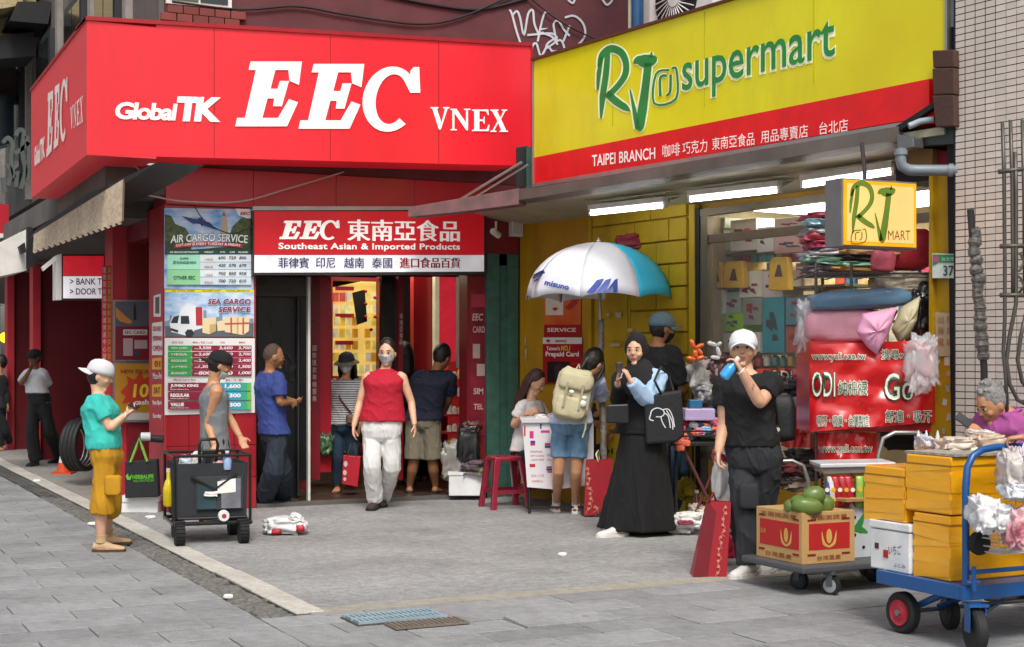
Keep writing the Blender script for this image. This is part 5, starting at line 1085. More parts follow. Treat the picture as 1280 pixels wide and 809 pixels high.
# ------------------------------------------------------------------ red vinyl covered sock bins
m_vin = mat('red_vinyl', 'c41a1e', .3, var=.07, scale=4, bump=.25, bscale=7, coat=.5); m_vg = mat('vinyl_green', '1e5a3c', .4); m_vw = mat('vinyl_white', 'e6e2d4', .4)
def ctext(b, d, st, x0, y0, x1, y1_, hpx, **k):
    p0 = C.q(x0, y0, d); p1 = C.q(x1, y1_, d); text(b, st, p0, p1, hpx*d/FPX, d, **k)
def vinyl(nm, lb, pts, d, dep, txts):
    t_ = thing(nm, lb, 'display bin', C, (C.q(pts[0], 445, d)[0], d, 0)); b = MB(C); n = 70
    L0, R0, y0l, y0r, y1l, y1r = pts; top = []; bot = []
    def surf(px, yy, e=0):   # gently rounded front
        u = (px-L0)/(R0-L0); dd = d+.10*(2*u-1)**4+.009*math.sin(u*23+yy*.08)+.008*math.sin(u*9-yy*.15)+.012*mnoise.noise((u*8, yy*.09, d))+e; x, z = C.q(px, yy, dd); return (x, dd, z)
    vs = []; fs = []; m_ = 24
    for j in range(m_+1):
        for i in range(n+1): px = L0+(R0-L0)*i/n; u = i/n; yy = (y0l+(y0r-y0l)*u)*(1-j/m_)+(y1l+(y1r-y1l)*u)*j/m_; vs.append(surf(px, yy))
    for j in range(m_):
        for i in range(n): a = j*(n+1)+i; fs.append((a, a+1, a+n+2, a+n+1))
    b.add(vs, fs); x0, z0_ = C.q(L0+1, y1l, d+.12); x1, z1_ = C.q(R0-1, y0r+2, d+.12); b.box(x0, x1, d+.12, d+dep, z0_, z1_); b.build('vinyl_cover', m_vin, t_, smooth='auto')
    for k, (st, xa, ya, xb, hh, kind) in enumerate(txts):
        for layer, (m_, off, bd) in enumerate(((m_vg, -.007, .05), (m_vw, -.010, .0)) if kind == 'w' else ((m_vw, -.007, .05), (m_vg, -.010, .0))):
            off -= .014 if hh > 20 else .003
            vsg, fsg = glyphs(st, bd if ord(max(st)) < 0x2E80 else 0, 0, 1); o_ = []
            g_ = 1.0 if layer == 0 else 0
            for u, v in vsg: o_.append(surf(xa-g_+(xb-xa+2*g_)*u, ya+g_-(hh+2*g_)*v, off))
            if ord(max(st)) >= 0x2E80 and layer == 0:
                for ex, ey in ((-.8, 0), (.8, 0), (0, .7), (0, -.7)):
                    MBx = MB(C); MBx.add([surf(xa+(xb-xa)*u+ex, ya-hh*v+ey, off) for u, v in vsg], fsg); MBx.build('lettering_outline', m_, t_)
            bb = MB(C); bb.add(o_, fsg); bb.build('lettering', m_, t_)
    return t_
vinyl('sock_bin', 'large bin wrapped in red vinyl printed ODI beside the yellow post', (1012, 1169, 431, 425, 540, 528), 9.75, .6,
      [('www.yuli.con.tw', 1015, 452, 1082, 11, 'g'), ('搜尋:www', 1102, 449, 1152, 12, 'g'), ('ODI', 1015, 496, 1044, 31, 'w'), ('純棉襪', 1048, 494, 1084, 18, 'g'), ('Go', 1106, 500, 1142, 33, 'w'), ('吸汗・吸臭・台灣製造', 1022, 533, 1086, 14, 'g'), ('舒適・吸汗', 1107, 528, 1164, 15, 'g')])
vinyl('sock_bin', 'lower small bin in red vinyl printed with a web address under the large one', (1022, 1100, 541, 541, 582, 582), 9.85, .4, [('www.yuli.con.tw', 1024, 568, 1090, 12, 'g')])
vinyl('sock_bin', 'rear bin in red vinyl printed ODI behind the woman in the white cap', (948, 1014, 461, 461, 506, 506), 11.0, .5, [('ODI', 962, 480, 990, 17, 'w'), ('棉', 1002, 479, 1012, 12, 'w')])
vinyl('sock_bin', 'dark red lower bin panel behind the black backpack', (960, 1016, 508, 508, 541, 541), 10.9, .5, [('氣・', 998, 528, 1012, 11, 'w')])
vinyl('sock_bin', 'deep red bin panel low behind the backpack with no print', (984, 1016, 541, 541, 560, 560), 10.95, .4, [])
for i, (px, py, c, lb) in enumerate([(985, 482, '22242a', 'black folded shirt heap on the rear sock bin'), (1000, 488, '3a3c44', 'dark grey folded socks on the rear sock bin'), (1006, 500, '8c9aa4', 'pale grey blue socks at the edge of the rear bin'), (972, 478, '5a4c50', 'brown grey folded socks on the rear sock bin'), (1004, 476, '6c2430', 'maroon folded socks on the rear sock bin')]):
    pil('folded_socks', px, py, 13, 7, 10.85, .1, mat('sock_'+c, c, .85, var=.3, scale=20, bump=.5), lb, 'socks', seed=i+30, group='folded socks on the rear bin', amp=.4)
for i, (px, py, c) in enumerate([(1000, 570, '2a2624'), (985, 585, '6a3030'), (1006, 592, '4a4038'), (992, 604, '8a7868'), (975, 598, '302c30'), (1012, 578, '5a5048')]):
    pil('stored_bundle', px, py, 15, 8, 10.2, .1, mat('bundle_'+c, c, .85, var=.3, bump=.5), ['dark bundle below the sock bins', 'maroon bundle behind the chrome tube', 'brown bundle above the mangoes', 'tan bundle above the mangoes', 'black bundle beside the grey trousers', 'grey brown bundle by the lower red vinyl'][i], 'bundle', seed=i+40, amp=.4)
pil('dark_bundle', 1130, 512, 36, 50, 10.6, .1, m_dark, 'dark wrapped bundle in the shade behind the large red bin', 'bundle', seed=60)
# ------------------------------------------------------------------ sock table with piles
tb2 = thing('folding_table', 'black folding table with a wire edge piled with socks beside the woman in black', 'table', C, (C.q(885, 445, 12.3)[0], 12.3, 0))
d0 = 12.0; x0, zt_ = C.q(838, 551, d0); x1, _ = C.q(936, 551, d0); zt_ = C.q(880, 553, d0)[1]
MB(C).box(x0, x1, d0, d0+.6, zt_-.03, zt_).build('top', m_dark, tb2, bevel=.004)
b = MB(C)
for z in (zt_+.05, zt_+.09): b.tube([(x0, d0, z), (x1, d0, z), (x1, d0+.6, z), (x0, d0+.6, z)], .007, 6, closed=True)
b.build('edge_rail', m_dark, tb2)
for xa, ya in ((x0+.05, .04), (x1-.05, .04), (x0+.05, .56), (x1-.05, .56)): MB(C).tube([(xa, d0+ya, zt_-.03), (xa, d0+ya, 0)], .014, 8).build('leg', m_dark, tb2)
MB(C).tube([(x0+.1, d0+.02, zt_-.03), (x1-.2, d0+.02, .02)], .013, 8).build('brace', mat('brace_maroon', '5a2a2c', .5), tb2); MB(C).tube([(x1-.2, d0+.05, zt_-.03), (x0+.15, d0+.05, .02)], .013, 8).build('brace', MATS['brace_maroon'], tb2)
scol = [('7fb8d8', 'light blue'), ('e07a98', 'pink'), ('1a1a1e', 'black'), ('8a8e96', 'grey'), ('58a8b0', 'teal'), ('c8486c', 'rose'), ('343842', 'charcoal'), ('b8b4d8', 'lilac'), ('d86a50', 'coral'), ('24303c', 'navy')]
for i in range(46):
    row = i//12; px = 846+(i % 12)*7.2+rr.uniform(-2, 2); py = 546-row*7+rr.uniform(-2, 2)-(6 if px > 862 else 0); c, nm = scol[rr.randrange(10)]
    pil('rolled_socks', px, py, 6.5, 4.6, 12.15+row*.11, .04, mat('sock_'+c, c, .85, var=.2, scale=30, bump=.5), nm+' rolled socks in the pile on the folding table', 'socks', rz=rr.uniform(-.5, .5), seed=i, group='%s rolled socks on the table' % nm, amp=.25)
for i, (px, py) in enumerate([(848, 552), (857, 554), (850, 560)]): pil('rolled_socks', px, py, 6, 4, 11.96, .03, mat('sock_d86a50', 'd86a50'), 'coral red rolled socks hanging in the wire edge of the table', 'socks', seed=i+3, group='coral socks in the wire edge')
tr_ = thing('plastic_tray', 'lilac plastic tray standing on the sock pile', 'tray', C, (C.q(868, 518, 12.2)[0], 12.2, .95))
crect(856, 511, 894, 526, 12.2, .25).build('tray', mat('lilac_plastic', 'b8a8d0', .4), tr_, bevel=.01); crect(862, 500, 878, 511, 12.22, .15).build('blue_box', mat('blue_box', '2a6890', .4), tr_, bevel=.005)
for i, (px, py, wx, wy, c, lb) in enumerate([(878, 470, 16, 20, 'a8a4a0', 'grey plastic wrapped plush bundle hanging over the sock table'), (896, 462, 14, 16, '5a2c34', 'maroon wrapped bundle left of the white cap woman'), (884, 492, 14, 10, 'b8b4b0', 'pale wrapped bundle just above the lilac tray'), (898, 500, 16, 18, '4c4e54', 'dark grey wrapped bundle by the black sleeve'), (902, 482, 10, 10, '88888c', 'mid grey wrapped bundle beside the arm'), (914, 520, 14, 14, '2c2c30', 'black wrapped bundle behind the hanging arm')]):
    pil('wrapped_bundle', px, py, wx, wy, 12.5, .12, mat('wrap_'+c, c, .35, var=.5, scale=12, bump=.9, bscale=14, coat=.5), lb, 'bundle', seed=i+50, amp=.5)
hb = thing('balloon_rack', 'dark rail behind the sock table carrying the hanging bundles', 'rail', C, (C.q(880, 445, 12.7)[0], 12.7, 0))
b = MB(C); xa = C.q(866, 445, 12.7)[0]; xb = C.q(925, 445, 12.7)[0]; b.tube([(xa, 12.7, 0), (xa, 12.7, 1.42), (xb, 12.7, 1.42), (xb, 12.7, 0)], .012, 8); b.build('rail', m_dark, hb)
def balloon(lb, m, pts):
    t_ = thing('balloon_animal', lb, 'balloon', C, (C.q(pts[0][0][0], 445, 12.3)[0], 12.3, 1.3))
    for a, c, r in pts:
        p, q_ = ray(*a, 12.3), ray(*c, 12.3); b = MB(); n = 7; b.tube([p+(q_-p)*k/n for k in range(n+1)], [r*math.sqrt(max(.06, 1-((2*k/n-1)**4))) for k in range(n+1)], 10); b.build('segment', m, t_, smooth=True)
balloon('twisted orange balloon animal above the sock table', mat('balloon_orange', 'd85a10', .2, coat=.8), [((863, 424), (868, 436), .022), ((868, 436), (880, 430), .02), ((868, 437), (870, 448), .024), ((858, 447), (870, 450), .022), ((870, 449), (881, 446), .022), ((872, 436), (878, 444), .018)])
balloon('twisted white balloon animal beside the orange one', mat('balloon_white', 'dcdcdc', .2, coat=.8), [((884, 428), (896, 432), .02), ((896, 432), (902, 428), .016), ((896, 433), (900, 446), .018), ((888, 446), (900, 448), .018)])
bt = thing('glass_bottle', 'brown glass bottle with a pale cap standing under the sock table', 'bottle', C, (C.q(871, 640, 12.4)[0], 12.4, .1))
x, z = C.q(871, 641, 12.4); b = MB(C); b.at(x, 12.4, z).lathe([(.03, 0), (.036, .01), (.036, .11), (.016, .15), (.015, .17)], 14); b.build('glass', mat('amber_glass', '5a2410', .1, coat=.8), bt, smooth='auto'); b = MB(C); b.at(x, 12.4, z).lathe([(.018, .165), (.018, .19)], 12); b.build('cap', m_white, bt)
for i, (px, py, wx, wy, c, lb) in enumerate([(905, 600, 12, 34, 'e8e6e4', 'tall white plastic bag behind the red shopping bag'), (916, 640, 10, 26, 'd8d4d4', 'white plastic bag against the grey trousers'), (902, 571, 9, 8, 'a01830', 'dark red wrapped item on the white plastic bags'), (908, 672, 12, 22, 'c82850', 'crimson thin plastic bag beside the grey trousers')]):
    pil('plastic_bag', px, py, wx, wy, 10.3, .1, mat('film_'+c, c, .35, var=.12, scale=9, bump=1, bscale=16, coat=.4), lb, 'bag', seed=i+70, amp=.45)
for i, (px, py, wx, wy, c, lb) in enumerate([(862, 650, 22, 9, 'e2e0dc', 'bulging white cloth bag on the ground left of the red bag'), (850, 660, 14, 6, 'c8c4c0', 'pale rumpled cloth on the ground under the white cloth bag'), (872, 640, 10, 8, 'd4c8b8', 'cream rumpled cloth on top of the white cloth bag'), (866, 662, 14, 6, 'bcb8b8', 'grey rumpled cloth at the foot of the pile'), (875, 622, 8, 6, 'a89010', 'yellow bag under the sock table'), (858, 612, 10, 12, '8c7810', 'dark yellow bag behind the table legs')]):
    pil('cloth_bundle', px, py, wx, wy, 12.05+i*.05 if i < 4 else 12.7, .12, mat('cloth_'+c, c, .8, var=.2, scale=9, bump=.8, bscale=14), lb, 'bundle', seed=i+80, amp=.5)
pil('colour_stripe_cloth', 857, 653, 10, 3, 11.93, .03, mat('stripe_cloth', '8c3a50', .8, var=.5, scale=40, bump=.4), 'maroon striped cloth edge on the white bundle pile', 'cloth', seed=93, amp=.3)
# ------------------------------------------------------------------ shopping bags
m_bagred = mat('bag_red', '9c1424', .5, var=.07, scale=4, bump=.12, coat=.15); m_bagdk = mat('bag_red_dark', '6f0f1c', .5, var=.1)
def shopbag(lb, D, bl_, br_, tr2, tl2, side=None, handle=None, hm=None, group=None):
    t_ = thing('shopping_bag', lb, 'bag', C, (C.q((bl_[0]+br_[0])/2, 445, D)[0], D, 0), group=group)
    f = [C.q(*p, D) for p in (bl_, br_, tr2, tl2)]; b = MB(C); dp = .12
    b.add([(x, D, z) for x, z in f]+[(f[0][0], D+dp*1.4, f[0][1]), (f[1][0], D+dp*1.4, f[1][1]), (f[2][0], D+dp*.6, f[2][1]), (f[3][0], D+dp*.6, f[3][1])], [(0, 1, 2, 3), (4, 5, 6, 7), (0, 1, 5, 4), (1, 2, 6, 5), (3, 0, 4, 7)])
    b.build('body', m_bagred, t_)
    if side: MB(C).slab([C.q(*p, D-.004) for p in side], D-.006, D-.002).build('gusset', m_bagdk, t_)
    if handle:
        b = MB(C); b.tube([(C.q(*p, D-.01)[0], D-.01+.01*i, C.q(*p, D-.01)[1]) for i, p in enumerate(handle)], .008, 6); b.build('handle', hm or m_bagdk, t_, smooth=True)
    return t_
def flourish(t_, D, cols_, m, px0, py0, px1, py1, n, seed):
    r2 = random.Random(seed); b = MB(C); yy = D-.008
    for k in range(n):
        u = k/max(1, n-1); px = px0+(px1-px0)*u+r2.uniform(-2, 2); py = py0+(py1-py0)*u; a = r2.uniform(0, 6)
        polys(b, [[(px+2.1*math.cos(a+j)*(.6+.4*(j % 2)), py+2.1*math.sin(a+j)*(.6+.4*(j % 2))) for j in [2*PI*q/9 for q in range(9)]], stroke([(px, py), (px+3*math.cos(a), py+3), (px+r2.uniform(-3, 3), py+7)], .7)], lambda a_, b_: C.q(a_, b_, yy), yy)
    b.build('floral_print', m, t_)
m_gold = mat('print_gold', 'c88068', .5)
sb1 = shopbag('red paper shopping bag with floral print beside the white sneakers and denim shorts', 13.3, (730, 645), (762, 643), (766, 574), (733, 575), None, [(748, 578), (745, 568), (748, 563), (749, 578), (756, 587), (766, 590)], mat('rope_cream', 'd8d0a0', .6))
flourish(sb1, 13.3, None, m_gold, 736, 586, 737, 636, 9, 1); flourish(sb1, 13.3, None, m_gold, 742, 634, 760, 637, 4, 2)
sb2 = shopbag('tall red paper shopping bag with gold floral edge left of the white sneakers', 9.7, (866, 722), (908, 724), (914, 628), (885, 626), [(866, 722), (884, 725), (895, 640), (884, 626)], [(886, 628), (892, 616), (896, 628)], None)
flourish(sb2, 9.7, None, m_gold, 908, 634, 896, 716, 12, 3)
cpoly([(876, 660), (888, 622), (892, 624), (881, 664)], 9.85, .02).build('paper_insert', mat('kraft', 'b89468', .8), sb2)
# ------------------------------------------------------------------ ground goods at the shop door, stools, counter
wb = thing('foam_box', 'white foam box low on the ground in front of the jar shelf', 'box', C, (C.q(580, 617, 15.3)[0], 15.3, 0)); crect(561, 592, 606, 620, 14.85, .22).build('box', mat('foam_white', 'dcdcdc', .7, bump=.1), wb, bevel=.008); crect(560, 590.5, 607, 594, 14.84, .24).build('rim', mat('foam_white', ''), wb)
pil('plastic_bag', 567, 576, 14, 22, 15.05, .08, mat('grey_film', '9a9890', .35, var=.3, bump=1, bscale=14, alpha=.75, coat=.4), 'large grey translucent plastic bag behind the foam box', 'bag', seed=90, amp=.45)
pil('dark_sack', 586, 556, 13, 26, 15.0, .09, mat('sack_black', '17181a', .5, bump=.6, bscale=9, coat=.3), 'black bulging sack against the dark red wall', 'sack', seed=91, amp=.3)
pil('vegetable_bag', 594, 585, 16, 8, 14.95, .12, mat('veg_purple', '6a3a6a', .5, var=.4, hex2='5a6a3a', scale=9, bump=.8), 'purple and green vegetable bag on the foam box', 'bag', seed=92, amp=.5)
pil('plastic_bag', 590, 534, 9, 7, 15.0, .08, mat('brown_film', '6a3a2c', .4, bump=.8), 'small brown plastic bag on top of the black sack', 'bag', seed=93, amp=.5)
m_stool = mat('stool_plastic', '8c1e34', .3, var=.05, coat=.3)
def stool(lb, bx, by, D, s):
    t_ = thing('plastic_stool', lb, 'stool', Frame(0, 0, -26.2), (C.q(bx, 445, D)[0], D, 0), rz=.35)
    M = WM[t_.name]; h = .46*s
    b = MB(M); b.loft([[(x*k, y*k, z) for x, y in [(-.13, -.13), (0, -.14), (.13, -.13), (.14, 0), (.13, .13), (0, .14), (-.13, .13), (-.14, 0)]] for k, z in ((1.0*s, h-.045), (1.02*s, h-.02), (.97*s, h-.003), (.9*s, h))]); b.build('seat', m_stool, t_, bevel=.004)
    for sx in (-1, 1):
        for sy in (-1, 1):
            lg = MB(M); a = (sx*.115*s, sy*.115*s); e = (sx*.165*s, sy*.165*s)
            lg.loft([[(c[0]+dx*w_, c[1]+dy*w_, z) for dx, dy in ((-1, -1), (1, -1), (1, 1), (-1, 1))] for c, z, w_ in ((a, h-.03, .03*s), (((a[0]+e[0])/2, (a[1]+e[1])/2), h*.5, .023*s), (e, .0, .024*s))]); lg.build('leg', m_stool, t_, bevel=.006)
    for (x0_, y0_, x1_, y1_) in ((-1, -1, 1, -1), (1, -1, 1, 1), (1, 1, -1, 1), (-1, 1, -1, -1)):
        q_ = .146*s; b = MB(M); p, r = Vector((x0_*q_, y0_*q_, h*.33)), Vector((x1_*q_, y1_*q_, h*.33)); n_ = (r-p).normalized(); n2 = Vector((-n_.y, n_.x, 0))*.008
        b.loft([[c+n2+Vector((0, 0, .018)), c-n2+Vector((0, 0, .018)), c-n2-Vector((0, 0, .018)), c+n2-Vector((0, 0, .018))] for c in (p, r)]); b.build('stretcher', m_stool, t_)
    return t_
stool('dark red plastic stool standing free left of the sales counter', 631, 633, 14.15, 1.08)
stool('dark red plastic stool half hidden behind the sales counter', 668, 620, 14.9, .9)
# counter wrapped in printed sheet
ct = thing('sales_counter', 'small sales counter wrapped in white sheet printed with little flags and red text', 'counter', C, (C.q(680, 445, 13.6)[0], 13.6, 0))
Dc = 13.55; cpoly([(653, 528), (690, 526), (694, 612), (659, 609)], Dc, .015).build('front_sheet', mat('sheet_white', 'd8d4d6', .5, var=.03), ct)
cpoly([(690, 526), (742, 529), (742, 606), (694, 612)], Dc+.005, .015).build('front_sheet', mat('sheet_white', ''), ct)
cpoly([(650, 523), (735, 522), (738, 528), (652, 529)], Dc-.03, .45).build('top', mat('counter_top', 'c8c4c8', .5), ct, bevel=.004)
x0_, _ = C.q(662, 445, Dc); x1_, _ = C.q(738, 445, Dc)
for xa in (x0_, x1_):
    for ya in (Dc+.04, Dc+.4): MB(C).tube([(xa, ya, 0), (xa, ya, .85)], .012, 6).build('leg', m_dark, ct)
MB(C).tube([(x0_, Dc+.04, .06), (x1_, Dc+.04, .06)], .01, 6).build('rail', m_dark, ct)
m_fr, m_fb, m_fw = mat('flag_red', 'b82030', .5), mat('flag_blue', '283a8c', .5), mat('flag_white', 'e4e2e2', .5)
def cpr(parent, D, m, shapes, nm='print'):
    b = MB(C); polys(b, shapes, lambda a, c: C.q(a, c, D), D); return b.build(nm, m, parent)
def rc(a, b_, c, d_): return [(a, b_), (c, b_), (c, d_), (a, d_)]
cpr(ct, Dc-.002, m_fr, [rc(663, 554, 669, 557), rc(662, 580, 669, 584), rc(681, 554, 688, 556.5), rc(683, 583, 690, 585), rc(684, 589, 690, 591), rc(655, 532, 657, 545)])
cpr(ct, Dc-.002, m_fb, [rc(663, 551, 669, 554), rc(681, 557, 688, 560), rc(683, 585.6, 690, 588.4), rc(675, 530, 677, 536)])
cpr(ct, Dc-.002, mat('logo_pink', 'c82870', .5), [rc(662, 539, 667, 548), rc(676, 538, 687, 541)])
b = MB(C)
for st, x0, y0, x1, h in (('PREPAID', 663, 566, 678, 2.4), ('SIM CARD', 663, 571, 680, 2.4), ('LOAD HERE', 664, 576, 680, 2.4), ('5G LTE', 664, 596, 680, 2.6), ('OPEN', 665, 603, 678, 2.6), ('WIFI', 683, 570, 689, 2.2), ('CALL', 683, 576, 690, 2.2)): ctext(b, Dc-.003, st, x0, y0, x1, y0, h)
b.build('lettering', mat('ink_b04048', 'b04048', .5), ct)
for i, (px, py, wx, wy, c, lb) in enumerate([(676, 521, 8, 3, 'e0dcdc', 'small pile of white papers on the sales counter'), (690, 520, 6, 3, 'b8a8b0', 'pinkish leaflets on the sales counter by the backpack')]):
    pil('paper_pile', px, py, wx, wy, 13.7, .05, mat('pp_'+c, c, .7, bump=.4), lb, 'papers', seed=i+95, amp=.3)
# posters on the yellow wall
def yposter(nm, lb, x0, y0, x1, y1, m):
    t_ = thing(nm, lb, 'poster', R, (rq((x0+x1)/2, .78), .78, 1)); P_ = Print(R, .785, t_); P_.board([(x0, y0), (x1, y0), (x1, y1), (x0, y1)], .006, m); return P_
Q_ = yposter('orange_poster', 'red and orange poster with a white card under the left edge of the umbrella', 680, 372, 726, 421, mat('poster_orange', 'c8401c', .45, hex2='d8803c', scale=2))
Q_.rects('a01820', (680, 406, 726, 421)); Q_.rects('d8d0c0', (682, 373, 704, 394)); Q_.shp('b03028', [(706, 385), (718, 372), (724, 372), (722, 380), (712, 388)]); Q_.shp('c03028', [(690, 386), (694, 384), (698, 386), (694, 389)]); Q_.txt('e8d8c8', ('SERVICE', 684, 720, 410, 415))
Q_ = yposter('prepaid_poster', 'red poster reading Prepaid Card with a white header behind the backpack woman', 678.5, 422, 727.5, 480, mat('poster_pred', 'a8141c', .4))
Q_.rects('dcd8d4', (678.5, 422, 727.5, 430)); Q_.rects('1c1418', (684, 452, 712, 478)); Q_.shp('3a2a30', [(692, 458), (700, 454), (706, 462), (704, 474), (694, 474)])
Q_.txt('f0ece8', ('Prepaid Card', 682, 723.5, 439.5, 447.5, 0, .03), ("Taiwan's", 683, 700, 433, 438)); Q_.txt('e8c020', ('NO.1', 701, 713, 432, 438.5, .2, .04)); Q_.txt('803040', ('SERVICE', 694, 708, 425, 428)); Q_.shp('c02030', [(682, 426), (685, 424), (688, 426), (685, 428.5)]); Q_.rects('c83038', (714, 454, 726, 456), (714, 460, 726, 462))
for k, (x0, y0, w_, h_) in enumerate([(757, 392, 6, 3), (769, 391, 8, 6), (784, 411, 7, 4), (763, 430, 12, 3), (744, 455, 3, 5), (655, 422, 3, 9), (656, 437, 3, 7), (654, 445, 4, 3)]):
    tt = .765 if x0 > 700 else .79; b = MB(R); polys(b, [[(x0, y0), (x0+w_, y0-.6), (x0+w_-.8, y0+h_), (x0+.5, y0+h_+.5)]], rpx(tt), tt); b.build('sticker_scrap', mat('scrap', 'c0b898', .8, dirt=.2), rb)
pil('hanging_bag', 787, 303, 17, 9, 13.75, .12, mat('bag_rose', '8c2c38', .6, bump=.6), 'dark rose bundle stored on a ledge above the umbrella', 'bundle', seed=33, amp=.3)
# ------------------------------------------------------------------ umbrella
um = thing('parasol', 'white and turquoise parasol with blue lettering over the sales counter', 'umbrella', C, (C.q(754, 445, 13.5)[0], 13.5, 0))
Du = 13.45; ax_, azp = C.q(746, 303, Du); ex = .68
cxu, cyu = C.q(748, 445, Du)[0], Du; ztop = azp; NP = 8
tilt = Matrix.Translation((cxu, cyu, 0)) @ Matrix.Rotation(.02, 4, 'Y')
zedge = C.q(748, 376, Du)[1]
def upt(a, u):
    """a: panel angle, u 0 apex .. 1 rim"""
    k = (a/(2*PI/NP)) % 1; sag = 4*k*(1-k)
    r = ex*(math.sin(u*PI/2*.96)/math.sin(PI/2*.96))*(1-.045*sag*u); z = ztop-(ztop-zedge)*(1-math.cos(u*PI/2*.99)**.95)+.035*sag*u**3-.0
    ph = a+PI/8+.10
    return Vector((cxu+r*math.cos(ph), cyu+r*math.sin(ph), z))
m_uw = mat('umbrella_white', 'dfe0e8', .5, var=.04, bump=.06); m_ut = mat('umbrella_turquoise', '34c0ea', .45, var=.05, bump=.06); m_ub = mat('umbrella_print', '24409a', .5)  # turquoise made lighter to stand in for light shining through the cloth
# panels counted from angle; facing camera is -y (phi=-90deg)
for p in range(NP):
    b = MB(C); vs = []; fs = []; nu, na = 10, 8
    for iu in range(nu+1):
        for ia in range(na+1): vs.append(upt((p+ia/na*.9999)*2*PI/NP, .02+.98*iu/nu))
    for iu in range(nu):
        for ia in range(na): a = iu*(na+1)+ia; fs.append((a, a+1, a+na+2, a+na+1))
    b.add(vs, fs); ph = math.degrees((p+.5)*2*PI/NP+PI/8+.10) % 360
    turq = (ph > 300 or ph < 28)
    o = b.build('panel', m_ut if turq else m_uw, um, smooth=True); sm = o.modifiers.new('s', 'SOLIDIFY'); sm.thickness = .002
b = MB(C); pole = [(cxu, cyu, ztop+.015), (cxu+.0, cyu, .02)]; b.tube([(cxu, cyu, ztop+.03), (cxu+.03, cyu+.02, 1.2), (cxu+.06, cyu+.05, .02)], .013, 10); b.build('pole', m_alu, um, smooth='auto')
b = MB(C); n = 26; b.tube([(cxu+.02+i*.0017+.004*math.sin(i), cyu+.02, 1.78-i*.067) for i in range(n)], [.029+.005*math.sin(i*2.2) for i in range(n)], 9); b.build('plastic_wrap', mat('grey_wrap', '7a766e', .4, var=.4, scale=25, bump=.8, coat=.4), um, smooth=True)
for p in range(NP):
    b = MB(C); a = p*2*PI/NP+1e-4; b.tube([upt(a, u)-Vector((0, 0, .008)) for u in (.03, .3, .55, .8, 1)], .004, 5); b.build('rib', m_iron, um)
b = MB(C); b.at(cxu, cyu, 0).lathe([(.012, ztop), (.02, ztop+.01), (.008, ztop+.03), (.003, ztop+.045)], 10); b.build('finial', m_white, um)
b = MB(C); b.at(cxu+.04, cyu+.04, 0).lathe([(.2, 0), (.2, .05), (.06, .08), (.03, .22)], 20); b.build('base', m_dgrey, um, smooth='auto')
def uproj(px, py):   # point of the canopy surface under a photo point: march the sight line
    d = camw((px-640)/FPX, 1.0); d.z = (YH-py)/FPX; o = C.I @ Vector((0, 0, CAMH)); dl = C.I.to_3x3() @ d; best = None
    for k in range(400):
        t = (Du-.8)+k*.8/400; p = o+dl*(t/dl.y); r = math.hypot(p.x-cxu, p.y-cyu); an = math.atan2(p.y-cyu, p.x-cxu)-PI/8-.10
        lo, hi = 0, 1
        for _ in range(14):
            mid = (lo+hi)/2; q_ = upt(an, mid)
            if math.hypot(q_.x-cxu, q_.y-cyu) < r: lo = mid
            else: hi = mid
        if r <= ex*1.0 and p.z <= upt(an, lo).z+.0: return (p.x, p.y-.012, p.z+.006)
    return (o+dl*((Du-.5)/dl.y))[:]
def uprint(shapes, m=m_ub):
    from mathutils.geometry import tessellate_polygon
    for sh_ in shapes:
        tri = tessellate_polygon([[Vector((a, c, 0)) for a, c in sh_]]); b = MB(C); b.add([uproj(a, c) for a, c in sh_], [tuple(t) for t in tri]); b.build('logo', m, um)
# running-bird style mark as on the parasol: three slanted bands
uprint([[(733, 367), (746, 351), (755, 349), (752, 355), (742, 367)], [(745, 367), (757, 351), (764, 349), (762, 355), (754, 367)], [(757, 367), (768, 351), (772, 349), (772, 366), (767, 366.5), (766, 358), (763, 367)]])
vs, fs = glyphs('mizuno', .03, .25); b = MB(C); b.add([uproj(680+31*u+0*v, 357+u*7-7*v) for u, v in vs], fs); b.build('lettering', m_ub, um)
uprint([stroke([(665, 345), (680, 338)], 1.3), stroke([(666, 349), (681, 341)], 1.3), stroke([(667, 353), (672, 350)], 1.3)])
# ------------------------------------------------------------------ left side: foam box, tote bag on a rail, cone, hose coils
fb = thing('foam_box', 'white foam box on the ground under the black tote bag', 'box', F, (-.2, -.05, 0))
d_ = 13.7; crect(150, 626, 197, 648, d_, .3).build('box', mat('foam_white', ''), fb, bevel=.008); crect(148, 621, 198, 628, d_-.012, .33).build('lid', mat('foam_white', ''), fb, bevel=.006)
tg = thing('tote_bag', 'black tote bag with green handles and printed green lettering hanging on the rail', 'bag', C, (C.q(176, 445, 13.65)[0], 13.65, .2))
cpoly([(156, 577), (196, 574), (198, 621), (156, 623)], 13.6, .1).build('body', mat('tote_black', '17191c', .7, bump=.3), tg, bevel=.01)
m_lime = mat('lime_print', '5fae28', .5)
b = MB(C); b.tube([(C.q(*p, 13.59)[0], 13.59, C.q(*p, 13.59)[1]) for p in ((163, 578), (170, 560), (174, 548), (178, 560), (184, 577))], [.012, .014, .014, .014, .012], 6); b.build('handle', mat('lime_strap', '76a040', .7), tg)
b = MB(C); b.tube([(C.q(*p, 13.68)[0], 13.68, C.q(*p, 13.68)[1]) for p in ((160, 578), (168, 556), (173, 545), (176, 556), (178, 577))], .009, 6); b.build('handle', m_dark, tg)
b = MB(C); ctext(b, 13.595, 'HERBALIFE', 165.5, 599, 192, 598, 5, bold=.03); ctext(b, 13.595, 'NUTRITION', 167, 603, 192, 602, 3); b.build('lettering', m_lime, tg)
cpr(tg, 13.595, m_lime, [[(157, 595), (160, 592), (161, 597), (165, 593), (163, 600), (159, 600)]], 'leaf_logo')
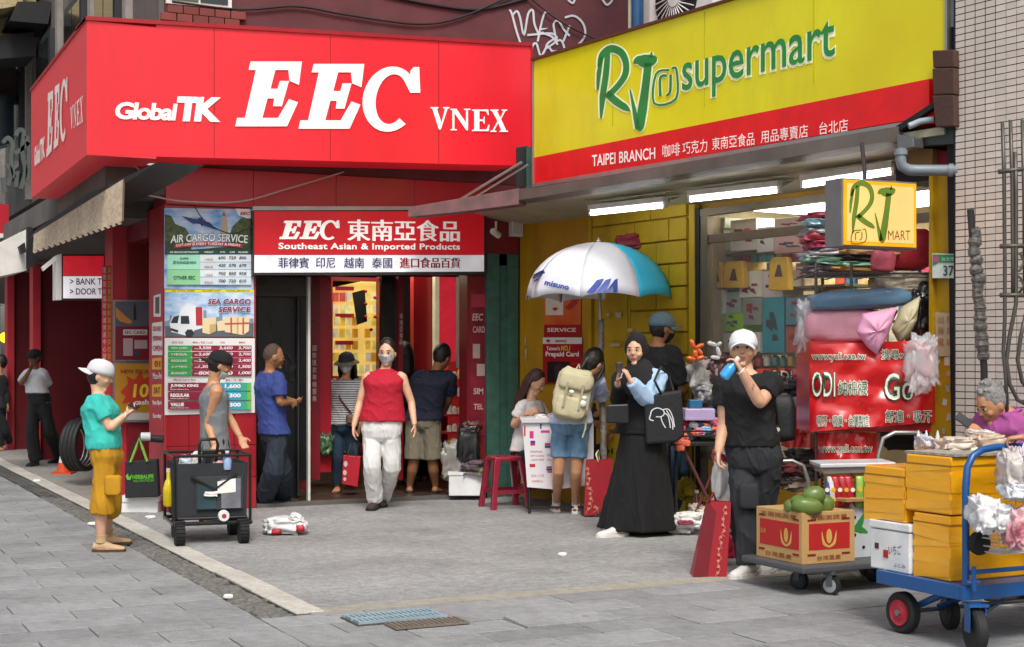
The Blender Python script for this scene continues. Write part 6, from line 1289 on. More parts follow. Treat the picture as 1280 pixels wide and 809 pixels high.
rl = thing('hand_rail', 'stubby steel rail end sticking out from the pillar above the tote bag', 'rail', C, (C.q(190, 445, 13.8)[0], 13.8, .5))
MB(C).tube([(C.q(173, 547, 13.7)[0], 13.7, C.q(173, 547, 13.7)[1]), (C.q(203, 549, 13.8)[0], 13.8, C.q(203, 549, 13.8)[1])], .034, 14).build('tube', m_dgrey, rl, smooth='auto')
MB(C).tube([(C.q(176, 546, 13.66)[0], 13.66, C.q(176, 546, 13.66)[1]), (C.q(188, 546, 13.68)[0], 13.68, C.q(188, 546, 13.68)[1])], .04, 14).build('wrap', mat('white_wrap', 'c8c8c8', .5), rl, smooth='auto')
cnn = thing('traffic_cone', 'small orange traffic cone between the man in white and the hose coils', 'cone', C, (C.q(84, 445, 18.2)[0], 18.2, 0))
x, z = C.q(80, 590, 18.2); b = MB(C); b.at(x, 18.2, 0).lathe([(.085, .02), (.02, .38), (.015, .40)], 16); b.build('cone', mat('cone_orange', 'd8481c', .5), cnn, smooth='auto'); MB(C).box(x-.12, x+.12, 18.08, 18.32, 0, .025).build('foot', mat('cone_orange', ''), cnn); b = MB(C); b.at(x, 18.2, 0).lathe([(.064, .14), (.046, .24)], 16); b.build('band', m_white, cnn)
hc = [(93, 557, 9, 29), (98, 556, 9, 30), (103, 556, 9, 30), (108, 556, 9, 30)]
for i, (px, py, a_, b_) in enumerate(hc):
    D_ = 16.9-i*.16; s_ = D_/FPX; t_ = thing('rubber_tyre', ['black bicycle tyre at the left end of the row behind the boy', 'black bicycle tyre second in the row behind the boy', 'black bicycle tyre third in the row behind the boy', 'black bicycle tyre nearest the boy in the row'][i], 'tyre', C, (C.q(px, 445, D_)[0], D_, 0), group='row of tyres behind the boy')
    cx, cz = C.q(px, py, D_); cz = max(cz, b_*s_+.03); b = MB(C); b.tube([(cx+a_*s_*math.cos(t), D_+.2*math.cos(t), cz+b_*s_*math.sin(t)) for t in [2*PI*k/40 for k in range(40)]], .033, 8, closed=True); b.build('tyre', mat('tyre_rubber', '1b1b1c', .55, bump=.3), t_, smooth=True)
    b = MB(C); b.tube([(cx+a_*s_*.86*math.cos(t), D_-.01+.17*math.cos(t), cz+b_*s_*.88*math.sin(t)) for t in [2*PI*k/40 for k in range(40)]], .012, 6, closed=True); b.build('rim', m_alu, t_, smooth=True)
sbag = thing('plastic_sack', 'white plastic sack with red corners lying on the ground right of the wagon', 'bag', C, (C.q(356, 667, 12.05)[0], 12.05, 0))
c = ray(356, 657, 12.05); b = MB(Matrix.Translation(c) @ Matrix.Rotation(-YAW, 4, 'Z')); b.bag((0, 0, 0), .165, .12, .065, 5, .35, 26, 16, .6); b.build('body', mat('sack_white', 'dedede', .4, var=.06, bump=.8, bscale=14, coat=.3), sbag, smooth=True)
for (px, py, wx, wy) in ((346, 664, 7, 4), (376, 660, 6, 5)): c = ray(px, py, 11.98); b = MB(Matrix.Translation(c) @ Matrix.Rotation(-YAW, 4, 'Z')); b.bag((0, 0, 0), wx*.0065, .06, wy*.0065, px, .2); b.build('red_corner', mat('sack_red', 'b02434', .4, bump=.5), sbag, smooth=True)
c = ray(371, 648, 12.0); b = MB(Matrix.Translation(c) @ Matrix.Rotation(-YAW, 4, 'Z') @ Matrix.Rotation(.6, 4, 'Y')); b.bag((0, 0, 0), .05, .05, .03, 8, .5); b.build('knot', mat('sack_white', ''), sbag, smooth=True)
# ------------------------------------------------------------------ wagon
wgn = thing('folding_wagon', 'black folding wagon with mesh pockets and chunky wheels in front of the price poster', 'wagon', W0, (3.0, 11.6, 0))
m_wf = mat('wagon_fabric', '292c2f', .85, bump=.4, bscale=200, var=.2); m_wm = mat('wagon_mesh', '34383a', .8, var=.2, scale=60, bump=.4, bscale=200); m_wt = mat('wagon_tube', '17181a', .35, metal=.3, coat=.3)
wx0, wx1, wy0, wy1 = 2.74, 3.27, 11.3, 11.82; zb_, zt2 = .2, .62
def wp_(px, py, y): x, z = F.q(px, py, y-13.75); return (x+3.18, y, z)
b = MB(); b.add([(wx0, wy0, zb_), (wx1, wy0, zb_), (wx1, wy1, zb_), (wx0, wy1, zb_), (wx0-.01, wy0-.01, zt2), (wx1+.01, wy0-.01, zt2), (wx1+.01, wy1+.01, zt2), (wx0-.01, wy1+.01, zt2),
    (wx0+.0, wy0+.0, zt2), (wx1-.0, wy0+.0, zt2), (wx1-.01, wy1-.01, zt2), (wx0+.01, wy1-.01, zt2), (wx0+.02, wy0+.02, zb_+.03), (wx1-.02, wy0+.02, zb_+.03), (wx1-.02, wy1-.02, zb_+.03), (wx0+.02, wy1-.02, zb_+.03)],
   [(0, 1, 2, 3), (0, 1, 5, 4), (1, 2, 6, 5), (2, 3, 7, 6), (3, 0, 4, 7), (4, 5, 9, 8), (5, 6, 10, 9), (6, 7, 11, 10), (7, 4, 8, 11), (8, 9, 13, 12), (9, 10, 14, 13), (10, 11, 15, 14), (11, 8, 12, 15), (12, 13, 14, 15)]); b.build('liner', m_wf, wgn)
b = MB(); b.tube([(wx0-.03, wy0-.03, zt2+.06), (wx1+.03, wy0-.03, zt2+.06), (wx1+.03, wy1+.03, zt2+.06), (wx0-.03, wy1+.03, zt2+.06)], .012, 8, closed=True); b.build('top_rail', m_wt, wgn, smooth='auto')
for x in (wx0-.025, wx1+.025):
    for y in (wy0-.025, wy1+.025): MB().tube([(x, y, .14), (x, y, zt2+.06)], .012, 8).build('upright', m_wt, wgn, smooth='auto')
b = MB(); b.tube([(wx0-.03, wy0-.03, .16), (wx1+.03, wy0-.03, .16), (wx1+.03, wy1+.03, .16), (wx0-.03, wy1+.03, .16)], .016, 8, closed=True); b.tube([(wx0, wy0-.03, .2), (wx1, wy0-.03, .2)], .012, 8); b.build('bottom_rail', m_wt, wgn, smooth='auto')
MB().box(wx0+.14, wx1-.03, wy0-.022, wy0-.012, .26, .52).build('pocket', m_wm, wgn, bevel=.006); MB().box(wx0+.15, wx0+.29, wy0-.03, wy0-.022, .27, .46).build('pocket_window', mat('teal_mesh', '1f3c44', .6, var=.3), wgn)
MB().box(wx1-.2, wx1-.05, wy0-.032, wy0-.024, .27, .5).build('pocket_window', mat('grey_mesh', '6a6a74', .5, var=.3, scale=9), wgn)
b = MB(); b.tube([(wx0+.1, wy0-.03, .52), (wx0+.28, wy0-.035, .42), (wx1-.08, wy0-.03, .54)], .01, 6); b.build('strap', m_dark, wgn)
MB().slab([(wx0+.3, .385), (wx0+.44, .395), (wx0+.44, .50), (wx0+.3, .48)], wy0-.036, wy0-.033).build('paper', m_paper, wgn)
MB(); b = MB(); b.bag((wx0+.25, wy0-.042, .385), .05, .012, .018, 3, .4); b.build('crumpled_paper', m_paper, wgn, smooth=True)
b = MB(); b.at((wx0+wx1)/2+.08, wy0-.06, .215).lathe([(.01, -.012), (.04, -.012), (.045, 0), (.045, .02), (.01, .02)], 20, 'y'); b.build('hub_badge', mat('badge_white', 'd0d4d2', .4), wgn, smooth='auto'); b = MB(); b.at((wx0+wx1)/2+.08, wy0-.075, .215).lathe([(.003, 0), (.018, 0), (.018, .004), (.003, .004)], 12, 'y'); b.build('badge_logo', mat('badge_red', 'a02c2c', .4), wgn); wgn.rotation_euler.z = -.1
m_tyre = mat('wagon_tyre', '141516', .8, bump=.3)
for x, y, s in ((2.745, 11.22, 1), (3.235, 11.24, 1), (2.80, 11.78, .95), (3.25, 11.8, .95)):
    b = MB(); r = .088*s; b.at(x, y, r).lathe([(r*.55, -.032), (r*.95, -.034), (r, -.022), (r, .022), (r*.95, .034), (r*.55, .032)], 24, 'x')
    wh = b.build('wheel', m_tyre, wgn, smooth='auto')
    b = MB()
    for k in range(20):
        a = 2*PI*k/20; b.X = Matrix.Translation((x, y, r)) @ Matrix.Rotation(a, 4, 'X'); b.box(-.034, .034, -.007, .007, r-.003, r+.005)
    b.build('tread', m_tyre, wh); b = MB(); b.at(x, y, r).lathe([(.004, -.03), (r*.55, -.03), (r*.55, .03), (.004, .03)], 16, 'x'); b.build('hub', m_dgrey, wh, smooth='auto')
    MB().box(x-.015, x+.015, y-.012, y+.012, r, .17).box(x-.04, x+.04, y-.03, y+.03, .15, .19).build('fork', m_wt, wgn, bevel=.003)
b = MB(); hp = [(2.93, 11.42, .5), (2.92, 11.4, .76), (2.935, 11.4, .80), (3.05, 11.4, .80), (3.065, 11.4, .76), (3.04, 11.42, .5)]; b.tube(hp, .013, 8); b.build('handle', m_wt, wgn, smooth='auto'); MB().box(2.94, 3.05, 11.38, 11.42, .68, .72).box(2.97, 3.01, 11.38, 11.42, .5, .7).build('handle_grip', m_wt, wgn, bevel=.008)
for i, (px, py, wx, wy, c, lb) in enumerate([(233, 576, 8, 7, 'c4ccd8', 'pale blue white bottle cap pack in the wagon'), (246, 573, 6, 8, 'd8d4cc', 'cream packet in the wagon beside the handle'), (273, 581, 6, 5, 'c8a0a0', 'pink lidded jar in the wagon')]): pil('wagon_item', px, py, wx, wy, 11.6, .04, mat('wi_'+c, c, .4, bump=.3), lb, 'packet', seed=i+110, amp=.25)
wb2 = thing('water_bottle', 'clear blue water bottle standing in the right of the wagon', 'bottle', C, (C.q(284, 445, 11.5)[0], 11.5, .6)); x, z = C.q(284, 587, 11.5)
b = MB(C); b.at(x, 11.5, z).lathe([(.03, 0), (.034, .02), (.034, .09), (.014, .12), (.014, .13)], 14); b.build('body', mat('bottle_blue', '9cb8e0', .1, alpha=.8, coat=.8), wb2, smooth='auto'); b = MB(C); b.at(x, 11.5, z).lathe([(.016, .13), (.016, .145)], 12); b.build('cap', m_white, wb2)
yb = thing('spray_bottle', 'yellow detergent bottle hanging at the left side of the wagon', 'bottle', C, (C.q(211, 445, 11.7)[0], 11.7, .25)); x, z = C.q(211, 633, 11.7)
b = MB(C); b.at(x, 11.7, z).lathe([(.035, 0), (.045, .02), (.046, .14), (.03, .2), (.018, .22), (.018, .27), (.01, .29)], 14); b.build('body', mat('bottle_yellow', 'd8c010', .35, coat=.4, var=.15, scale=12), yb, smooth='auto')
m_pcap = mat('bottle_white_cap', 'd8d8d0', .4); b = MB(C); b.at(x, 11.7, z).lathe([(.02, .27), (.02, .3)], 12); b.build('cap', m_pcap, yb)
# ------------------------------------------------------------------ grey platform trolley with carton
m_gt = mat('trolley_grey', '4a4c50', .5, dirt=.2); m_rub = mat('rubber', '1c1c1d', .7)
gt = thing('platform_trolley', 'grey platform trolley carrying the red printed carton', 'trolley', W0, (5.9, 7.4, 0))
MB().box(5.46, 6.5, 7.16, 7.8, .145, .185).build('deck', m_gt, gt, bevel=.01)
def caster(x, y, r, parent, hubm, axis=0.0):
    b = MB(); b.X = Matrix.Translation((x, y, r)) @ Matrix.Rotation(axis, 4, 'Z'); b.lathe([(r*.7, -.02), (r, -.018), (r, .018), (r*.7, .02)], 22, 'x'); w_ = b.build('wheel', m_rub, parent, smooth='auto')
    b = MB(); b.X = Matrix.Translation((x, y, r)) @ Matrix.Rotation(axis, 4, 'Z'); b.lathe([(.01, -.026), (r*.35, -.026), (r*.72, -.022), (r*.72, .022), (r*.35, .026), (.01, .026)], 18, 'x'); b.build('hub', hubm, w_, smooth='auto')
    b = MB(); b.X = Matrix.Translation((x, y, 0)) @ Matrix.Rotation(axis, 4, 'Z'); b.box(-.032, -.026, -.02, .02, r, r*2+.015).box(.026, .032, -.02, .02, r, r*2+.015).box(-.035, .035, -.035, .035, r*2+.01, .15); b.build('fork', m_gt, parent)
m_hubg = mat('hub_grey', '8c9094', .5)
caster(5.70, 7.2, .058, gt, m_hubg, .45); caster(5.66, 7.46, .058, gt, m_dgrey, .3); caster(6.28, 7.5, .06, gt, m_dgrey, .2); caster(6.4, 7.72, .055, gt, m_dgrey)
b = MB(); b.tube([ray(1100, 640, 9.6), ray(1098, 570, 9.65), ray(1104, 548, 9.65), ray(1118, 541, 9.65), ray(1148, 541, 9.7), ray(1158, 548, 9.7), ray(1162, 575, 9.7)], .015, 10); b.build('handle', m_alu, gt, smooth='auto')
b = MB(); b.tube([ray(972, 577, 10.0), ray(990, 576, 10.0), ray(1004, 582, 10.0), ray(1010, 600, 10.0), ray(1012, 660, 10.0)], .015, 10); b.build('handle_tube', m_alu, gt, smooth='auto')
ctn = thing('fruit_carton', 'tan carton printed with red corn and Chinese characters on the grey trolley', 'carton', W0, (5.7, 7.5, .19))
m_card = mat('carton_tan', 'b8925c', .8, var=.06, scale=5, bump=.08); cx0, cx1, cy0, cy1, cz0, cz1 = 5.526, 5.926, 7.256, 7.726, .186, .5
MB().box(cx0, cx1, cy0, cy1, cz0, cz1).build('body', m_card, ctn, bevel=.003)
MB().add([(cx0, cy0, cz1), (cx1, cy0, cz1), (cx1+.02, cy0-.09, cz1+.01), (cx0-.0, cy0-.07, cz1+.015), (cx0, cy0, cz1+.004), (cx1, cy0, cz1+.004), (cx1+.02, cy0-.09, cz1+.014), (cx0, cy0-.07, cz1+.019)], [(0, 1, 2, 3), (4, 5, 6, 7), (2, 3, 7, 6)]) if False else None
LF = Frame(cx0, cy0, -90); FF = Frame(cx0, cy0, 0)
m_cr = mat('carton_red', 'b01c1c', .6, var=.06); m_cy = mat('carton_gold', 'c8a050', .6)
for fr, s0, s1, nm in ((LF, -.45, -.02, 'l'), (FF, .03, .37, 'f')):
    MB(fr).box(s0+.02, s1-.01, -.002, 0, .27, .43).build('red_print', m_cr, ctn)
    b = MB(fr); text(b, '吉園圃蔬果', (s0+.03, .45), (s1-.03, .45), .03, -.003); text(b, '台灣農產', (s0+.08, .205), (s1-.08, .205), .03, -.003)
    for k in range(2): b.box(s0+.01+k*(s1-s0-.08), s0+.07+k*(s1-s0-.08), -.003, 0, .447, .458).box(s0+.01+k*(s1-s0-.08), s0+.07+k*(s1-s0-.08), -.003, 0, .235, .247)
    b.build('lettering', mat('carton_ink', '7c2018', .6), ctn)
    cc_ = (s0+s1)/2+(.08 if nm == 'l' else 0); b = MB(fr)
    polys(b, [[(cc_+.022*math.cos(t), .35+.045*math.sin(t)) for t in [2*PI*k/14 for k in range(14)]]], lambda u, v: (u, v), -.0045)
    for sg in (-1, 1): polys(b, [stroke([(cc_, .285), (cc_+sg*.04, .31), (cc_+sg*.055, .38)], [.012, .022, .003])], lambda u, v: (u, v), -.004)
    b.build('corn_print', m_cy if abs(1) else m_cy, ctn)
b = MB(LF); text(b, '玉米', (-.42, .34), (-.36, .34), .03, -.006); b.build('lettering', m_cy, ctn)
m_mango = mat('mango_green', '4c6c2a', .45, var=.15, hex2='6c7c34', scale=6, coat=.25)
for i, (px, py, wx, wy, rz, lb) in enumerate([(1009, 633, 20, 11, .15, 'long green mango at the front of the carton'), (1017, 620, 15, 12, -.3, 'green mango lying on top of the others'), (1030, 630, 13, 12, .4, 'round green mango at the right of the carton'), (989, 633, 9, 9, 0, 'pale green mango tip at the left of the carton'), (998, 627, 10, 8, 0, 'green mango tucked behind the front one'), (1004, 632, 12, 9, .2, 'green mango deep in the carton between the others')]):
    pil('green_mango', px, py, wx, wy, 9.0+.06*(i % 3)+(.1 if i == 3 else 0), .055, m_mango, lb, 'mango', rz=rz, seed=i+9, group='green mangoes on the carton', amp=.06, flat=.9)
gc = thing('green_white_carton', 'green and white fruit carton behind the tan carton on the grey trolley', 'carton', W0, (6.1, 7.5, .19))
GL = Frame(5.98, 7.36, -90); MB().box(5.98, 6.3, 7.36, 7.75, .186, .53).build('body', mat('carton_white', 'b8bcc0', .7), gc, bevel=.003); MB(Frame(5.98, 7.36, 0)).box(0.16, .33, -.004, .1, .19, .53).build('green_panel', mat('carton_green', '5fa830', .6, var=.12), gc)
b = MB(Frame(5.98, 7.36, 0)); 
for k, z in enumerate((.25, .33, .44)): b.at(.03 if k else .1, -.001, z).lathe([(.002, -.002), (.011, -.002), (.011, 0), (.002, 0)], 10, 'y')
b.build('vent_hole', m_dark, gc); b = MB(Frame(5.98, 7.36, 0)); polys(b, [stroke([(.02, .37), (.07, .40), (.1, .46)], [.01, .05, .01]), stroke([(.02, .36), (.08, .36), (.13, .34)], [.01, .04, .01])], lambda u, v: (u, v), -.003); b.build('leaf_print', mat('leaf_green', '2f8038', .6), gc)
MB().box(5.95, 6.5, 7.25, 7.75, .54, .555).build('board', mat('board_brown', '8a6840', .8), gc) if False else None
bd = solo(MB().box(5.90, 6.55, 7.3, 7.8, .545, .562), 'packing_board', mat('board_brown', '9a7848', .8), 'brown board carrying the snack packets on the grey trolley', 'board')
sn = [('b01828', 'red'), ('28408c', 'blue'), ('d8d0c8', 'silver'), ('a81c24', 'crimson'), ('4c8c38', 'green'), ('c87020', 'orange'), ('8cb048', 'light green')]
for i, (px, ci) in enumerate([(1033, 1), (1041, 2), (1049, 0), (1057, 3), (1065, 0), (1074, 6), (1083, 4), (1046, 2), (1061, 5), (1078, 6)]):
    c, nm = sn[ci]; D_ = 9.28+(.1 if i > 6 else 0)-.005*i; py = 615 if i < 7 else 606; x, z = C.q(px, 634, D_)
    t_ = thing('snack_packet', '%s snack packet %s on the board of the grey trolley' % (nm, ['first from the left', 'second from the left', 'third from the left', 'in the middle', 'right of the middle', 'second from the right', 'at the right end', 'in the back row left', 'in the back row middle', 'in the back row right'][i]), 'snack packet', C, (x, D_, z), group='snack packets on the grey trolley')
    b = MB(C); hx = 5.2*D_/FPX; hz = .115; rings = []
    for z_, w_, dd in ((0, 1, .004), (.012, 1, .006), (.06, .96, .024), (.14, .96, .022), (.18, .98, .008), (.195, 1, .004)): rings.append([(x+hx*w_*math.cos(a), D_+dd*math.sin(a), z+z_) for a in [2*PI*k/12 for k in range(12)]])
    b.loft(rings); jt = random.Random(i*7); b.v = [v_+camw(1, 0)*((v_.z-z)*jt0) for jt0 in [jt.uniform(-.18, .18)] for v_ in b.v]; b.build('foil', mat('foil_'+c, c, .25, var=.15, scale=18, bump=.5, bscale=20, coat=.6), t_, smooth=True)
    b = MB(C); yy = D_-.024; b.at(x, yy, z+.11).lathe([(.001, -.001), (.014, -.001), (.014, .001), (.001, .001)], 12, 'y'); b.at().box(x-.02, x+.02, yy, yy+.004, z+.04, z+.06); b.build('print', mat('foil_print_%d' % (i % 2), ['e8e0d0', 'd8b030'][i % 2], .4), t_)
tl = thing('plastic_tray', 'clear plastic tray lid resting over the snack packets', 'tray', C, (C.q(1075, 445, 9.3)[0], 9.3, .7)); cpoly([(1026, 582), (1118, 580), (1128, 590), (1030, 593)], 9.25, .3).build('lid', mat('tray_plastic', 'b8b8bc', .2, alpha=.6, coat=.6), tl, bevel=.01)
cpoly([(1025, 580), (1120, 578), (1120, 583), (1026, 585)], 9.22, .34).build('rim', mat('tray_rim', 'c8c8ca', .3), tl, bevel=.006)
# ------------------------------------------------------------------ blue trolley with taped yellow boxes
m_blue = mat('trolley_blue', '104f8e', .4, var=.08, coat=.3, dirt=.15)
m_ybox = mat('taped_yellow', 'f0aa14', .25, var=.08, scale=3, coat=.5, hex2='eaa210', bump=.2, bscale=9); m_tape = mat('tape_gloss', 'eeaa18', .15, var=.1, coat=.9)
bt_ = thing('flatbed_trolley', 'blue steel flatbed trolley stacked with taped yellow boxes at the right edge', 'trolley', W0, (5.7, 5.85, 0))
MB().box(5.2, 6.25, 5.54, 6.18, .265, .311).build('deck', m_blue, bt_, bevel=.006); MB().box(5.19, 6.26, 5.53, 5.56, .248, .318).box(5.19, 5.215, 5.56, 6.18, .248, .318).build('rail', m_blue, bt_, bevel=.003)
def bigwheel(x, y, r, ax=0):
    b = MB(); b.X = Matrix.Translation((x, y, r)) @ Matrix.Rotation(ax, 4, 'Z'); b.lathe([(r*.62, -.025), (r*.9, -.032), (r, -.02), (r, .02), (r*.9, .032), (r*.62, .025)], 30, 'x'); w_ = b.build('wheel', m_rub, bt_, smooth='auto')
    b = MB(); b.X = Matrix.Translation((x, y, r)) @ Matrix.Rotation(ax, 4, 'Z'); b.lathe([(.02, -.034), (.03, -.034), (.036, -.028), (r*.45, -.0265), (r*.58, -.028), (r*.63, -.033), (r*.63, .033), (r*.5, .027), (.02, .027)], 24, 'x'); b.build('rim', mat('rim_red', 'a81830', .4, coat=.3), w_, smooth='auto')
    b = MB(); b.X = Matrix.Translation((x, y, r)) @ Matrix.Rotation(ax, 4, 'Z'); b.lathe([(.004, -.045), (.017, -.045), (.018, -.03), (.004, -.03)], 12, 'x'); b.build('axle_nut', m_steel, w_, smooth='auto')
bigwheel(5.26, 6.05, .108, 0); bigwheel(5.6, 5.62, .108, .9) if False else None
b = MB(); b.X = Matrix.Translation((5.235, 5.5, .108)) @ Matrix.Rotation(-.38, 4, 'Z'); b.lathe([(.01, -.02), (.066, -.025), (.097, -.03), (.108, -.02), (.108, .02), (.097, .03), (.066, .025), (.01, .02)], 30, 'x'); b.build('caster_wheel', m_rub, bt_, smooth='auto')
b = MB(); b.X = Matrix.Translation((5.235, 5.5, 0)) @ Matrix.Rotation(-.38, 4, 'Z'); b.box(-.045, -.037, -.03, .03, .1, .24).box(.037, .045, -.03, .03, .1, .24).box(-.05, .05, -.05, .05, .226, .24); b.build('caster_fork', m_blue, bt_)
caster(5.55, 6.02, .09, bt_, m_dgrey, -.3)
MB().tube([(5.26, 6.05, .108), (6.1, 6.05, .108)], .012, 8).build('axle', m_steel, bt_); MB().tube([(5.3, 6.05, .12), (5.36, 5.8, .25)], .018, 6).tube([(5.5, 6.05, .12), (5.6, 5.8, .25)], .018, 6).tube([(5.3, 5.6, .13), (5.9, 6.0, .13)], .012, 8).build('strut', m_blue, bt_)
b = MB(); b.tube([(5.225, 5.555, .28), (5.225, 5.555, .80), (5.235, 5.555, .90), (5.27, 5.555, .955), (5.33, 5.555, .985), (5.42, 5.555, .995), (5.95, 5.555, .995), (6.02, 5.555, .96), (6.03, 5.555, .28)], .0185, 14); b.build('handle', m_blue, bt_, smooth='auto')
b = MB(); b.tube([(5.23, 5.555, .63), (6.03, 5.555, .63)], .015, 10).tube([(5.23, 5.535, .385), (6.03, 5.535, .385)], .012, 10); b.build('cross_bar', m_blue, bt_, smooth='auto')
b = MB(); b.tube([(5.225, 5.50, .30), (5.225, 5.50, .42)], .012, 8).tube([(5.20, 5.52, .34), (5.26, 5.50, .34)], .014, 8); b.build('latch', m_blue, bt_)
b = MB(); b.at(5.27, 5.51, .53).lathe([(.01, -.02), (.055, -.02), (.06, 0), (.055, .02), (.01, .02)], 22, 'y'); b.build('spare_caster', m_rub, bt_, smooth='auto')
def tbox(lb, x0, x1, y0, y1, z0, z1, seed, m=m_ybox):
    t_ = thing('taped_box', lb, 'box', W0, ((x0+x1)/2, (y0+y1)/2, z0), group='yellow taped boxes on the blue trolley'); r2 = random.Random(seed)
    MB().box(x0, x1, y0, y1, z0, z1).build('box', m, t_, bevel=.008); h = z1-z0
    MB().box(x0-.004, x1+.004, y0-.004, y1+.004, z1-.05, z1-.042).build('lid_seam', mat('seam_dark', '9a6a08', .4), t_)
    for k in range(7):
        a = r2.uniform(.05, .8)*h; e = r2.uniform(-.04, .04); w_ = r2.uniform(.03, .05); q_ = .0012+.0004*k
        b = MB(Frame(x0, y0, 0)); b.slab([(0, z0+a), (x1-x0, z0+a+e), (x1-x0, z0+a+e+w_), (0, z0+a+w_)], -q_, -q_+.0004); b.build('tape_strip', m_tape if k % 2 else m_ybox, t_)
        b = MB(Frame(x0, y0, -90)); b.slab([(-(y1-y0), z0+a-e), (0, z0+a), (0, z0+a+w_), (-(y1-y0), z0+a-e+w_)], -q_, -q_+.0004); b.build('tape_strip', m_tape if k % 3 else m_ybox, t_)
    return t_
tbox('large taped yellow box at the bottom of the stack on the blue deck', 5.265, 5.88, 5.71, 5.975, .312, .642, 1)
tbox('taped yellow box on top of the stack behind the blue handle', 5.262, 5.70, 5.70, 6.03, .648, .94, 2)
tbox('taped yellow box on the white foam box at the left of the trolley', 5.26, 5.6, 6.04, 6.36, .575, .86, 3)
tbox('taped yellow box behind the top one at the far right edge', 5.72, 6.1, 5.72, 6.05, .648, .93, 4)
fbx = thing('foam_box', 'white foam box with printed red and black label on the blue trolley', 'box', W0, (5.4, 6.15, .31)); MB().box(5.25, 5.6, 5.99, 6.3, .312, .525).build('box', mat('foam_white', ''), fbx, bevel=.008); MB().box(5.245, 5.605, 5.985, 6.305, .53, .572).build('lid', mat('foam_white', ''), fbx, bevel=.006)
b = MB(Frame(5.25, 5.99, -90)); text(b, 'いちご', (-.16, .40), (-.06, .41), .05, -.003); text(b, 'ふじみ', (-.12, .34), (-.03, .34), .02, -.003); b.box(-.27, -.24, -.003, 0, .42, .45); b.build('lettering', mat('foam_ink', '4a2424', .6), fbx)
b = MB(Frame(5.25, 5.99, -90)); b.box(-.2, -.165, -.004, 0, .38, .42); b.build('print', m_cr, fbx)
# things on and around the yellow boxes
nw = solo(MB().box(5.27, 5.78, 5.68, 6.05, .943, .955), 'newspaper_sheet', mat('newsprint', '9a948a', .8, var=.35, scale=30, bump=.3), 'grey printed sheet lying on the top yellow box', 'sheet')
for i, (px, py, wx, wy, c, lb) in enumerate([(1196, 556, 20, 9, 'd8c8b8', 'clear lunch bag with pinkish food on the top box'), (1235, 553, 22, 10, 'd0b8a0', 'plastic bag of food in front of the old man'), (1155, 553, 8, 8, 'd0ccd8', 'small white plastic bottle cap pack on the top box'), (1225, 545, 14, 7, 'e0dcd8', 'white thin plastic bag in front of the pink shirt')]):
    pil('food_bag', px, py, wx, wy, 7.85+.1*i, .1, mat('fbag_'+c, c, .3, var=.15, scale=9, bump=.8, bscale=18, coat=.4), lb, 'bag', seed=i+120, amp=.35)
for i, px in enumerate((1148, 1158, 1172)):
    t_ = thing('sauce_bottle', 'small white nozzle bottle on the yellow boxes, ' + ['left one', 'middle one', 'right one'][i], 'bottle', C, (C.q(px, 445, 8.1)[0], 8.1, .95)); x, z = C.q(px, 562, 8.1)
    b = MB(C); b.at(x, 8.1, z).lathe([(.02, 0), (.024, .01), (.024, .045), (.012, .06), (.012, .07)], 12); b.build('body', mat('nozzle_white', 'd4d4de', .4), t_, smooth='auto'); b = MB(C); b.at(x, 8.1, z).lathe([(.011, .07), (.004, .1), (.004, .105)], 10); b.build('nozzle', mat('nozzle_white', ''), t_)
bw = thing('wire_basket', 'white wire basket hanging from the blue handle bar', 'basket', W0, (5.42, 5.5, .5)); b = MB(); 
for z, k in ((.64, 1), (.60, .98), (.56, .95), (.52, .9), (.49, .85)): cx = 5.43; b.tube([(cx-.17*k, 5.53, z), (cx+.17*k, 5.53, z), (cx+.17*k, 5.38+.02*(1-k), z), (cx-.17*k, 5.38, z)], .004, 5, closed=True)
for k in range(9): x = 5.26+k*.0425; b.tube([(x, 5.38, .64), (5.43+(x-5.43)*.85, 5.39, .49), (5.43+(x-5.43)*.85, 5.52, .49)], .003, 5)
b.build('wires', mat('wire_white', 'c8c8c8', .4), bw)
m_bagw = mat('thin_bag_white', 'e0e0e2', .35, var=.05, bump=1, bscale=14, coat=.4)
for i, (px, py, wx, wy, d_, m, lb) in enumerate([(1232, 643, 17, 20, 7.12, m_bagw, 'white plastic bag stuffed in the wire basket'), (1252, 648, 14, 16, 7.1, m_bagw, 'second white plastic bag right in the wire basket'), (1262, 587, 12, 22, 7.15, mat('thin_bag_clear', 'd8d0cc', .3, bump=1, bscale=14, alpha=.85, coat=.5), 'clear thin bag hanging from the blue handle'), (1275, 660, 18, 26, 7.05, mat('pink_bag', 'c03c5c', .35, var=.5, hex2='e0d8d8', scale=9, bump=.9, coat=.4), 'pink and white plastic bag at the right edge'), (1268, 615, 14, 10, 7.08, mat('blue_print_bag', 'd8dce0', .35, var=.1, bump=.8), 'white bag with a blue and yellow curve at the right edge'), (1276, 590, 10, 30, 7.2, mat('pale_pink_bag', 'dcc8d0', .35, bump=.9, coat=.3), 'pale pink bag hanging at the far right edge')]):
    pil('plastic_bag', px, py, wx, wy, d_, .09, m, lb, 'bag', seed=i+130, amp=.4)
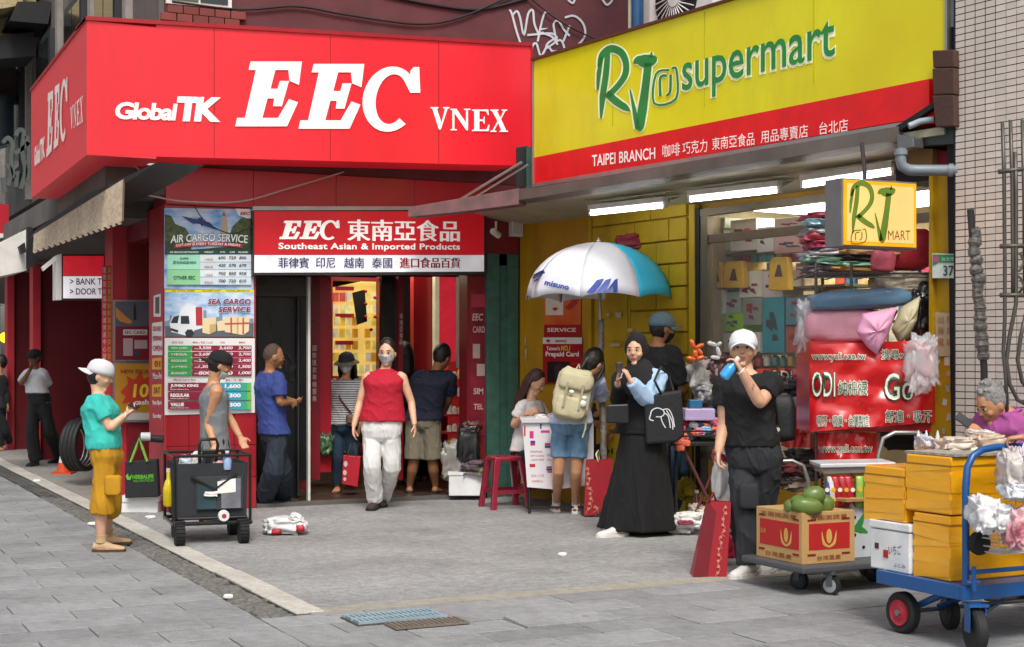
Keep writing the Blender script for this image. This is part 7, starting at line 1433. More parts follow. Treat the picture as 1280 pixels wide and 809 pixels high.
# ------------------------------------------------------------------ people
def remesh(mb, vox, inv, sm=3, fold=0.0, ff=(9, 9, 5), seed=0):
    """fuse overlapping closed solids into one continuous surface"""
    me = bpy.data.meshes.new('b'); me.from_pydata(mb.v, [], mb.f)
    bm = bmesh.new(); bm.from_mesh(me); bmesh.ops.recalc_face_normals(bm, faces=bm.faces); bm.to_mesh(me); bm.free()
    o = bpy.data.objects.new('b', me); COL.objects.link(o)
    r = o.modifiers.new('r', 'REMESH'); r.mode = 'VOXEL'; r.voxel_size = vox
    s = o.modifiers.new('s', 'SMOOTH'); s.iterations = sm; s.factor = .5
    dg = bpy.context.evaluated_depsgraph_get(); m2 = bpy.data.meshes.new_from_object(o.evaluated_get(dg))
    bpy.data.objects.remove(o); bpy.data.meshes.remove(me)
    n = len(m2.vertices); co = np.empty(n*3, 'f'); m2.vertices.foreach_get('co', co); co = co.reshape(-1, 3)
    if fold:
        nr = np.empty(n*3, 'f'); m2.vertex_normals.foreach_get('vector', nr); nr = nr.reshape(-1, 3); d = np.empty(n, 'f')
        for i in range(n):
            x, y, z = co[i]; a = mnoise.noise((x*ff[0]+seed*3.1, y*ff[1], z*ff[2]+.5*x*ff[0]))
            b = mnoise.noise((x*ff[0]*2.2+9, y*ff[1]*2.2+seed, z*ff[2]*2.4-x*4)); c_ = mnoise.noise((x*ff[0]*1.3-4, y*ff[1]*1.3, z*ff[2]*1.6+x*7+seed)); d[i] = max(0, 1-3.2*abs(a))**1.5*.9+max(0, 1-4.5*abs(c_))**1.5*.6+b*.25-.22
        co += nr*(d*fold*.8)[:, None]
    M = np.array(inv, 'f'); co = co @ M[:3, :3].T+M[:3, 3]; m2.vertices.foreach_set('co', co.ravel()); m2.update()
    return m2
def yaw_dirs(th):
    """th: 0 faces away from the camera, 90 photo-left, 180 the camera, -90 photo-right"""
    t = math.radians(th); f = camw(-math.sin(t), math.cos(t)); r = camw(math.cos(t), math.sin(t)); return f.normalized(), r.normalized()
UP = Vector((0, 0, 1))
def ering(c, ax, ay, a, b, n=18, p=2.4):
    o = []
    for k in range(n):
        t = 2*PI*k/n; ct, st = math.cos(t), math.sin(t); o.append(c+ax*(a*math.copysign(abs(ct)**(2/p), ct))+ay*(b*math.copysign(abs(st)**(2/p), st)))
    return o
def limb(mb, pts, rs, n=12, flat=1.0):
    """smooth tapered limb through joints"""
    P = [Vector(p) for p in pts]; out = []; R_ = []
    for i in range(len(P)-1):
        a, b = P[max(i-1, 0)], P[i]; c, d = P[i+1], P[min(i+2, len(P)-1)]
        for k in range(4):
            t = k/4; q = .5*((2*b)+(c-a)*t+(2*a-5*b+4*c-d)*t*t+(3*b-a-3*c+d)*t**3); lnr = b.lerp(c, t); out.append(q.lerp(lnr, .55)); R_.append(rs[i]*(1-t)+rs[i+1]*t)
    out.append(P[-1]); R_.append(rs[-1]); mb.tube(out, R_, n)
def skinmat(name, hexc):
    m = mat(name, hexc, .48, var=.12, scale=14, bump=.08, bscale=120); m.node_tree.nodes['Principled BSDF'].inputs['Subsurface Weight'].default_value = .12
    m.node_tree.nodes['Principled BSDF'].inputs['Subsurface Radius'].default_value = (.012, .005, .003); return m
SK = dict(light=skinmat('skin_light', 'd4a688'), mid=skinmat('skin_mid', 'bd8a66'), tan=skinmat('skin_tan', '9a6a48'), dark=skinmat('skin_dark', '7c5038'))
m_hair = mat('hair_black', '16110f', .45, var=.4, scale=60, bump=.5, bscale=90); m_hbr = mat('hair_brown', '3c2018', .45, var=.4, scale=60, bump=.5, bscale=90); m_hgr = mat('hair_grey', '7d7c7a', .6, var=.35, scale=70, bump=.6, bscale=90)
m_eye = mat('eye_dark', '120c0a', .2); m_eyew = mat('eye_white', 'c8c0b8', .4); m_lip = mat('lip', 'a04e4c', .45)
def cloth(name, hexc, **k):
    k.setdefault('bump', .12); k.setdefault('bscale', 220); k.setdefault('var', .08); return mat('cloth_'+name, hexc, .85, **k)
def headfn(q):
    x, y, z = .076*q[0], .094*q[1], .118*q[2]
    if q[2] < 0:
        k = q[2]**2; x *= 1-.30*k; y *= (1-.08*k) if y > 0 else (1-.42*k)
    if y > 0: y *= 1-.07*abs(q[0])
    return Vector((x, y, z))
class Person:
    def __init__(s, label, D, sc=1.0, skin='mid', vox=.009, male=False, group=None, gx=None):
        s.D = D; s.k = sc; s.skin = SK[skin]; s.vox = vox; s.label = label; s.male = male; s.group = group; s.capped = ' cap' in label or ' hat' in label; s.B = MB(); s.parts = []; s.gx = gx
    def j(s, p): return ray(p[0], p[1], s.D+(p[2] if len(p) > 2 else 0))
    def torso(s, neck, waist, hip, yt, yp, sw=.165, w=(1, 1, 1), d=1.0, shraise=(0, 0)):
        k = s.k; s.N, s.Wt, s.H = s.j(neck), s.j(waist), s.j(hip); s.ft, s.rt = yaw_dirs(yt); s.fp, s.rp = yaw_dirs(yp); s.yt = yt; s.yp = yp
        s.sw = sw*k; m = 1.06 if s.male else 1.0; s.m = m
        cw, ww, hw = w; up = (s.N-s.H).normalized()
        s.rings = [(s.H-UP*.085*k, .10*hw, .085, 1), (s.H-UP*.045*k, .155*hw, .112, 1), (s.H+UP*.02*k, .172*hw, .122, 1), (s.H.lerp(s.Wt, .6), .150*(hw+ww)/2, .112, 1), (s.Wt, .134*ww*m, .103*d, .5),
                   (s.Wt.lerp(s.N, .35), .142*cw*m, .108*d, 0), (s.Wt.lerp(s.N, .62), .160*cw*m, .115*d, 0), (s.N-up*.095*k, .170*cw*m, .100*d, 0), (s.N-up*.045*k, .140*cw*m, .078, 0), (s.N-up*.012*k, .085*m, .064, 0), (s.N+up*.012*k, .058*m, .056, 0)]
        s.up = up
        s.sh = {1: s.N-up*(.07-shraise[0])*k+s.rt*s.sw, -1: s.N-up*(.07-shraise[1])*k-s.rt*s.sw}
    def trings(s, off=0.0, lo=0, hi=11, wid=1.0):
        o = []
        for c, a, b, t in s.rings[lo:hi]:
            ax = s.rt.lerp(s.rp, t).normalized(); ay = s.ft.lerp(s.fp, t).normalized(); o.append(ering(c, ax, ay, a*s.k*wid+off, b*s.k*wid+off))
        return o
    def head(s, c, yh, pitch=0, size=1.0, roll=0):
        k = s.k*size; s.hc = s.j(c); f, r = yaw_dirs(yh); M = Matrix.Identity(4)
        for i in range(3): M[i][0] = r[i]; M[i][1] = f[i]; M[i][2] = UP[i]; M[i][3] = s.hc[i]
        s.HM = M @ Matrix.Rotation(math.radians(-pitch), 4, 'X') @ Matrix.Rotation(math.radians(roll), 4, 'Y') @ Matrix.Scale(k, 4)
        b = MB(s.HM); b.ell((0, 0, 0), 1, 1, 1, 26, 20, headfn)
        b.ell((0, .094, -.020), .013, .018, .016, 10, 8).ell((0, .088, .005), .008, .014, .026, 10, 8); b.ell((0, .068, -.098), .026, .02, .018, 10, 8); b.ell((0, .078, .030), .046, .012, .010, 12, 8)
        b.ell((0, .082, -.058), .022, .012, .012, 10, 8)
        for q in (-1, 1): b.ell((q*.076, -.004, -.012), .010, .02, .030, 10, 8); b.ell((q*.040, .062, -.028), .022, .022, .022, 10, 8)
        s.B.v += []; s._merge(b)
        n0 = s.N if hasattr(s, 'N') else s.hc-UP*.2; s._limb([n0-UP*.03*s.k, n0.lerp(s.HM @ Vector((0, -.022, -.06)), .5), s.HM @ Vector((0, -.022, -.05))], [.054*s.k*s.m, .048*s.k*s.m, .052*s.k*s.m])
    def _merge(s, b): o = len(s.B.v); s.B.v += b.v; s.B.f += [tuple(o+i for i in f) for f in b.f]
    def _limb(s, pts, rs): limb(s.B, pts, rs)
    def arm(s, side, el, wr, hd, curl=.35, pn=None, r=1.0, fist=False):
        k = s.k; S = s.sh[side]; E_ = s.j(el); Wr = s.j(wr); s.arms = getattr(s, 'arms', {}); s.arms[side] = (S, E_, Wr)
        m = s.m*r; s._limb([S+(s.N-S)*.25, S, S.lerp(E_, .4), E_, E_.lerp(Wr, .35), Wr], [.05*k*m, .053*k*m, .044*k*m, .036*k*m, .036*k*m, .025*k*m])
        Hd = s.j(hd); d = (Hd-Wr).normalized(); n_ = Vector(pn) if pn is not None else s.rt*(-side)
        n_ = (n_-d*n_.dot(d)).normalized(); l = d.cross(n_).normalized(); q = k*.95; b = s.B
        b.loft([ering(Wr+d*t*q, l, n_, a*q, c*q, 12, 3) for t, a, c in ((-.01, .022, .017), (.02, .029, .015), (.05, .038, .014), (.08, .040, .012), (.094, .034, .008))])
        for i, (off, ln) in enumerate(((-.029, .062), (-.010, .072), (.010, .068), (.028, .054))):
            p = Wr+d*.085*q+l*off*q; a = 0; pts = [p-d*.02*q, p]; 
            for sg, f_ in enumerate((.42, .33, .25)):
                a += curl*(.9 if sg == 0 else .75)+.02*i; p = p+(d*math.cos(a)+n_*math.sin(a)+l*off*1.2)*ln*f_*q; pts.append(p)
            b.tube(pts, [.0085*q, .0085*q, .0080*q, .0074*q, .0055*q], 8)
        tsd = side if (d.cross(n_)).dot(l) > 0 else -side; tb0 = Wr+d*.025*q-l*.028*q; p1 = tb0+(d*.6-l*.75+n_*.25).normalized()*.035*q; p2 = p1+(d*.9-l*.25+n_*(.2+curl)).normalized()*.03*q; p3 = p2+(d*.95+n_*(.2+curl)).normalized()*.024*q
        b.tube([tb0, p1, p2, p3], [.012*q, .0105*q, .0095*q, .007*q], 8); s.hand = getattr(s, 'hand', {}); s.hand[side] = (Wr+d*.08*q+n_*.02*q, d, n_, l)
    def leg(s, side, knee, foot, toe, lift=0.0, hz=None, ankle=None, r=1.0):
        """foot: photo point where the shoe meets the ground"""
        k = s.k; g = gnd(foot[0], foot[1]) if len(foot) == 2 else s.j(foot); f, rr_ = yaw_dirs(toe); A = g+UP*(.085*k+lift)-f*.045*k
        if ankle is not None: A = s.j(ankle)
        Hp = s.H+s.rp*(side*.085*k)-UP*.03*k; Kn = s.j(knee); s.legs = getattr(s, 'legs', {}); s.legs[side] = (Hp, Kn, A, f, rr_, g)
        m = s.m*r; s._limb([Hp, Hp.lerp(Kn, .45), Kn, Kn.lerp(A, .33)-f*.012*k, A.lerp(Kn, .15), A], [.086*k*m, .072*k*m, .052*k*m, .053*k*m, .034*k*m, .032*k*m])
        c = A-UP*.045*k; s.B.loft([ering(c+f*t*k+UP*h_*k, rr_, UP, a*k, b_*k, 12, 2.4) for t, h_, a, b_ in ((-.045, -.005, .02, .022), (-.03, 0, .033, .036), (.02, .0, .036, .038), (.07, -.012, .042, .028), (.12, -.02, .045, .02), (.15, -.024, .036, .014), (.162, -.026, .018, .008))])
    def make(s, name='person'):
        # root at the ground below the pelvis
        p = s.H.copy(); p.z = 0; s.root = thing(name, s.label, 'person', W0, p, rz=-YAW+math.radians(s.yt), group=s.group); s.inv = WM[s.root.name].inverted()
        o0 = MB(); o0.v = s.B.v; o0.f = s.B.f; s.B.loft(s.trings(-.004))
        me = remesh(s.B, s.vox, s.inv, 2); link('body', me, s.skin, s.root, True)
        return s
    def part(s, name, mb, m, smooth=True, label=None): return mb.build(name, m, s.root, smooth=smooth, label=label)
    def wear(s, name, mb, m, fold=.006, ff=(9, 9, 5), seed=1, label=None, sm=3):
        me = remesh(mb, s.vox*1.05, s.inv, sm, fold, ff, seed); return link(name, me, m, s.root, True, label=label)
    def top(s, m, sleeve=.5, off=.022, lo=3, hem=None, neckcut=10, loose=1.0, fold=.006, name='shirt', slw=1.0, flare=0.0, seed=1, hemdrop=None, shr=1.0):
        off = max(off, .021); b = MB(); R_ = s.trings(off-.004, lo, neckcut, loose)
        R_[0] = [p_+(p_-s.rings[lo][0]).normalized()*.008 for p_ in R_[0]]
        if hemdrop is not None:
            c, a, bb_, t = s.rings[lo]; ax = s.rp; ay = s.fp; c = c-UP*hemdrop*s.k; R_ = [ering(c, ax, ay, (a+flare)*s.k*loose+off, (bb_+flare)*s.k*loose+off)]+R_
        b.loft(R_)
        for sd, (S, E_, Wr) in s.arms.items():
            if sleeve <= 0: continue
            pts = [S+(s.N-S)*.45, S, S.lerp(E_, .5)]; rs_ = [.052*shr, .061*shr, .060*slw]
            if sleeve < 1: pts = [S+(s.N-S)*.45, S, S.lerp(E_, sleeve*.6), S.lerp(E_, sleeve)]; rs_ = [.052*shr, .061*shr, .058*slw, .060*slw]
            else: pts += [E_, E_.lerp(Wr, .5), E_.lerp(Wr, min(1, sleeve-.1))]; rs_ += [.052*slw, .047*slw, .037*slw]
            limb(b, pts, [x*s.k*s.m for x in rs_])
        return s.wear(name, b, m, fold, (9, 9, 7), seed)
    def pants(s, m, cut=1.0, th=1.0, hemr=.06, fold=.007, hi=4, name='trousers', off=.007, seed=2, kn=.066, tw=1.0, hw=1.0):
        b = MB(); b.loft(s.trings(off, 0, hi, hw))
        for sd, (Hp, Kn, A, f, r_, g) in s.legs.items():
            tot = 2*cut
            pts = [Hp+UP*.05, Hp-UP*.02, Hp.lerp(Kn, .5)]; rs_ = [.076*tw, .088*tw, .084*tw]
            if cut <= .62: e = Hp.lerp(Kn, min(1, cut/.5)) if cut <= .5 else Kn.lerp(A, (cut-.5)/.5); 
            if cut <= .5: pts.append(e); rs_.append(hemr)
            elif cut <= .62: pts += [Kn, e]; rs_ += [kn, hemr]
            else: pts += [Kn, Kn.lerp(A, .5*min(1, (cut-.5)/.5)), Kn.lerp(A, min(1.03, (cut-.5)/.5))]; rs_ += [kn, (kn+hemr)/2, hemr]
            limb(b, pts, [x*s.k*s.m for x in rs_])
        return s.wear(name, b, m, fold, (12, 12, 4), seed)
    def shoe(s, side, m, sole=None, hgt=1.0, ln=1.0, name='shoe', boot=0):
        Hp, Kn, A, f, r_, g = s.legs[side]; k = s.k*ln; z = A.z-.085*s.k; b = MB(); base = Vector((A.x, A.y, z))
        rg = []
        for t, w_, h_ in ((-.068, .018, .035), (-.062, .032, .062), (-.03, .038, .082), (.01, .041, .086), (.05, .044, .072), (.10, .049, .052), (.15, .048, .042), (.185, .036, .034), (.2, .018, .024)):
            c = base+f*t*k; hh = h_*hgt*k; rg.append([c+r_*(w_*k*math.cos(a)*(1.0 if math.sin(a) < 0 else .9))+UP*(.012+hh*.5+hh*.5*math.sin(a)) for a in [2*PI*q/14 for q in range(14)]])
        b.loft(rg)
        if boot: limb(b, [base+UP*.07, A+UP*boot*.5, A+UP*boot], [.048*k, .047*k, .052*k])
        o = s.part(name, b, m, 'auto'); b = MB()
        pts = []
        for t, w_ in ((-.072, .026), (-.03, .041), (.05, .047), (.11, .053), (.16, .051), (.195, .036), (.208, .012)): pts.append((t, w_))
        outl = [base+f*t*k+r_*w_*k for t, w_ in pts]+[base+f*t*k-r_*w_*k for t, w_ in pts[::-1]]
        b.loft([[p+UP*.001 for p in outl], [p+UP*.024*k for p in outl]]); b.build('sole', sole or m_white, o)
        return o
    def face(s, mouth=True, eyes=True, brows=True, lipm=None):
        b = MB(s.HM)
        if eyes:
            for q in (-1, 1):
                b.ell((q*.031, .0805, .006), .0155, .008, .0065, 10, 6)
            s.part('eyes', b, m_eyew); b = MB(s.HM)
            for q in (-1, 1): b.ell((q*.030, .0865, .006), .0075, .004, .0068, 8, 6); b.tube([(q*.016, .0875, .0095), (q*.031, .0885, .0135), (q*.046, .0815, .0095)], .0014, 5)
            s.part('pupils', b, m_eye)
        if brows:
            b = MB(s.HM)
            for q in (-1, 1): b.tube([(q*.014, .0885, .026), (q*.032, .0885, .031), (q*.050, .076, .026)], [.0022, .0028, .0014], 6)
            s.part('eyebrows', b, m_hair)
        if mouth:
            b = MB(s.HM); b.ell((0, .092, -.0535), .021, .006, .0045, 10, 6).ell((0, .092, -.062), .018, .007, .005, 10, 6); s.part('lips', b, lipm or m_lip)
        b = MB(s.HM)
        for q in (-1, 1): b.ell((q*.007, .101, -.033), .004, .003, .002, 6, 4)
        s.part('nostrils', b, m_eye)
    def hair(s, m, kind='short', fr=(0, 0)):
        b = MB(s.HM); sd = hash(s.label) % 97
        def fn(q):
            n_ = 1+.05*mnoise.noise(Vector(q)*9+Vector((sd, 0, 0)))+.025*mnoise.noise(Vector(q)*24); return headfn(q)*n_
        if s.capped: b.ell((0, -.016, -.004), 1.07, 1.0, .90, 26, 18, fn)
        elif kind == 'buzz':
            vs = b; vs.ell((0, -.010, .012), 1.0, .99, .97, 24, 18, fn)
        else: b.ell((0, -.020, .018), 1.10, 1.06, 1.05, 26, 20, fn)
        if kind == 'bob': b.ell((0, -.03, .005), 1.17, 1.05, .93, 26, 20, fn)
        if kind == 'bun': b.ell((0, -.10, .03), .04, .035, .04, 14, 10)
        if kind in ('long', 'longside'):
            for i in range(26):
                a = PI*(.03+.94*i/25)+PI; x, y = .085*math.cos(a), .095*math.sin(a)-.015; rr2 = random.Random(i+sd); ln = (.26 if kind == 'long' else .30)+rr2.uniform(-.03, .04)
                b.tube([(x*.8, y*.8, .06), (x*1.02, y*1.02, -.02), (x*1.06+rr2.uniform(-.008, .008), y*1.0, -.10), (x*1.0+rr2.uniform(-.012, .012), y*.95-.01, -.10-ln*.5), (x*.85+rr2.uniform(-.015, .015), y*.85-.01, -.05-ln)], [.02, .023, .022, .019, .006], 6)
        if kind == 'tied': b.ell((0, -.095, -.02), .03, .03, .045, 12, 8); b.tube([(0, -.1, -.03), (.01, -.115, -.1), (.0, -.10, -.17)], [.022, .02, .008], 8)
        if kind == 'tousle':
            for i in range(70):
                r2 = random.Random(i); th = r2.uniform(.1, 1.5); ph = r2.uniform(0, 6.28)
                if math.sin(ph) > .3 and th > .9: continue
                q = Vector((math.sin(th)*math.cos(ph), math.sin(th)*math.sin(ph), math.cos(th))); p = headfn(q)*1.08+Vector((0, -.018, .018)); b.tube([p, p+q*.014+Vector((r2.uniform(-.02, .02), r2.uniform(-.02, .02), 0))], [.009, .003], 5)
        me = remesh(b, .007, s.inv, 1); link('hair', me, m, s.root, True)
    def cap(s, m, yaw=0, brim=1, name='cap', band=None, tilt=0):
        T_ = s.HM @ Matrix.Translation((0, -.008, .030)) @ Matrix.Rotation(math.radians(yaw), 4, 'Z') @ Matrix.Rotation(math.radians(tilt), 4, 'X'); b = MB(T_)
        prof = [(1.03, -.02), (1.03, .010), (.98, .036), (.87, .064), (.64, .084), (.3, .095), (.02, .098)]
        b.loft([[(.089*r*math.cos(a), .106*r*math.sin(a), z) for a in [2*PI*q/28 for q in range(28)]] for r, z in prof]); o = s.part(name, b, m)
        if brim:
            b = MB(T_); top_ = []; 
            for u in range(13):
                a = PI*(.10+.80*u/12); x = .089*math.cos(a); y = .10*math.sin(a); top_.append((x, y, a))
            vs = []; 
            for t in (0, .5, 1):
                for x, y, a in top_: vs.append((x*(1-.12*t), y+.075*t*math.sin(a)**.7, -.004-.030*(x/.089)**2*(.5+t*.5)-.012*t))
            n_ = 13; up_ = [(x, y, z+.004) for x, y, z in vs]; fs = []
            for t in range(2):
                for u in range(12): q = t*n_+u; fs += [(q, q+1, q+n_+1, q+n_), (39+q, 39+q+n_, 39+q+n_+1, 39+q+1)]
            b.add(vs+up_, fs+[(u, 39+u, 40+u, u+1) for u in range(12)]+[(26+u, 27+u, 66+u, 65+u) for u in range(12)]); b.build('brim', m, o, smooth='auto')
        b = MB(T_); b.ell((0, 0, .099), .008, .008, .005, 8, 6); b.build('button', m, o)
        return o
    def mask(s, m, low=0):
        b = MB(s.HM); vs = []; fs = []; nu, nv = 14, 9
        for v in range(nv+1):
            for u in range(nu+1):
                a = math.radians(18+144*u/nu); el = math.radians(-4-low-62*v/nv) if True else 0
                q = Vector((math.cos(a)*math.cos(el), math.sin(a)*math.cos(el), math.sin(el))); p = headfn(q)*1.06; bulge = .012*math.exp(-((p.x/.03)**2)); vs.append((p.x, p.y+.006+bulge, p.z))
        for v in range(nv):
            for u in range(nu): q = v*(nu+1)+u; fs.append((q, q+1, q+nu+2, q+nu+1))
        b.add(vs, fs); o = s.part('face_mask', b, m); sm_ = o.modifiers.new('s', 'SOLIDIFY'); sm_.thickness = .002
        b = MB(s.HM)
        for q in (-1, 1): b.tube([(q*.071, .03, -.02-low*.0015), (q*.082, .0, -.012), (q*.08, -.012, -.03)], .0016, 5)
        b.build('ear_loop', m, o)
    def glasses(s):
        b = MB(s.HM)
        for q in (-1, 1): b.tube([(q*.031+.019*math.cos(t), .099, .004+.014*math.sin(t)) for t in [2*PI*k/14 for k in range(14)]], .0018, 5, closed=True); b.tube([(q*.05, .097, .008), (q*.078, .04, .008), (q*.08, -.005, .0)], .0018, 5)
        b.tube([(-.012, .10, .006), (.012, .10, .006)], .0018, 5); s.part('glasses', b, m_dark)

# 1 --- boy in turquoise looking at a phone
p = Person('boy in turquoise shirt and mustard shorts with backwards white cap looking at a phone', 11.0, .88, 'light')
p.torso((123, 493), (128, 540), (133, 572), -82, -85, sw=.155, w=(1.1, 1.2, 1.1), d=1.15)
p.head((125.5, 469), -84, 18, 1.06); p.arm(1, (137, 535, -.14), (156, 519, -.10), (168, 510, -.06), .5, pn=(0, 0, 1)); p.arm(-1, (143, 532, .18), (158, 518, .02), (169, 511, -.02), .4, pn=(0, 0, 1))
p.leg(1, (128, 632, -.08), (133, 690), -88); p.leg(-1, (137, 630, .1), (141, 681), -75); p.make()
p.top(cloth('turquoise', '35b3a8', var=.05), .62, .018, 3, hemdrop=.05, loose=1.03, fold=.011, slw=1.15)
p.pants(cloth('mustard', 'b4830f', var=.1), .60, hemr=.10, kn=.098, fold=.012, tw=1.08, name='shorts'); 
b = MB(); f_, r_ = yaw_dirs(-85); b.box(0, 0, 0, 0, 0, 0); b = MB(Matrix.Translation(ray(141, 607, 10.84)) @ Matrix.Rotation(-YAW, 4, 'Z')); b.bag((0, .015, 0), .06, .035, .075, 4, .08, 20, 14, .4); p.part('cargo_pocket', b, cloth('mustard', ''), True)
m_boot = mat('boot_sand', 'b89a74', .7, bump=.2)
for q in (1, -1): p.shoe(q, m_boot, mat('boot_sole', '4a3626', .7), boot=.05, name='boot')
p.face(); p.hair(m_hair, 'short'); p.cap(cloth('cap_white', 'c8c8cc', var=.04), 180, tilt=-4)
b = MB(); wr = p.arms[1][2]; b.tube([wr+Vector((0, .022*math.cos(t), .022*math.sin(t))) for t in [2*PI*k/10 for k in range(10)]], .005, 5, closed=True); p.part('wrist_band', b, m_white)
ph = thing('smartphone', 'dark smartphone held by the boy in turquoise', 'phone', W0, ray(168, 508, 10.95)); b = MB(Matrix.Translation(ray(168, 508, 10.93)) @ Matrix.Rotation(-YAW, 4, 'Z') @ Matrix.Rotation(.5, 4, 'Y') @ Matrix.Rotation(.3, 4, 'X')); b.box(-.04, .035, -.035, .035, -.004, .004); b.build('body', m_dark, ph, bevel=.003)

# 2 --- man in grey tank top behind the wagon
p = Person('man in grey tank top and backwards black cap standing behind the black wagon', 12.7, .98, 'mid', male=True)
p.torso((267, 479), (268, 532), (269, 566), -70, -75, sw=.165, w=(.95, .95, .95))
p.head((275, 456), -72, 20, 1.0); p.arm(1, (260, 530, -.10), (268, 556, -.22), (272, 568, -.26), .6); p.arm(-1, (288, 525, .1), (300, 546, -.02), (305, 557, -.04), .4)
p.leg(1, (266, 610, -.05), (265, 655), -80); p.leg(-1, (275, 610, .08), (277, 652), -75); p.make()
b = MB(); b.loft(p.trings(.012, 2, 8)); 
for sd in (1, -1): S = p.sh[sd]; limb(b, [p.N.lerp(S, .55)+UP*.022, p.N.lerp(S, .55)-UP*.04+p.ft*.065, p.N.lerp(S, .5)-UP*.13+p.ft*.07], [.030, .032, .045]); limb(b, [p.N.lerp(S, .55)+UP*.022, p.N.lerp(S, .55)-UP*.04-p.ft*.06, p.N.lerp(S, .5)-UP*.13-p.ft*.05], [.030, .032, .045])
p.wear('tank_top', b, cloth('grey', '73777a'), .009, (9, 9, 5)); p.pants(cloth('black', '1a1b1e'), 1.0, hemr=.065)
for q in (1, -1): p.shoe(q, m_dark)
p.face(mouth=True); p.hair(m_hair, 'short'); p.cap(cloth('cap_black', '17181a'), 180, tilt=-6); p.glasses(); p.mask(mat('mask_blue', 'b0c8cc', .7), 22)

# 3 --- man in blue shirt, shaved head, seen from behind right
p = Person('man with shaved head in navy blue t-shirt and baggy dark jeans by the pillar', 14.1, .97, 'tan', male=True)
p.torso((337, 465), (339, 515), (343, 545), -52, -60, sw=.17, w=(1.05, 1.05, 1), d=1.1)
p.head((342, 446), -68, 4, 1.03); p.arm(1, (350, 503, -.18), (363, 503, -.06), (371, 504, 0), .8); p.arm(-1, (357, 500, .28), (368, 502, .12), (374, 503, .05), .8)
p.leg(1, (342, 588, -.1), (336, 633), -75); p.leg(-1, (352, 588, .08), (358, 630), -78); p.make()
p.top(cloth('navy_blue', '2e3f7e', var=.08), .75, .018, 2, fold=.010, slw=1.2); p.pants(cloth('dark_jeans', '232d3a', var=.15), 1.0, hemr=.088, kn=.094, fold=.013, tw=1.06)
for q in (1, -1): p.shoe(q, m_dark, m_white, name='sneaker')
p.face(); p.hair(mat('stubble', '4a3a30', .8, var=.2, scale=90), 'buzz')

# 4 --- woman in striped top and sun hat
m_str = mat('stripe_top', 'd4d4d4', .85); n = m_str.node_tree.nodes; l_ = m_str.node_tree.links; wv_ = n.new('ShaderNodeTexWave'); wv_.bands_direction = 'Z'; wv_.inputs['Scale'].default_value = 13; tc = n.new('ShaderNodeTexCoord'); l_.new(tc.outputs['Object'], wv_.inputs[0])
rp = n.new('ShaderNodeMapRange'); rp.inputs[1].default_value = .62; rp.inputs[2].default_value = .72; l_.new(wv_.outputs[1], rp.inputs[0]); mx = n.new('ShaderNodeMix'); mx.data_type = 'RGBA'; mx.inputs[6].default_value = lin('cfcfcf')+[1]; mx.inputs[7].default_value = lin('4a4a52')+[1]; l_.new(rp.outputs[0], mx.inputs[0]); l_.new(mx.outputs[2], n['Principled BSDF'].inputs['Base Color'])
p = Person('woman in striped white t-shirt and sun hat carrying green and red bags in the doorway', 15.6, .94, 'mid', vox=.011)
p.torso((432, 474), (431, 512), (430, 533), 165, 170, w=(1.0, 1.05, 1.0)); p.head((433, 454), 170, 12, 1.0)
p.arm(1, (408, 510, .03), (411, 536, -.05), (411, 546, -.08), .9); p.arm(-1, (452, 508, .03), (449, 535, -.1), (447, 548, -.12), .9)
p.leg(1, (422, 572, -.05), (421, 617), 175); p.leg(-1, (441, 570, 0), (438, 608), -170); p.make()
p.top(m_str, .5, .016, 2, fold=.009); p.pants(cloth('jeans_blue', '1f3448', var=.15), .97, hemr=.055, fold=.008)
for q in (1, -1): p.shoe(q, mat('sandal', '7a4a30', .7), mat('sandal_sole', '3a2a20', .7), .5, name='sandal')
p.face(); p.hair(m_hair, 'longside'); p.mask(mat('mask_pale', 'cfd4d6', .7)); o = p.cap(cloth('hat_dark', '35343a'), 0, brim=0, name='sun_hat')
b = MB(p.HM @ Matrix.Translation((0, -.005, .03))); rr0 = [(.085, 0), (.12, -.01), (.145, -.028), (.147, -.031), (.12, -.014), (.085, -.006)]; b.loft([[(r*math.cos(a), r*1.12*math.sin(a), z) for a in [2*PI*k/28 for k in range(28)]] for r, z in rr0], cap=False); b.build('brim', cloth('hat_olive', '7a7460'), o, smooth=True)
b = MB(); b.tube([p.sh[1]+UP*.06-p.rt*.04, p.Wt+p.ft*.14+UP*.12, p.Wt-p.rt*.12+p.ft*.12-UP*.04], .009, 5); p.part('bag_strap', b, mat('strap_brown', '5a3028', .6))
t_ = pil('handbag', 441, 524, 9, 6, 15.4, .05, mat('bag_brown', '6a4e3a', .6), 'small brown shoulder bag on the woman in stripes', 'bag', seed=3)
pil('plastic_bag', 407, 556, 9, 14, 15.45, .09, mat('bag_green', '4d6b45', .35, var=.3, bump=.9, bscale=16, coat=.5), 'green plastic bag hanging from the hand of the woman in stripes', 'bag', seed=4, amp=.3, flat=.8)
rbg = thing('shopping_bag', 'small red shopping bag with white print carried in the doorway', 'bag', C, (C.q(439, 445, 15.2)[0], 15.2, .15)); cpoly([(429, 569), (451, 571), (447, 609), (427, 605)], 15.2, .08).build('body', mat('bag_bright_red', 'b8182c', .5, bump=.2), rbg, bevel=.006)
cpr(rbg, 15.193, mat('bag_print', 'd8c0bc', .5), [[(432+2.5*math.cos(a), 580+4*math.sin(a)) for a in [2*PI*k/8 for k in range(8)]], [(431+2.5*math.cos(a), 591+3.5*math.sin(a)) for a in [2*PI*k/8 for k in range(8)]], [(431+2*math.cos(a), 599+2.5*math.sin(a)) for a in [2*PI*k/8 for k in range(8)]]]); b = MB(C); b.tube([(C.q(*q, 15.2)[0], 15.2, C.q(*q, 15.2)[1]) for q in ((434, 570), (438, 556), (443, 554), (446, 571))], .007, 5); b.build('handle', mat('strap_grey', '4a4444', .6), rbg)

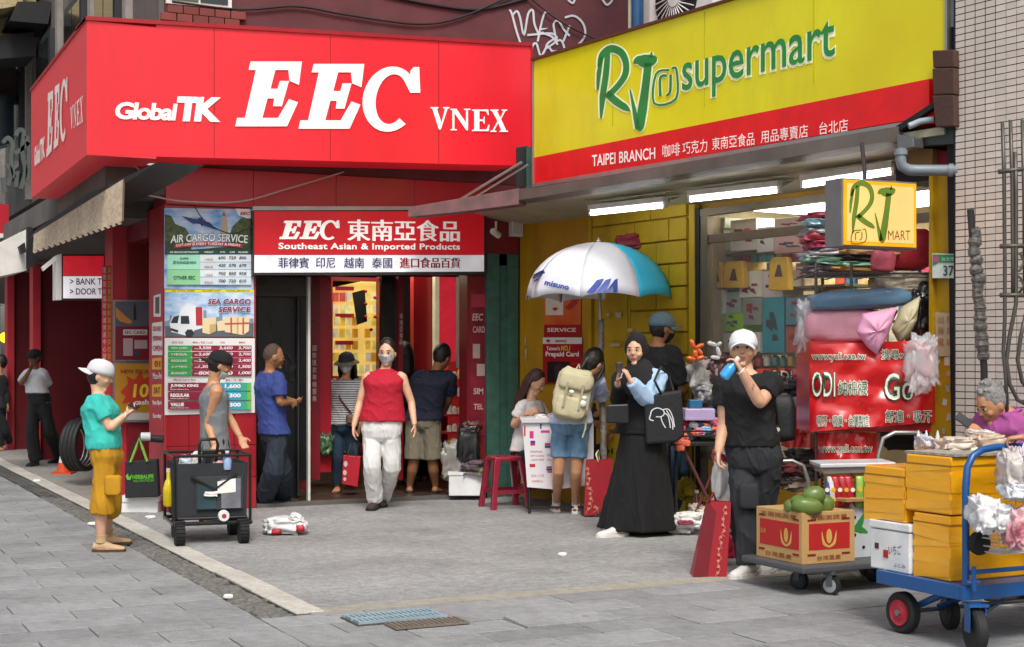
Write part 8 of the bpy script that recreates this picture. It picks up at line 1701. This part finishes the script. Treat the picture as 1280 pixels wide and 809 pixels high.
# 5 --- woman in red sleeveless top
p = Person('woman in red sleeveless top and white trousers with a patterned mask walking forward', 13.95, 1.0, 'light', vox=.0085)
p.torso((481, 463), (479, 506), (477, 540), 174, 178, sw=.168, w=(1.12, 1.34, 1.08), d=1.2); p.head((484, 441), 172, 6, 1.03)
p.arm(1, (450, 502, .02), (442, 533, -.08), (442, 550, -.12), .35, r=.98); p.arm(-1, (514, 502, 0), (518, 531, -.1), (520, 549, -.14), .35, r=.98)
p.leg(1, (465, 583, -.10), (467, 637), 172); p.leg(-1, (490, 584, 0), (478, 633), -178); p.make()
b = MB(); R_ = p.trings(.014, 3, 11, 1.0); c0, a0_, b0_, t0_ = p.rings[3]; R_ = [ering(c0-UP*.05, p.rp, p.fp, a0_*1.08+.024, b0_*1.1+.024), ering(c0, p.rp, p.fp, a0_*1.06+.022, b0_*1.1+.022)]+R_[1:]; b.loft(R_)
for sd in (1, -1): S = p.sh[sd]; limb(b, [p.N.lerp(S, .4)-UP*.02, p.N.lerp(S, .78)-UP*.01], [.05, .052])
p.wear('sleeveless_top', b, cloth('red', 'b0102c', var=.05), .008, (8, 8, 9)); p.pants(cloth('white', 'd6d4d2', var=.03), 1.0, hemr=.078, kn=.082, fold=.010, tw=1.06)
for q in (1, -1): p.shoe(q, mat('shoe_brown', '3a2c26', .6), m_dark)
p.face(mouth=False); p.hair(m_hair, 'bob'); p.mask(mat('mask_pattern', 'd8d8da', .7, hex2='5a5a60', scale=22))
b = MB(); wr = p.arms[-1][2]; b.tube([wr+camw(.027*math.cos(t), .027*math.sin(t)) for t in [2*PI*k/10 for k in range(10)]], .004, 5, closed=True); p.part('bracelet', b, mat('gold', 'b89040', .3, metal=.9))

# 6,7 --- dark figures inside the doorway
p = Person('woman with long dark hair in black seen from behind, inside the doorway', 16.3, .97, 'mid', vox=.013)
p.torso((506, 462), (507, 505), (507, 530), 10, 10); p.head((506, 442), 15, 4); p.arm(1, (524, 505), (522, 525), (522, 535)); p.arm(-1, (488, 505), (489, 528), (490, 538)); p.leg(1, (513, 568), (514, 606), 0); p.leg(-1, (500, 568), (501, 607), 0); p.make()
p.top(cloth('black', ''), 1.0, .02, 2, fold=.01); p.pants(cloth('umber', '4a3828'), 1.0); p.hair(m_hair, 'long'); [p.shoe(q, m_dark, m_dark) for q in (1, -1)]
p = Person('dark haired person looking down between the two figures at the doorway counter', 16.9, .93, 'mid', vox=.013)
p.torso((531, 468), (531, 506), (530, 530), 170, 170); p.head((529, 449), 175, 22); p.arm(1, (514, 500), (520, 515, -.1), (526, 520, -.12)); p.arm(-1, (548, 500), (542, 515, -.1), (536, 520, -.12)); p.leg(1, (524, 566), (524, 602), 180); p.leg(-1, (538, 566), (538, 602), 180); p.make()
p.top(cloth('charcoal', '26262a'), 1.0, .02, 2); p.pants(cloth('black', '')); p.hair(m_hair, 'longside'); p.face(); [p.shoe(q, m_dark, m_dark) for q in (1, -1)]

# 8 --- man in navy polo and khaki shorts, back view
p = Person('man in dark navy polo and khaki shorts seen from behind at the jar shelf', 15.45, 1.03, 'tan', vox=.010, male=True)
p.torso((545, 464), (533, 505), (529, 527), -22, -12, sw=.178, w=(1.12, 1.15, 1.05), d=1.15); p.head((553, 447), -35, 30, 1.04)
p.arm(1, (561, 499, .05), (555, 516, .25), (550, 522, .3), .4); p.arm(-1, (512, 500, .1), (522, 515, .3), (528, 522, .35), .4)
p.leg(1, (541, 578), (546, 617), -15); p.leg(-1, (517, 578), (512, 617), 5); p.make()
p.top(cloth('navy', '10142a', var=.08), .7, .02, 2, fold=.010, slw=1.25); p.pants(cloth('khaki', '77705f', var=.08), .46, hemr=.094, fold=.010, tw=1.05, name='shorts')
for q in (1, -1): p.shoe(q, mat('slipper_black', '1c1a1a', .7), m_dark, .35, name='slipper')
p.hair(m_hair, 'short')
b = MB(); b.tube([p.N+(p.rt*math.cos(t)*.075+p.ft*math.sin(t)*.07)+UP*.0 for t in [2*PI*k/16 for k in range(16)]], .014, 6, closed=True); p.part('collar', b, cloth('navy', ''))

# 9 --- man in white shirt far left
p = Person('man in short sleeved white shirt and black cap touching his mouth beside the far column', 19.5, .90, 'dark', vox=.012, male=True)
p.torso((43, 461), (46, 486), (49, 500), 150, 160, sw=.17, w=(1.05, 1.1, 1)); p.head((43, 447), 155, 6, 1.0)
p.arm(1, (27, 479, -.1), (38, 462, -.2), (42, 454, -.2), .8); p.arm(-1, (61, 484, .1), (58, 497, .15), (54, 502, .15), .5)
p.leg(1, (40, 540, -.1), (42, 583), 165); p.leg(-1, (62, 540, .0), (72, 579), 140); p.make()
p.top(cloth('white_shirt', 'cfcfd2', var=.03), .8, .018, 3, fold=.008, slw=1.2); p.pants(cloth('black', ''), 1.0, hemr=.085, kn=.09, fold=.010)
for q in (1, -1): p.shoe(q, m_dark, m_dark)
p.face(); p.hair(m_hair, 'buzz'); p.cap(cloth('cap_black', ''), 0)
b = MB(); b.loft([ering(p.H.lerp(p.Wt, .5)+UP*z, p.rp, p.fp, .158, .118) for z in (-.012, .012)]); p.part('belt', b, m_dark)
# 9b --- passer-by at the very edge
p = Person('passer-by in dark clothes half cut off at the far left edge of the street', 22.5, .95, 'mid', vox=.014)
p.torso((-1, 468), (-2, 495), (-2, 512), 90, 90); p.head((0, 454), 100, 0); p.arm(1, (-4, 492), (-3, 505), (-3, 510)); p.arm(-1, (8, 490), (9, 505), (9, 510)); p.leg(1, (0, 540), (-2, 564), 90); p.leg(-1, (8, 540), (9, 562), 90); p.make()
p.top(cloth('charcoal', ''), 1.0, .02, 2); p.pants(cloth('black', '')); p.hair(m_hair, 'short')

# 10 --- seated woman in white tee at the counter
p = Person('seated woman with long brown hair in white t-shirt writing at the sales counter', 14.35, .94, 'light', vox=.009)
p.torso((664, 500), (659, 540), (656, 566), -125, -115, sw=.16); p.head((670, 478), -118, 28, 1.02)
p.arm(1, (642, 532, -.12), (659, 517, -.35), (667, 513, -.4), .7); p.arm(-1, (684, 530, .08), (676, 520, -.2), (670, 516, -.28), .5)
p.leg(1, (668, 575, -.38), (664, 616), -120); p.leg(-1, (684, 575, -.15), (682, 614), -110); p.make()
p.top(cloth('tee_white', 'd8d4d4', var=.03), .55, .016, 2, fold=.009, slw=1.15); p.pants(cloth('black', ''), 1.0); [p.shoe(q, m_dark) for q in (1, -1)]
p.face(); p.hair(m_hbr, 'long')
b = MB(Matrix.Translation(p.N.lerp(p.Wt, .45)+p.ft*.125) @ Matrix.Rotation(-YAW+math.radians(-125+180), 4, 'Z')); b.box(-.05, .05, -.004, .004, -.02, .02); p.part('shirt_print', b, mat('pink_print', 'b08890', .7), False)

# 11 --- woman with cream backpack
m_tie = mat('cloth_tie_dye', 'd4d6dc', .85, hex2='8a9cc4', scale=5, bump=.3); 
p = Person('woman with cream backpack and denim shorts leaning over the sales counter', 13.35, .99, 'mid', vox=.0088)
p.torso((729, 468), (716, 508), (713, 532), -18, -8, sw=.165, w=(1.05, 1.05, 1.08)); p.head((742, 455, -.1), -45, 32, 1.08)
p.arm(1, (752, 500, .12), (754, 512, .35), (748, 518, .42), .5); p.arm(-1, (700, 500, .2), (706, 515, .4), (712, 520, .45), .5)
p.leg(1, (720, 590), (721, 641), -12); p.leg(-1, (698, 590), (695, 639), 2); p.make()
p.top(m_tie, .85, .018, 2, fold=.010, slw=1.25, hemdrop=.0); p.pants(cloth('denim', '4c6f90', var=.15, hex2='6f8ea8', scale=12), .33, hemr=.086, fold=.010, tw=1.0, name='denim_shorts')
m_sock = mat('cloth_sock', 'd8d8d8', .8); 
for q in (1, -1):
    o = p.shoe(q, mat('sneaker_white', 'd4cfcc', .5), m_white, name='sneaker'); mat('sneaker_red', 'a81c30', .5); A = p.legs[q][2]; b = MB(); limb(b, [A-UP*.03, A+UP*.03, A+UP*.085], [.04, .038, .042]); p.part('sock', b, m_sock)
    f_, r_ = p.legs[q][3], p.legs[q][4]; b = MB(); b.ell((0, 0, 0), 1, 1, 1, 8, 6) if False else None; b = MB(Matrix.Translation(A-UP*.045)); b.ell(tuple(-f_*.035-UP*.004), .038, .038, .024, 12, 8); p.part('heel_patch', b, mat('sneaker_red', ''))
p.hair(m_hair, 'tied')
b = MB(p.HM)
for i in range(14): r2 = random.Random(i); x = -.07+.01*i; b.tube([(x, .02, .05), (x*1.15, .06, -.02), (x*1.1, .05, -.10), (x+r2.uniform(-.02, .02), .03, -.17)], [.018, .018, .014, .005], 6)
p.part('loose_hair', b, m_hair)
bpk = thing('backpack', 'cream canvas backpack with plush charm on the woman in denim shorts', 'backpack', C, (C.q(714, 445, 13.15)[0], 13.15, .95)); m_cnv = mat('cream_canvas', 'bdb494', .85, var=.08, scale=8, bump=.4, bscale=60)
c = ray(716, 493, 13.14); MBp = Matrix.Translation(c) @ Matrix.Rotation(-YAW, 4, 'Z') @ Matrix.Rotation(.20, 4, 'Y')
b = MB(MBp); b.bag((0, 0, 0), .165, .085, .235, 4, .08, 26, 18, .5); b.build('main_pocket', m_cnv, bpk, smooth=True)
b = MB(MBp); b.bag((-.0, -.085, -.115), .135, .05, .095, 9, .08, 22, 14, .45); b.build('front_pocket', m_cnv, bpk, smooth=True); b = MB(MBp); b.bag((0, -.06, .115), .15, .065, .075, 2, .1, 22, 14, .5); b.build('top_flap', m_cnv, bpk, smooth=True)
for x in (-.07, .07): b = MB(MBp); b.box(x-.01, x+.01, -.15, -.13, -.12, .1); b.build('buckle_strap', mat('strap_beige', 'a09878', .8), bpk)
b = MB(MBp); b.tube([(-.02, -.0, .21), (0, 0, .27), (.03, 0, .21)], .01, 6); b.build('grab_loop', m_cnv, bpk)
b = MB(MBp); b.ell((.10, -.14, -.06), .03, .025, .035, 12, 8).ell((.10, -.145, -.01), .022, .02, .02, 12, 8).ell((-.02, -.13, .02), .025, .02, .02, 12, 8); b.build('plush_charm', mat('plush_white', 'dcdad8', .9, bump=.5), bpk, smooth=True)
b = MB(MBp); b.tube([(.15, .02, -.12), (.17, 0, -.28), (.16, 0, -.36)], .009, 5); b.build('strap_tail', m_cnv, bpk)

# 12 --- person in black seated behind the counter, mostly hidden
p = Person('person in black crouched behind the backpack woman, mostly hidden by the pole', 14.3, .9, 'tan', vox=.013)
p.torso((757, 500), (760, 535), (762, 560), 150, 150, sw=.15); p.head((756, 480), 140, 20); p.arm(1, (746, 530, -.1), (757, 538, -.3), (764, 534, -.35), .6); p.arm(-1, (775, 528, -.1), (770, 545, -.3), (762, 548, -.32), .6)
p.leg(1, (750, 565, -.35), (750, 618), 160); p.leg(-1, (772, 565, -.3), (772, 616), 165); p.make(); p.top(cloth('black', ''), .9, .02, 2); p.pants(cloth('black', '')); p.hair(m_hair, 'short'); p.face(); [p.shoe(q, m_dark, m_dark) for q in (1, -1)]

# 14 --- man with grey blue cap and black tee
p = Person('man in black t-shirt and faded blue cap with black mask facing right', 13.0, 1.06, 'tan', vox=.010, male=True)
p.torso((822, 432), (828, 490), (830, 530), -50, -50, sw=.175, w=(1.1, 1.1, 1.05), d=1.1); p.head((828, 410), -72, 4, 1.03)
p.arm(1, (852, 487, -.12), (840, 494, .15), (834, 496, .2), .5); p.arm(-1, (866, 482, .3), (856, 490, .1), (850, 494, .05), .5)
p.leg(1, (838, 590, -.1), (834, 652), -55); p.leg(-1, (851, 588, .05), (853, 647), -60); p.make()
p.top(cloth('black_tee', '101113', var=.1), .85, .02, 2, fold=.011, slw=1.3, hemdrop=.04); p.pants(cloth('blue_jeans', '2c4a66', var=.15), 1.0, hemr=.07, kn=.075)
[p.shoe(q, m_dark) for q in (1, -1)]; p.face(mouth=False); p.hair(m_hair, 'buzz'); p.cap(cloth('cap_denim', '5c7480', var=.12), 0); p.mask(mat('mask_black', '18181a', .7), 14)

# 13 --- woman in black headscarf and long skirt
m_abaya = cloth('abaya_black', '0c0c0e', var=.15)
p = Person('woman in black headscarf and long black skirt with pale blue sleeve holding a cup', 11.95, 1.0, 'light', vox=.0082)
p.torso((800, 461), (803, 508), (803, 545), 158, 165, sw=.165, w=(1.08, 1.15, 1.1)); p.head((795, 438), 160, 4, 1.02)
p.arm(-1, (809, 499, -.18), (788, 476, -.30), (780, 459, -.30), .7); p.arm(1, (773, 500, -.05), (772, 478, -.24), (775, 462, -.28), .7)
p.leg(1, (797, 605, .04), (768, 671), 115); p.leg(-1, (815, 605, .08), (818, 664), 125); p.make()
b = MB(); hem = gnd(798, 667); hc = Vector((hem.x, hem.y, 0)); fr_, rr_ = yaw_dirs(165)
prof = [(p.Wt+UP*.02, .15, .118), (p.H+UP*.06, .175, .135), (p.H-UP*.06, .19, .155)]
rings = [ering(c_, p.rp, p.fp, a_, b_, 40, 2.2) for c_, a_, b_ in prof]
for t in (.25, .5, .75, .92, 1.0):
    c_ = (p.H-UP*.06).lerp(hc+UP*.045, t); ring = []
    for k_ in range(40):
        a = 2*PI*k_/40; fl = 1+.07*t*math.sin(a*7+1)+.05*t*math.sin(a*11); ring.append(c_+p.rp*((.19+.12*t)*fl*math.cos(a))+p.fp*((.16+.15*t)*fl*math.sin(a)))
    rings.append(ring)
b.loft(rings); p.wear('long_skirt', b, m_abaya, .010, (10, 10, 2))
ar_ = p.arms; p.arms = {-1: ar_[-1]}; p.top(cloth('pale_blue', 'a4c2e0', var=.06), 1.05, .02, 4, fold=.010, slw=1.35); p.arms = ar_
b = MB(); S, E_, Wr = ar_[1]; limb(b, [S+(p.N-S)*.5, S, S.lerp(E_, .5), E_, E_.lerp(Wr, .5), E_.lerp(Wr, .85)], [.06, .07, .072, .066, .055, .045]); p.wear('shawl_sleeve', b, m_abaya, .008)
b = MB(); R_ = [ering(c_, p.rt, p.ft, a_*1.12+.02, b_*1.15+.02) for c_, a_, b_, _ in p.rings[2:8]]; b.loft(R_)
# vest like black body piece, open over the sleeves
p.wear('black_vest', b, m_abaya, .008)
b = MB(p.HM); b.ell((0, -.021, .010), 1.24, 1.08, 1.17, 28, 20, headfn); b2 = MB(); N = p.N
b2.loft([ering(p.HM @ Vector((0, -.042, -.08)), p.rt, p.ft, .088, .088), ering(N+UP*.025-p.ft*.005, p.rt, p.ft, .105, .095), ering(N-UP*.03+p.ft*.01, p.rt, p.ft, .13, .115), ering(N-UP*.11+p.ft*.03, p.rt, p.ft, .165, .125), ering(N-UP*.20+p.ft*.05, p.rt, p.ft, .13, .11), ering(N-UP*.27+p.ft*.06, p.rt, p.ft, .07, .08)])
o_ = len(b.v); b.v += b2.v; b.f += [tuple(o_+i for i in f) for f in b2.f]; p.wear('headscarf', b, m_abaya, .005, (8, 8, 8))
p.face()
for q in (1, -1): p.shoe(q, mat('sneaker_white', ''), m_white, name='sneaker')
cp = thing('drink_cup', 'dark travel cup held up to the mouth of the woman in the headscarf', 'cup', W0, ray(775, 462, 11.6)); b = MB(Matrix.Translation(ray(774, 458, 11.62))); b.lathe([(.022, -.05), (.03, .02), (.032, .024), (.03, .03), (.008, .034)], 16); b.build('body', mat('cup_brown', '4a4038', .4), cp, smooth='auto')
tt_ = thing('tote_bag', 'black canvas tote bag with a white line drawing on the hijab woman\'s left hip', 'bag', C, (C.q(830, 445, 11.7)[0], 11.7, .7)); cpoly([(805, 494), (852, 488), (856, 545), (846, 553), (808, 556)], 11.72, .1).build('body', mat('tote_black', ''), tt_, bevel=.02)
b = MB(C); b.tube([(C.q(*q, d_)[0], d_, C.q(*q, d_)[1]) for q, d_ in (((826, 492), 11.72), ((818, 476), 11.68), ((826, 458), 11.78), ((836, 470), 11.9), ((842, 490), 11.75))], .011, 6); b.build('handle', m_dark, tt_, smooth=True)
HS = [[(813, 519), (815, 513), (822, 510), (829, 513), (830, 518), (826, 521), (820, 521)], [(829, 512), (836, 512), (841, 522), (843, 534)], [(830, 516), (835, 520), (837, 528), (838, 535)], [(826, 521), (828, 528), (832, 535)], [(813, 519), (812, 524), (817, 526)], [(833, 513), (840, 526), (841, 537)]]
b = MB(C); polys(b, [stroke(h_, 1.3) for h_ in HS], lambda a_, c_: C.q(a_, c_, 11.715), 11.715); b.build('line_drawing', mat('print_white', 'd8d8d8', .6), tt_)
bb_ = thing('shoulder_bag', 'plain black box bag at the right elbow of the woman in the headscarf', 'bag', C, (C.q(773, 445, 11.7)[0], 11.7, .9)); cpoly([(759, 506), (786, 505), (787, 530), (758, 529)], 11.68, .09).build('body', mat('leather_black', '141416', .45), bb_, bevel=.012)

# 15 --- woman in black t-shirt drinking
p = Person('woman in black t-shirt, cargo trousers and white cap drinking from a blue bottle', 9.85, 1.02, 'light', vox=.008)
p.torso((934, 466), (936, 530), (944, 575), 165, 160, sw=.158, w=(1.04, 1.16, 1.04), d=1.15); p.head((929, 437), 168, -4, 1.03)
p.arm(1, (905, 526, .0), (898, 566, -.08), (898, 586, -.12), .6, r=1.1); p.arm(-1, (950, 503, -.22), (927, 464, -.30), (916, 446, -.28), .75, r=1.15)
p.leg(1, (932, 642, -.1), (931, 721), 140); p.leg(-1, (952, 640, .05), (962, 715), 155); p.make()
p.top(cloth('black_tee', ''), .62, .02, 3, fold=.012, slw=1.25, hemdrop=.05, shr=1.2); p.pants(cloth('cargo_charcoal', '25272c', var=.12), 1.0, hemr=.083, kn=.092, fold=.014, tw=1.04)
for q, xx in ((1, -.06),): b = MB(Matrix.Translation(ray(937, 617, 9.62)) @ Matrix.Rotation(-YAW, 4, 'Z')); b.bag((0, .045, -.02), .065, .05, .085, 4, .08, 20, 14, .4); p.part('cargo_pocket', b, cloth('cargo_charcoal', ''), True)
for q in (1, -1): p.shoe(q, mat('sneaker_white', ''), m_white, name='sneaker')
p.face(); p.hair(m_hbr, 'tied'); o = p.cap(cloth('cap_pure', 'dcdcde', var=.02), 0, tilt=4)
b = MB(); wr = p.arms[-1][2]; b.tube([wr+(camw(.0, .028)*math.cos(t)+Vector((.02, 0, .02))*math.sin(t)) for t in [2*PI*k/12 for k in range(12)]], .005, 6, closed=True); p.part('bracelet', b, m_white)
E_m = p.arms[-1][1].lerp(p.arms[-1][2], .45); b = MB(Matrix.Translation(E_m) @ Matrix.Rotation(-YAW, 4, 'Z')); polys(b, [stroke([(-.012, .02), (.0, .028), (.008, .015), (-.006, .004), (.006, -.012)], .004)], lambda u, v: (u, v), -.043); p.part('tattoo', b, mat('tattoo_ink', '4a4a50', .6), False)
wbt = thing('drink_bottle', 'bright blue plastic bottle raised by the woman in the white cap', 'bottle', W0, ray(909, 462, 9.56)); b = MB(Matrix.Translation(ray(909, 466, 9.56)) @ Matrix.Rotation(-YAW, 4, 'Z') @ Matrix.Rotation(.65, 4, 'Y')); b.lathe([(.02, -.045), (.036, -.035), (.038, .02), (.030, .05), (.015, .07), (.014, .1)], 18); b.build('body', mat('bottle_cyan', '2a9ce0', .12, coat=.9, alpha=.92), wbt, smooth='auto'); b = MB(Matrix.Translation(ray(909, 466, 9.56)) @ Matrix.Rotation(-YAW, 4, 'Z') @ Matrix.Rotation(.65, 4, 'Y')); b.lathe([(.016, .098), (.016, .125)], 12); b.build('cap', m_white, wbt)
bk2 = thing('backpack', 'black backpack with a small round badge on the woman in the white cap', 'backpack', C, (C.q(980, 445, 10.05)[0], 10.05, .85)); c = ray(976, 522, 10.12); b = MB(Matrix.Translation(c) @ Matrix.Rotation(-YAW, 4, 'Z') @ Matrix.Rotation(-.06, 4, 'Y')); b.bag((0, 0, 0), .085, .15, .165, 3, .08, 22, 16, .5); b.build('main_pocket', mat('pack_black', '191c20', .6, bump=.3), bk2, smooth=True)
b = MB(Matrix.Translation(ray(972, 537, 9.96)) @ Matrix.Rotation(-YAW, 4, 'Z')); b.lathe([(.003, -.006), (.015, -.006), (.015, .0), (.003, 0)], 14, 'y'); b.build('badge', mat('badge_cream', 'd8d4b8', .5), bk2)
b = MB(C); b.tube([(C.q(*q, d_)[0], d_, C.q(*q, d_)[1]) for q, d_ in (((953, 470), 9.9), ((966, 492), 9.85), ((970, 530), 9.95))], .014, 6); b.build('shoulder_strap', m_dark, bk2, smooth=True)

# 16 --- old man in pink with a phone
p = Person('grey haired old man in pink polo looking down at a phone behind the yellow boxes', 8.75, 1.0, 'mid', vox=.008, male=True)
p.torso((1260, 514), (1286, 580), (1300, 625), 128, 115, sw=.2, w=(1.2, 1.3, 1.1), d=1.2); p.head((1240, 505), 108, 28, .98)
p.arm(-1, (1262, 583, -.18), (1229, 551, -.2), (1217, 532, -.2), .7); p.arm(1, (1275, 590, .3), (1250, 560, .2), (1240, 550, .15), .5)
p.leg(1, (1255, 650, .1), (1250, 745), 95); p.leg(-1, (1262, 655, -.12), (1262, 755), 100); p.make()
p.top(cloth('pink_polo', 'a04c8c', var=.08), .75, .018, 2, fold=.010, slw=1.2); p.pants(cloth('charcoal', ''), 1.0); [p.shoe(q, m_dark) for q in (1, -1)]
p.face(); p.hair(m_hgr, 'tousle')
b = MB(); b.tube([p.N+(p.rt*math.cos(t)*.072+p.ft*math.sin(t)*.07)+UP*(.01-.03*max(0, math.sin(t))) for t in [2*PI*k/16 for k in range(16)]], .013, 6, closed=True); p.part('collar', b, cloth('pink_polo', ''))
ph = thing('smartphone', 'black smartphone held up by the old man in pink', 'phone', W0, ray(1203, 524, 8.5)); b = MB(Matrix.Translation(ray(1204, 525, 8.5)) @ Matrix.Rotation(-YAW-.35, 4, 'Z') @ Matrix.Rotation(.62, 4, 'Y') @ Matrix.Rotation(-.5, 4, 'X')); b.box(-.045, .05, -.006, .003, -.026, .026); b.build('body', m_dark, ph, bevel=.003)
# 17 --- vendor mostly outside the right edge, hand on the blue handle
p = Person('vendor cut off by the right edge, one hand on the blue handle', 7.35, 1.0, 'mid', vox=.009, male=True)
p.torso((1372, 470), (1372, 560), (1370, 610), 60, 60); p.head((1368, 425), 70, 10); p.arm(-1, (1318, 560, -.1), (1282, 546, .02), (1264, 548, .04), 1.0, pn=(0, 0, -1)); p.arm(1, (1410, 560), (1405, 620), (1404, 640))
p.leg(1, (1390, 700), (1380, 800), 70); p.leg(-1, (1320, 690, .2), (1279, 757), 75); p.make(); p.top(cloth('charcoal', ''), .6, .02, 2); p.pants(cloth('black', '')); p.hair(m_hair, 'short'); p.face(); [p.shoe(q, m_dark) for q in (1, -1)]
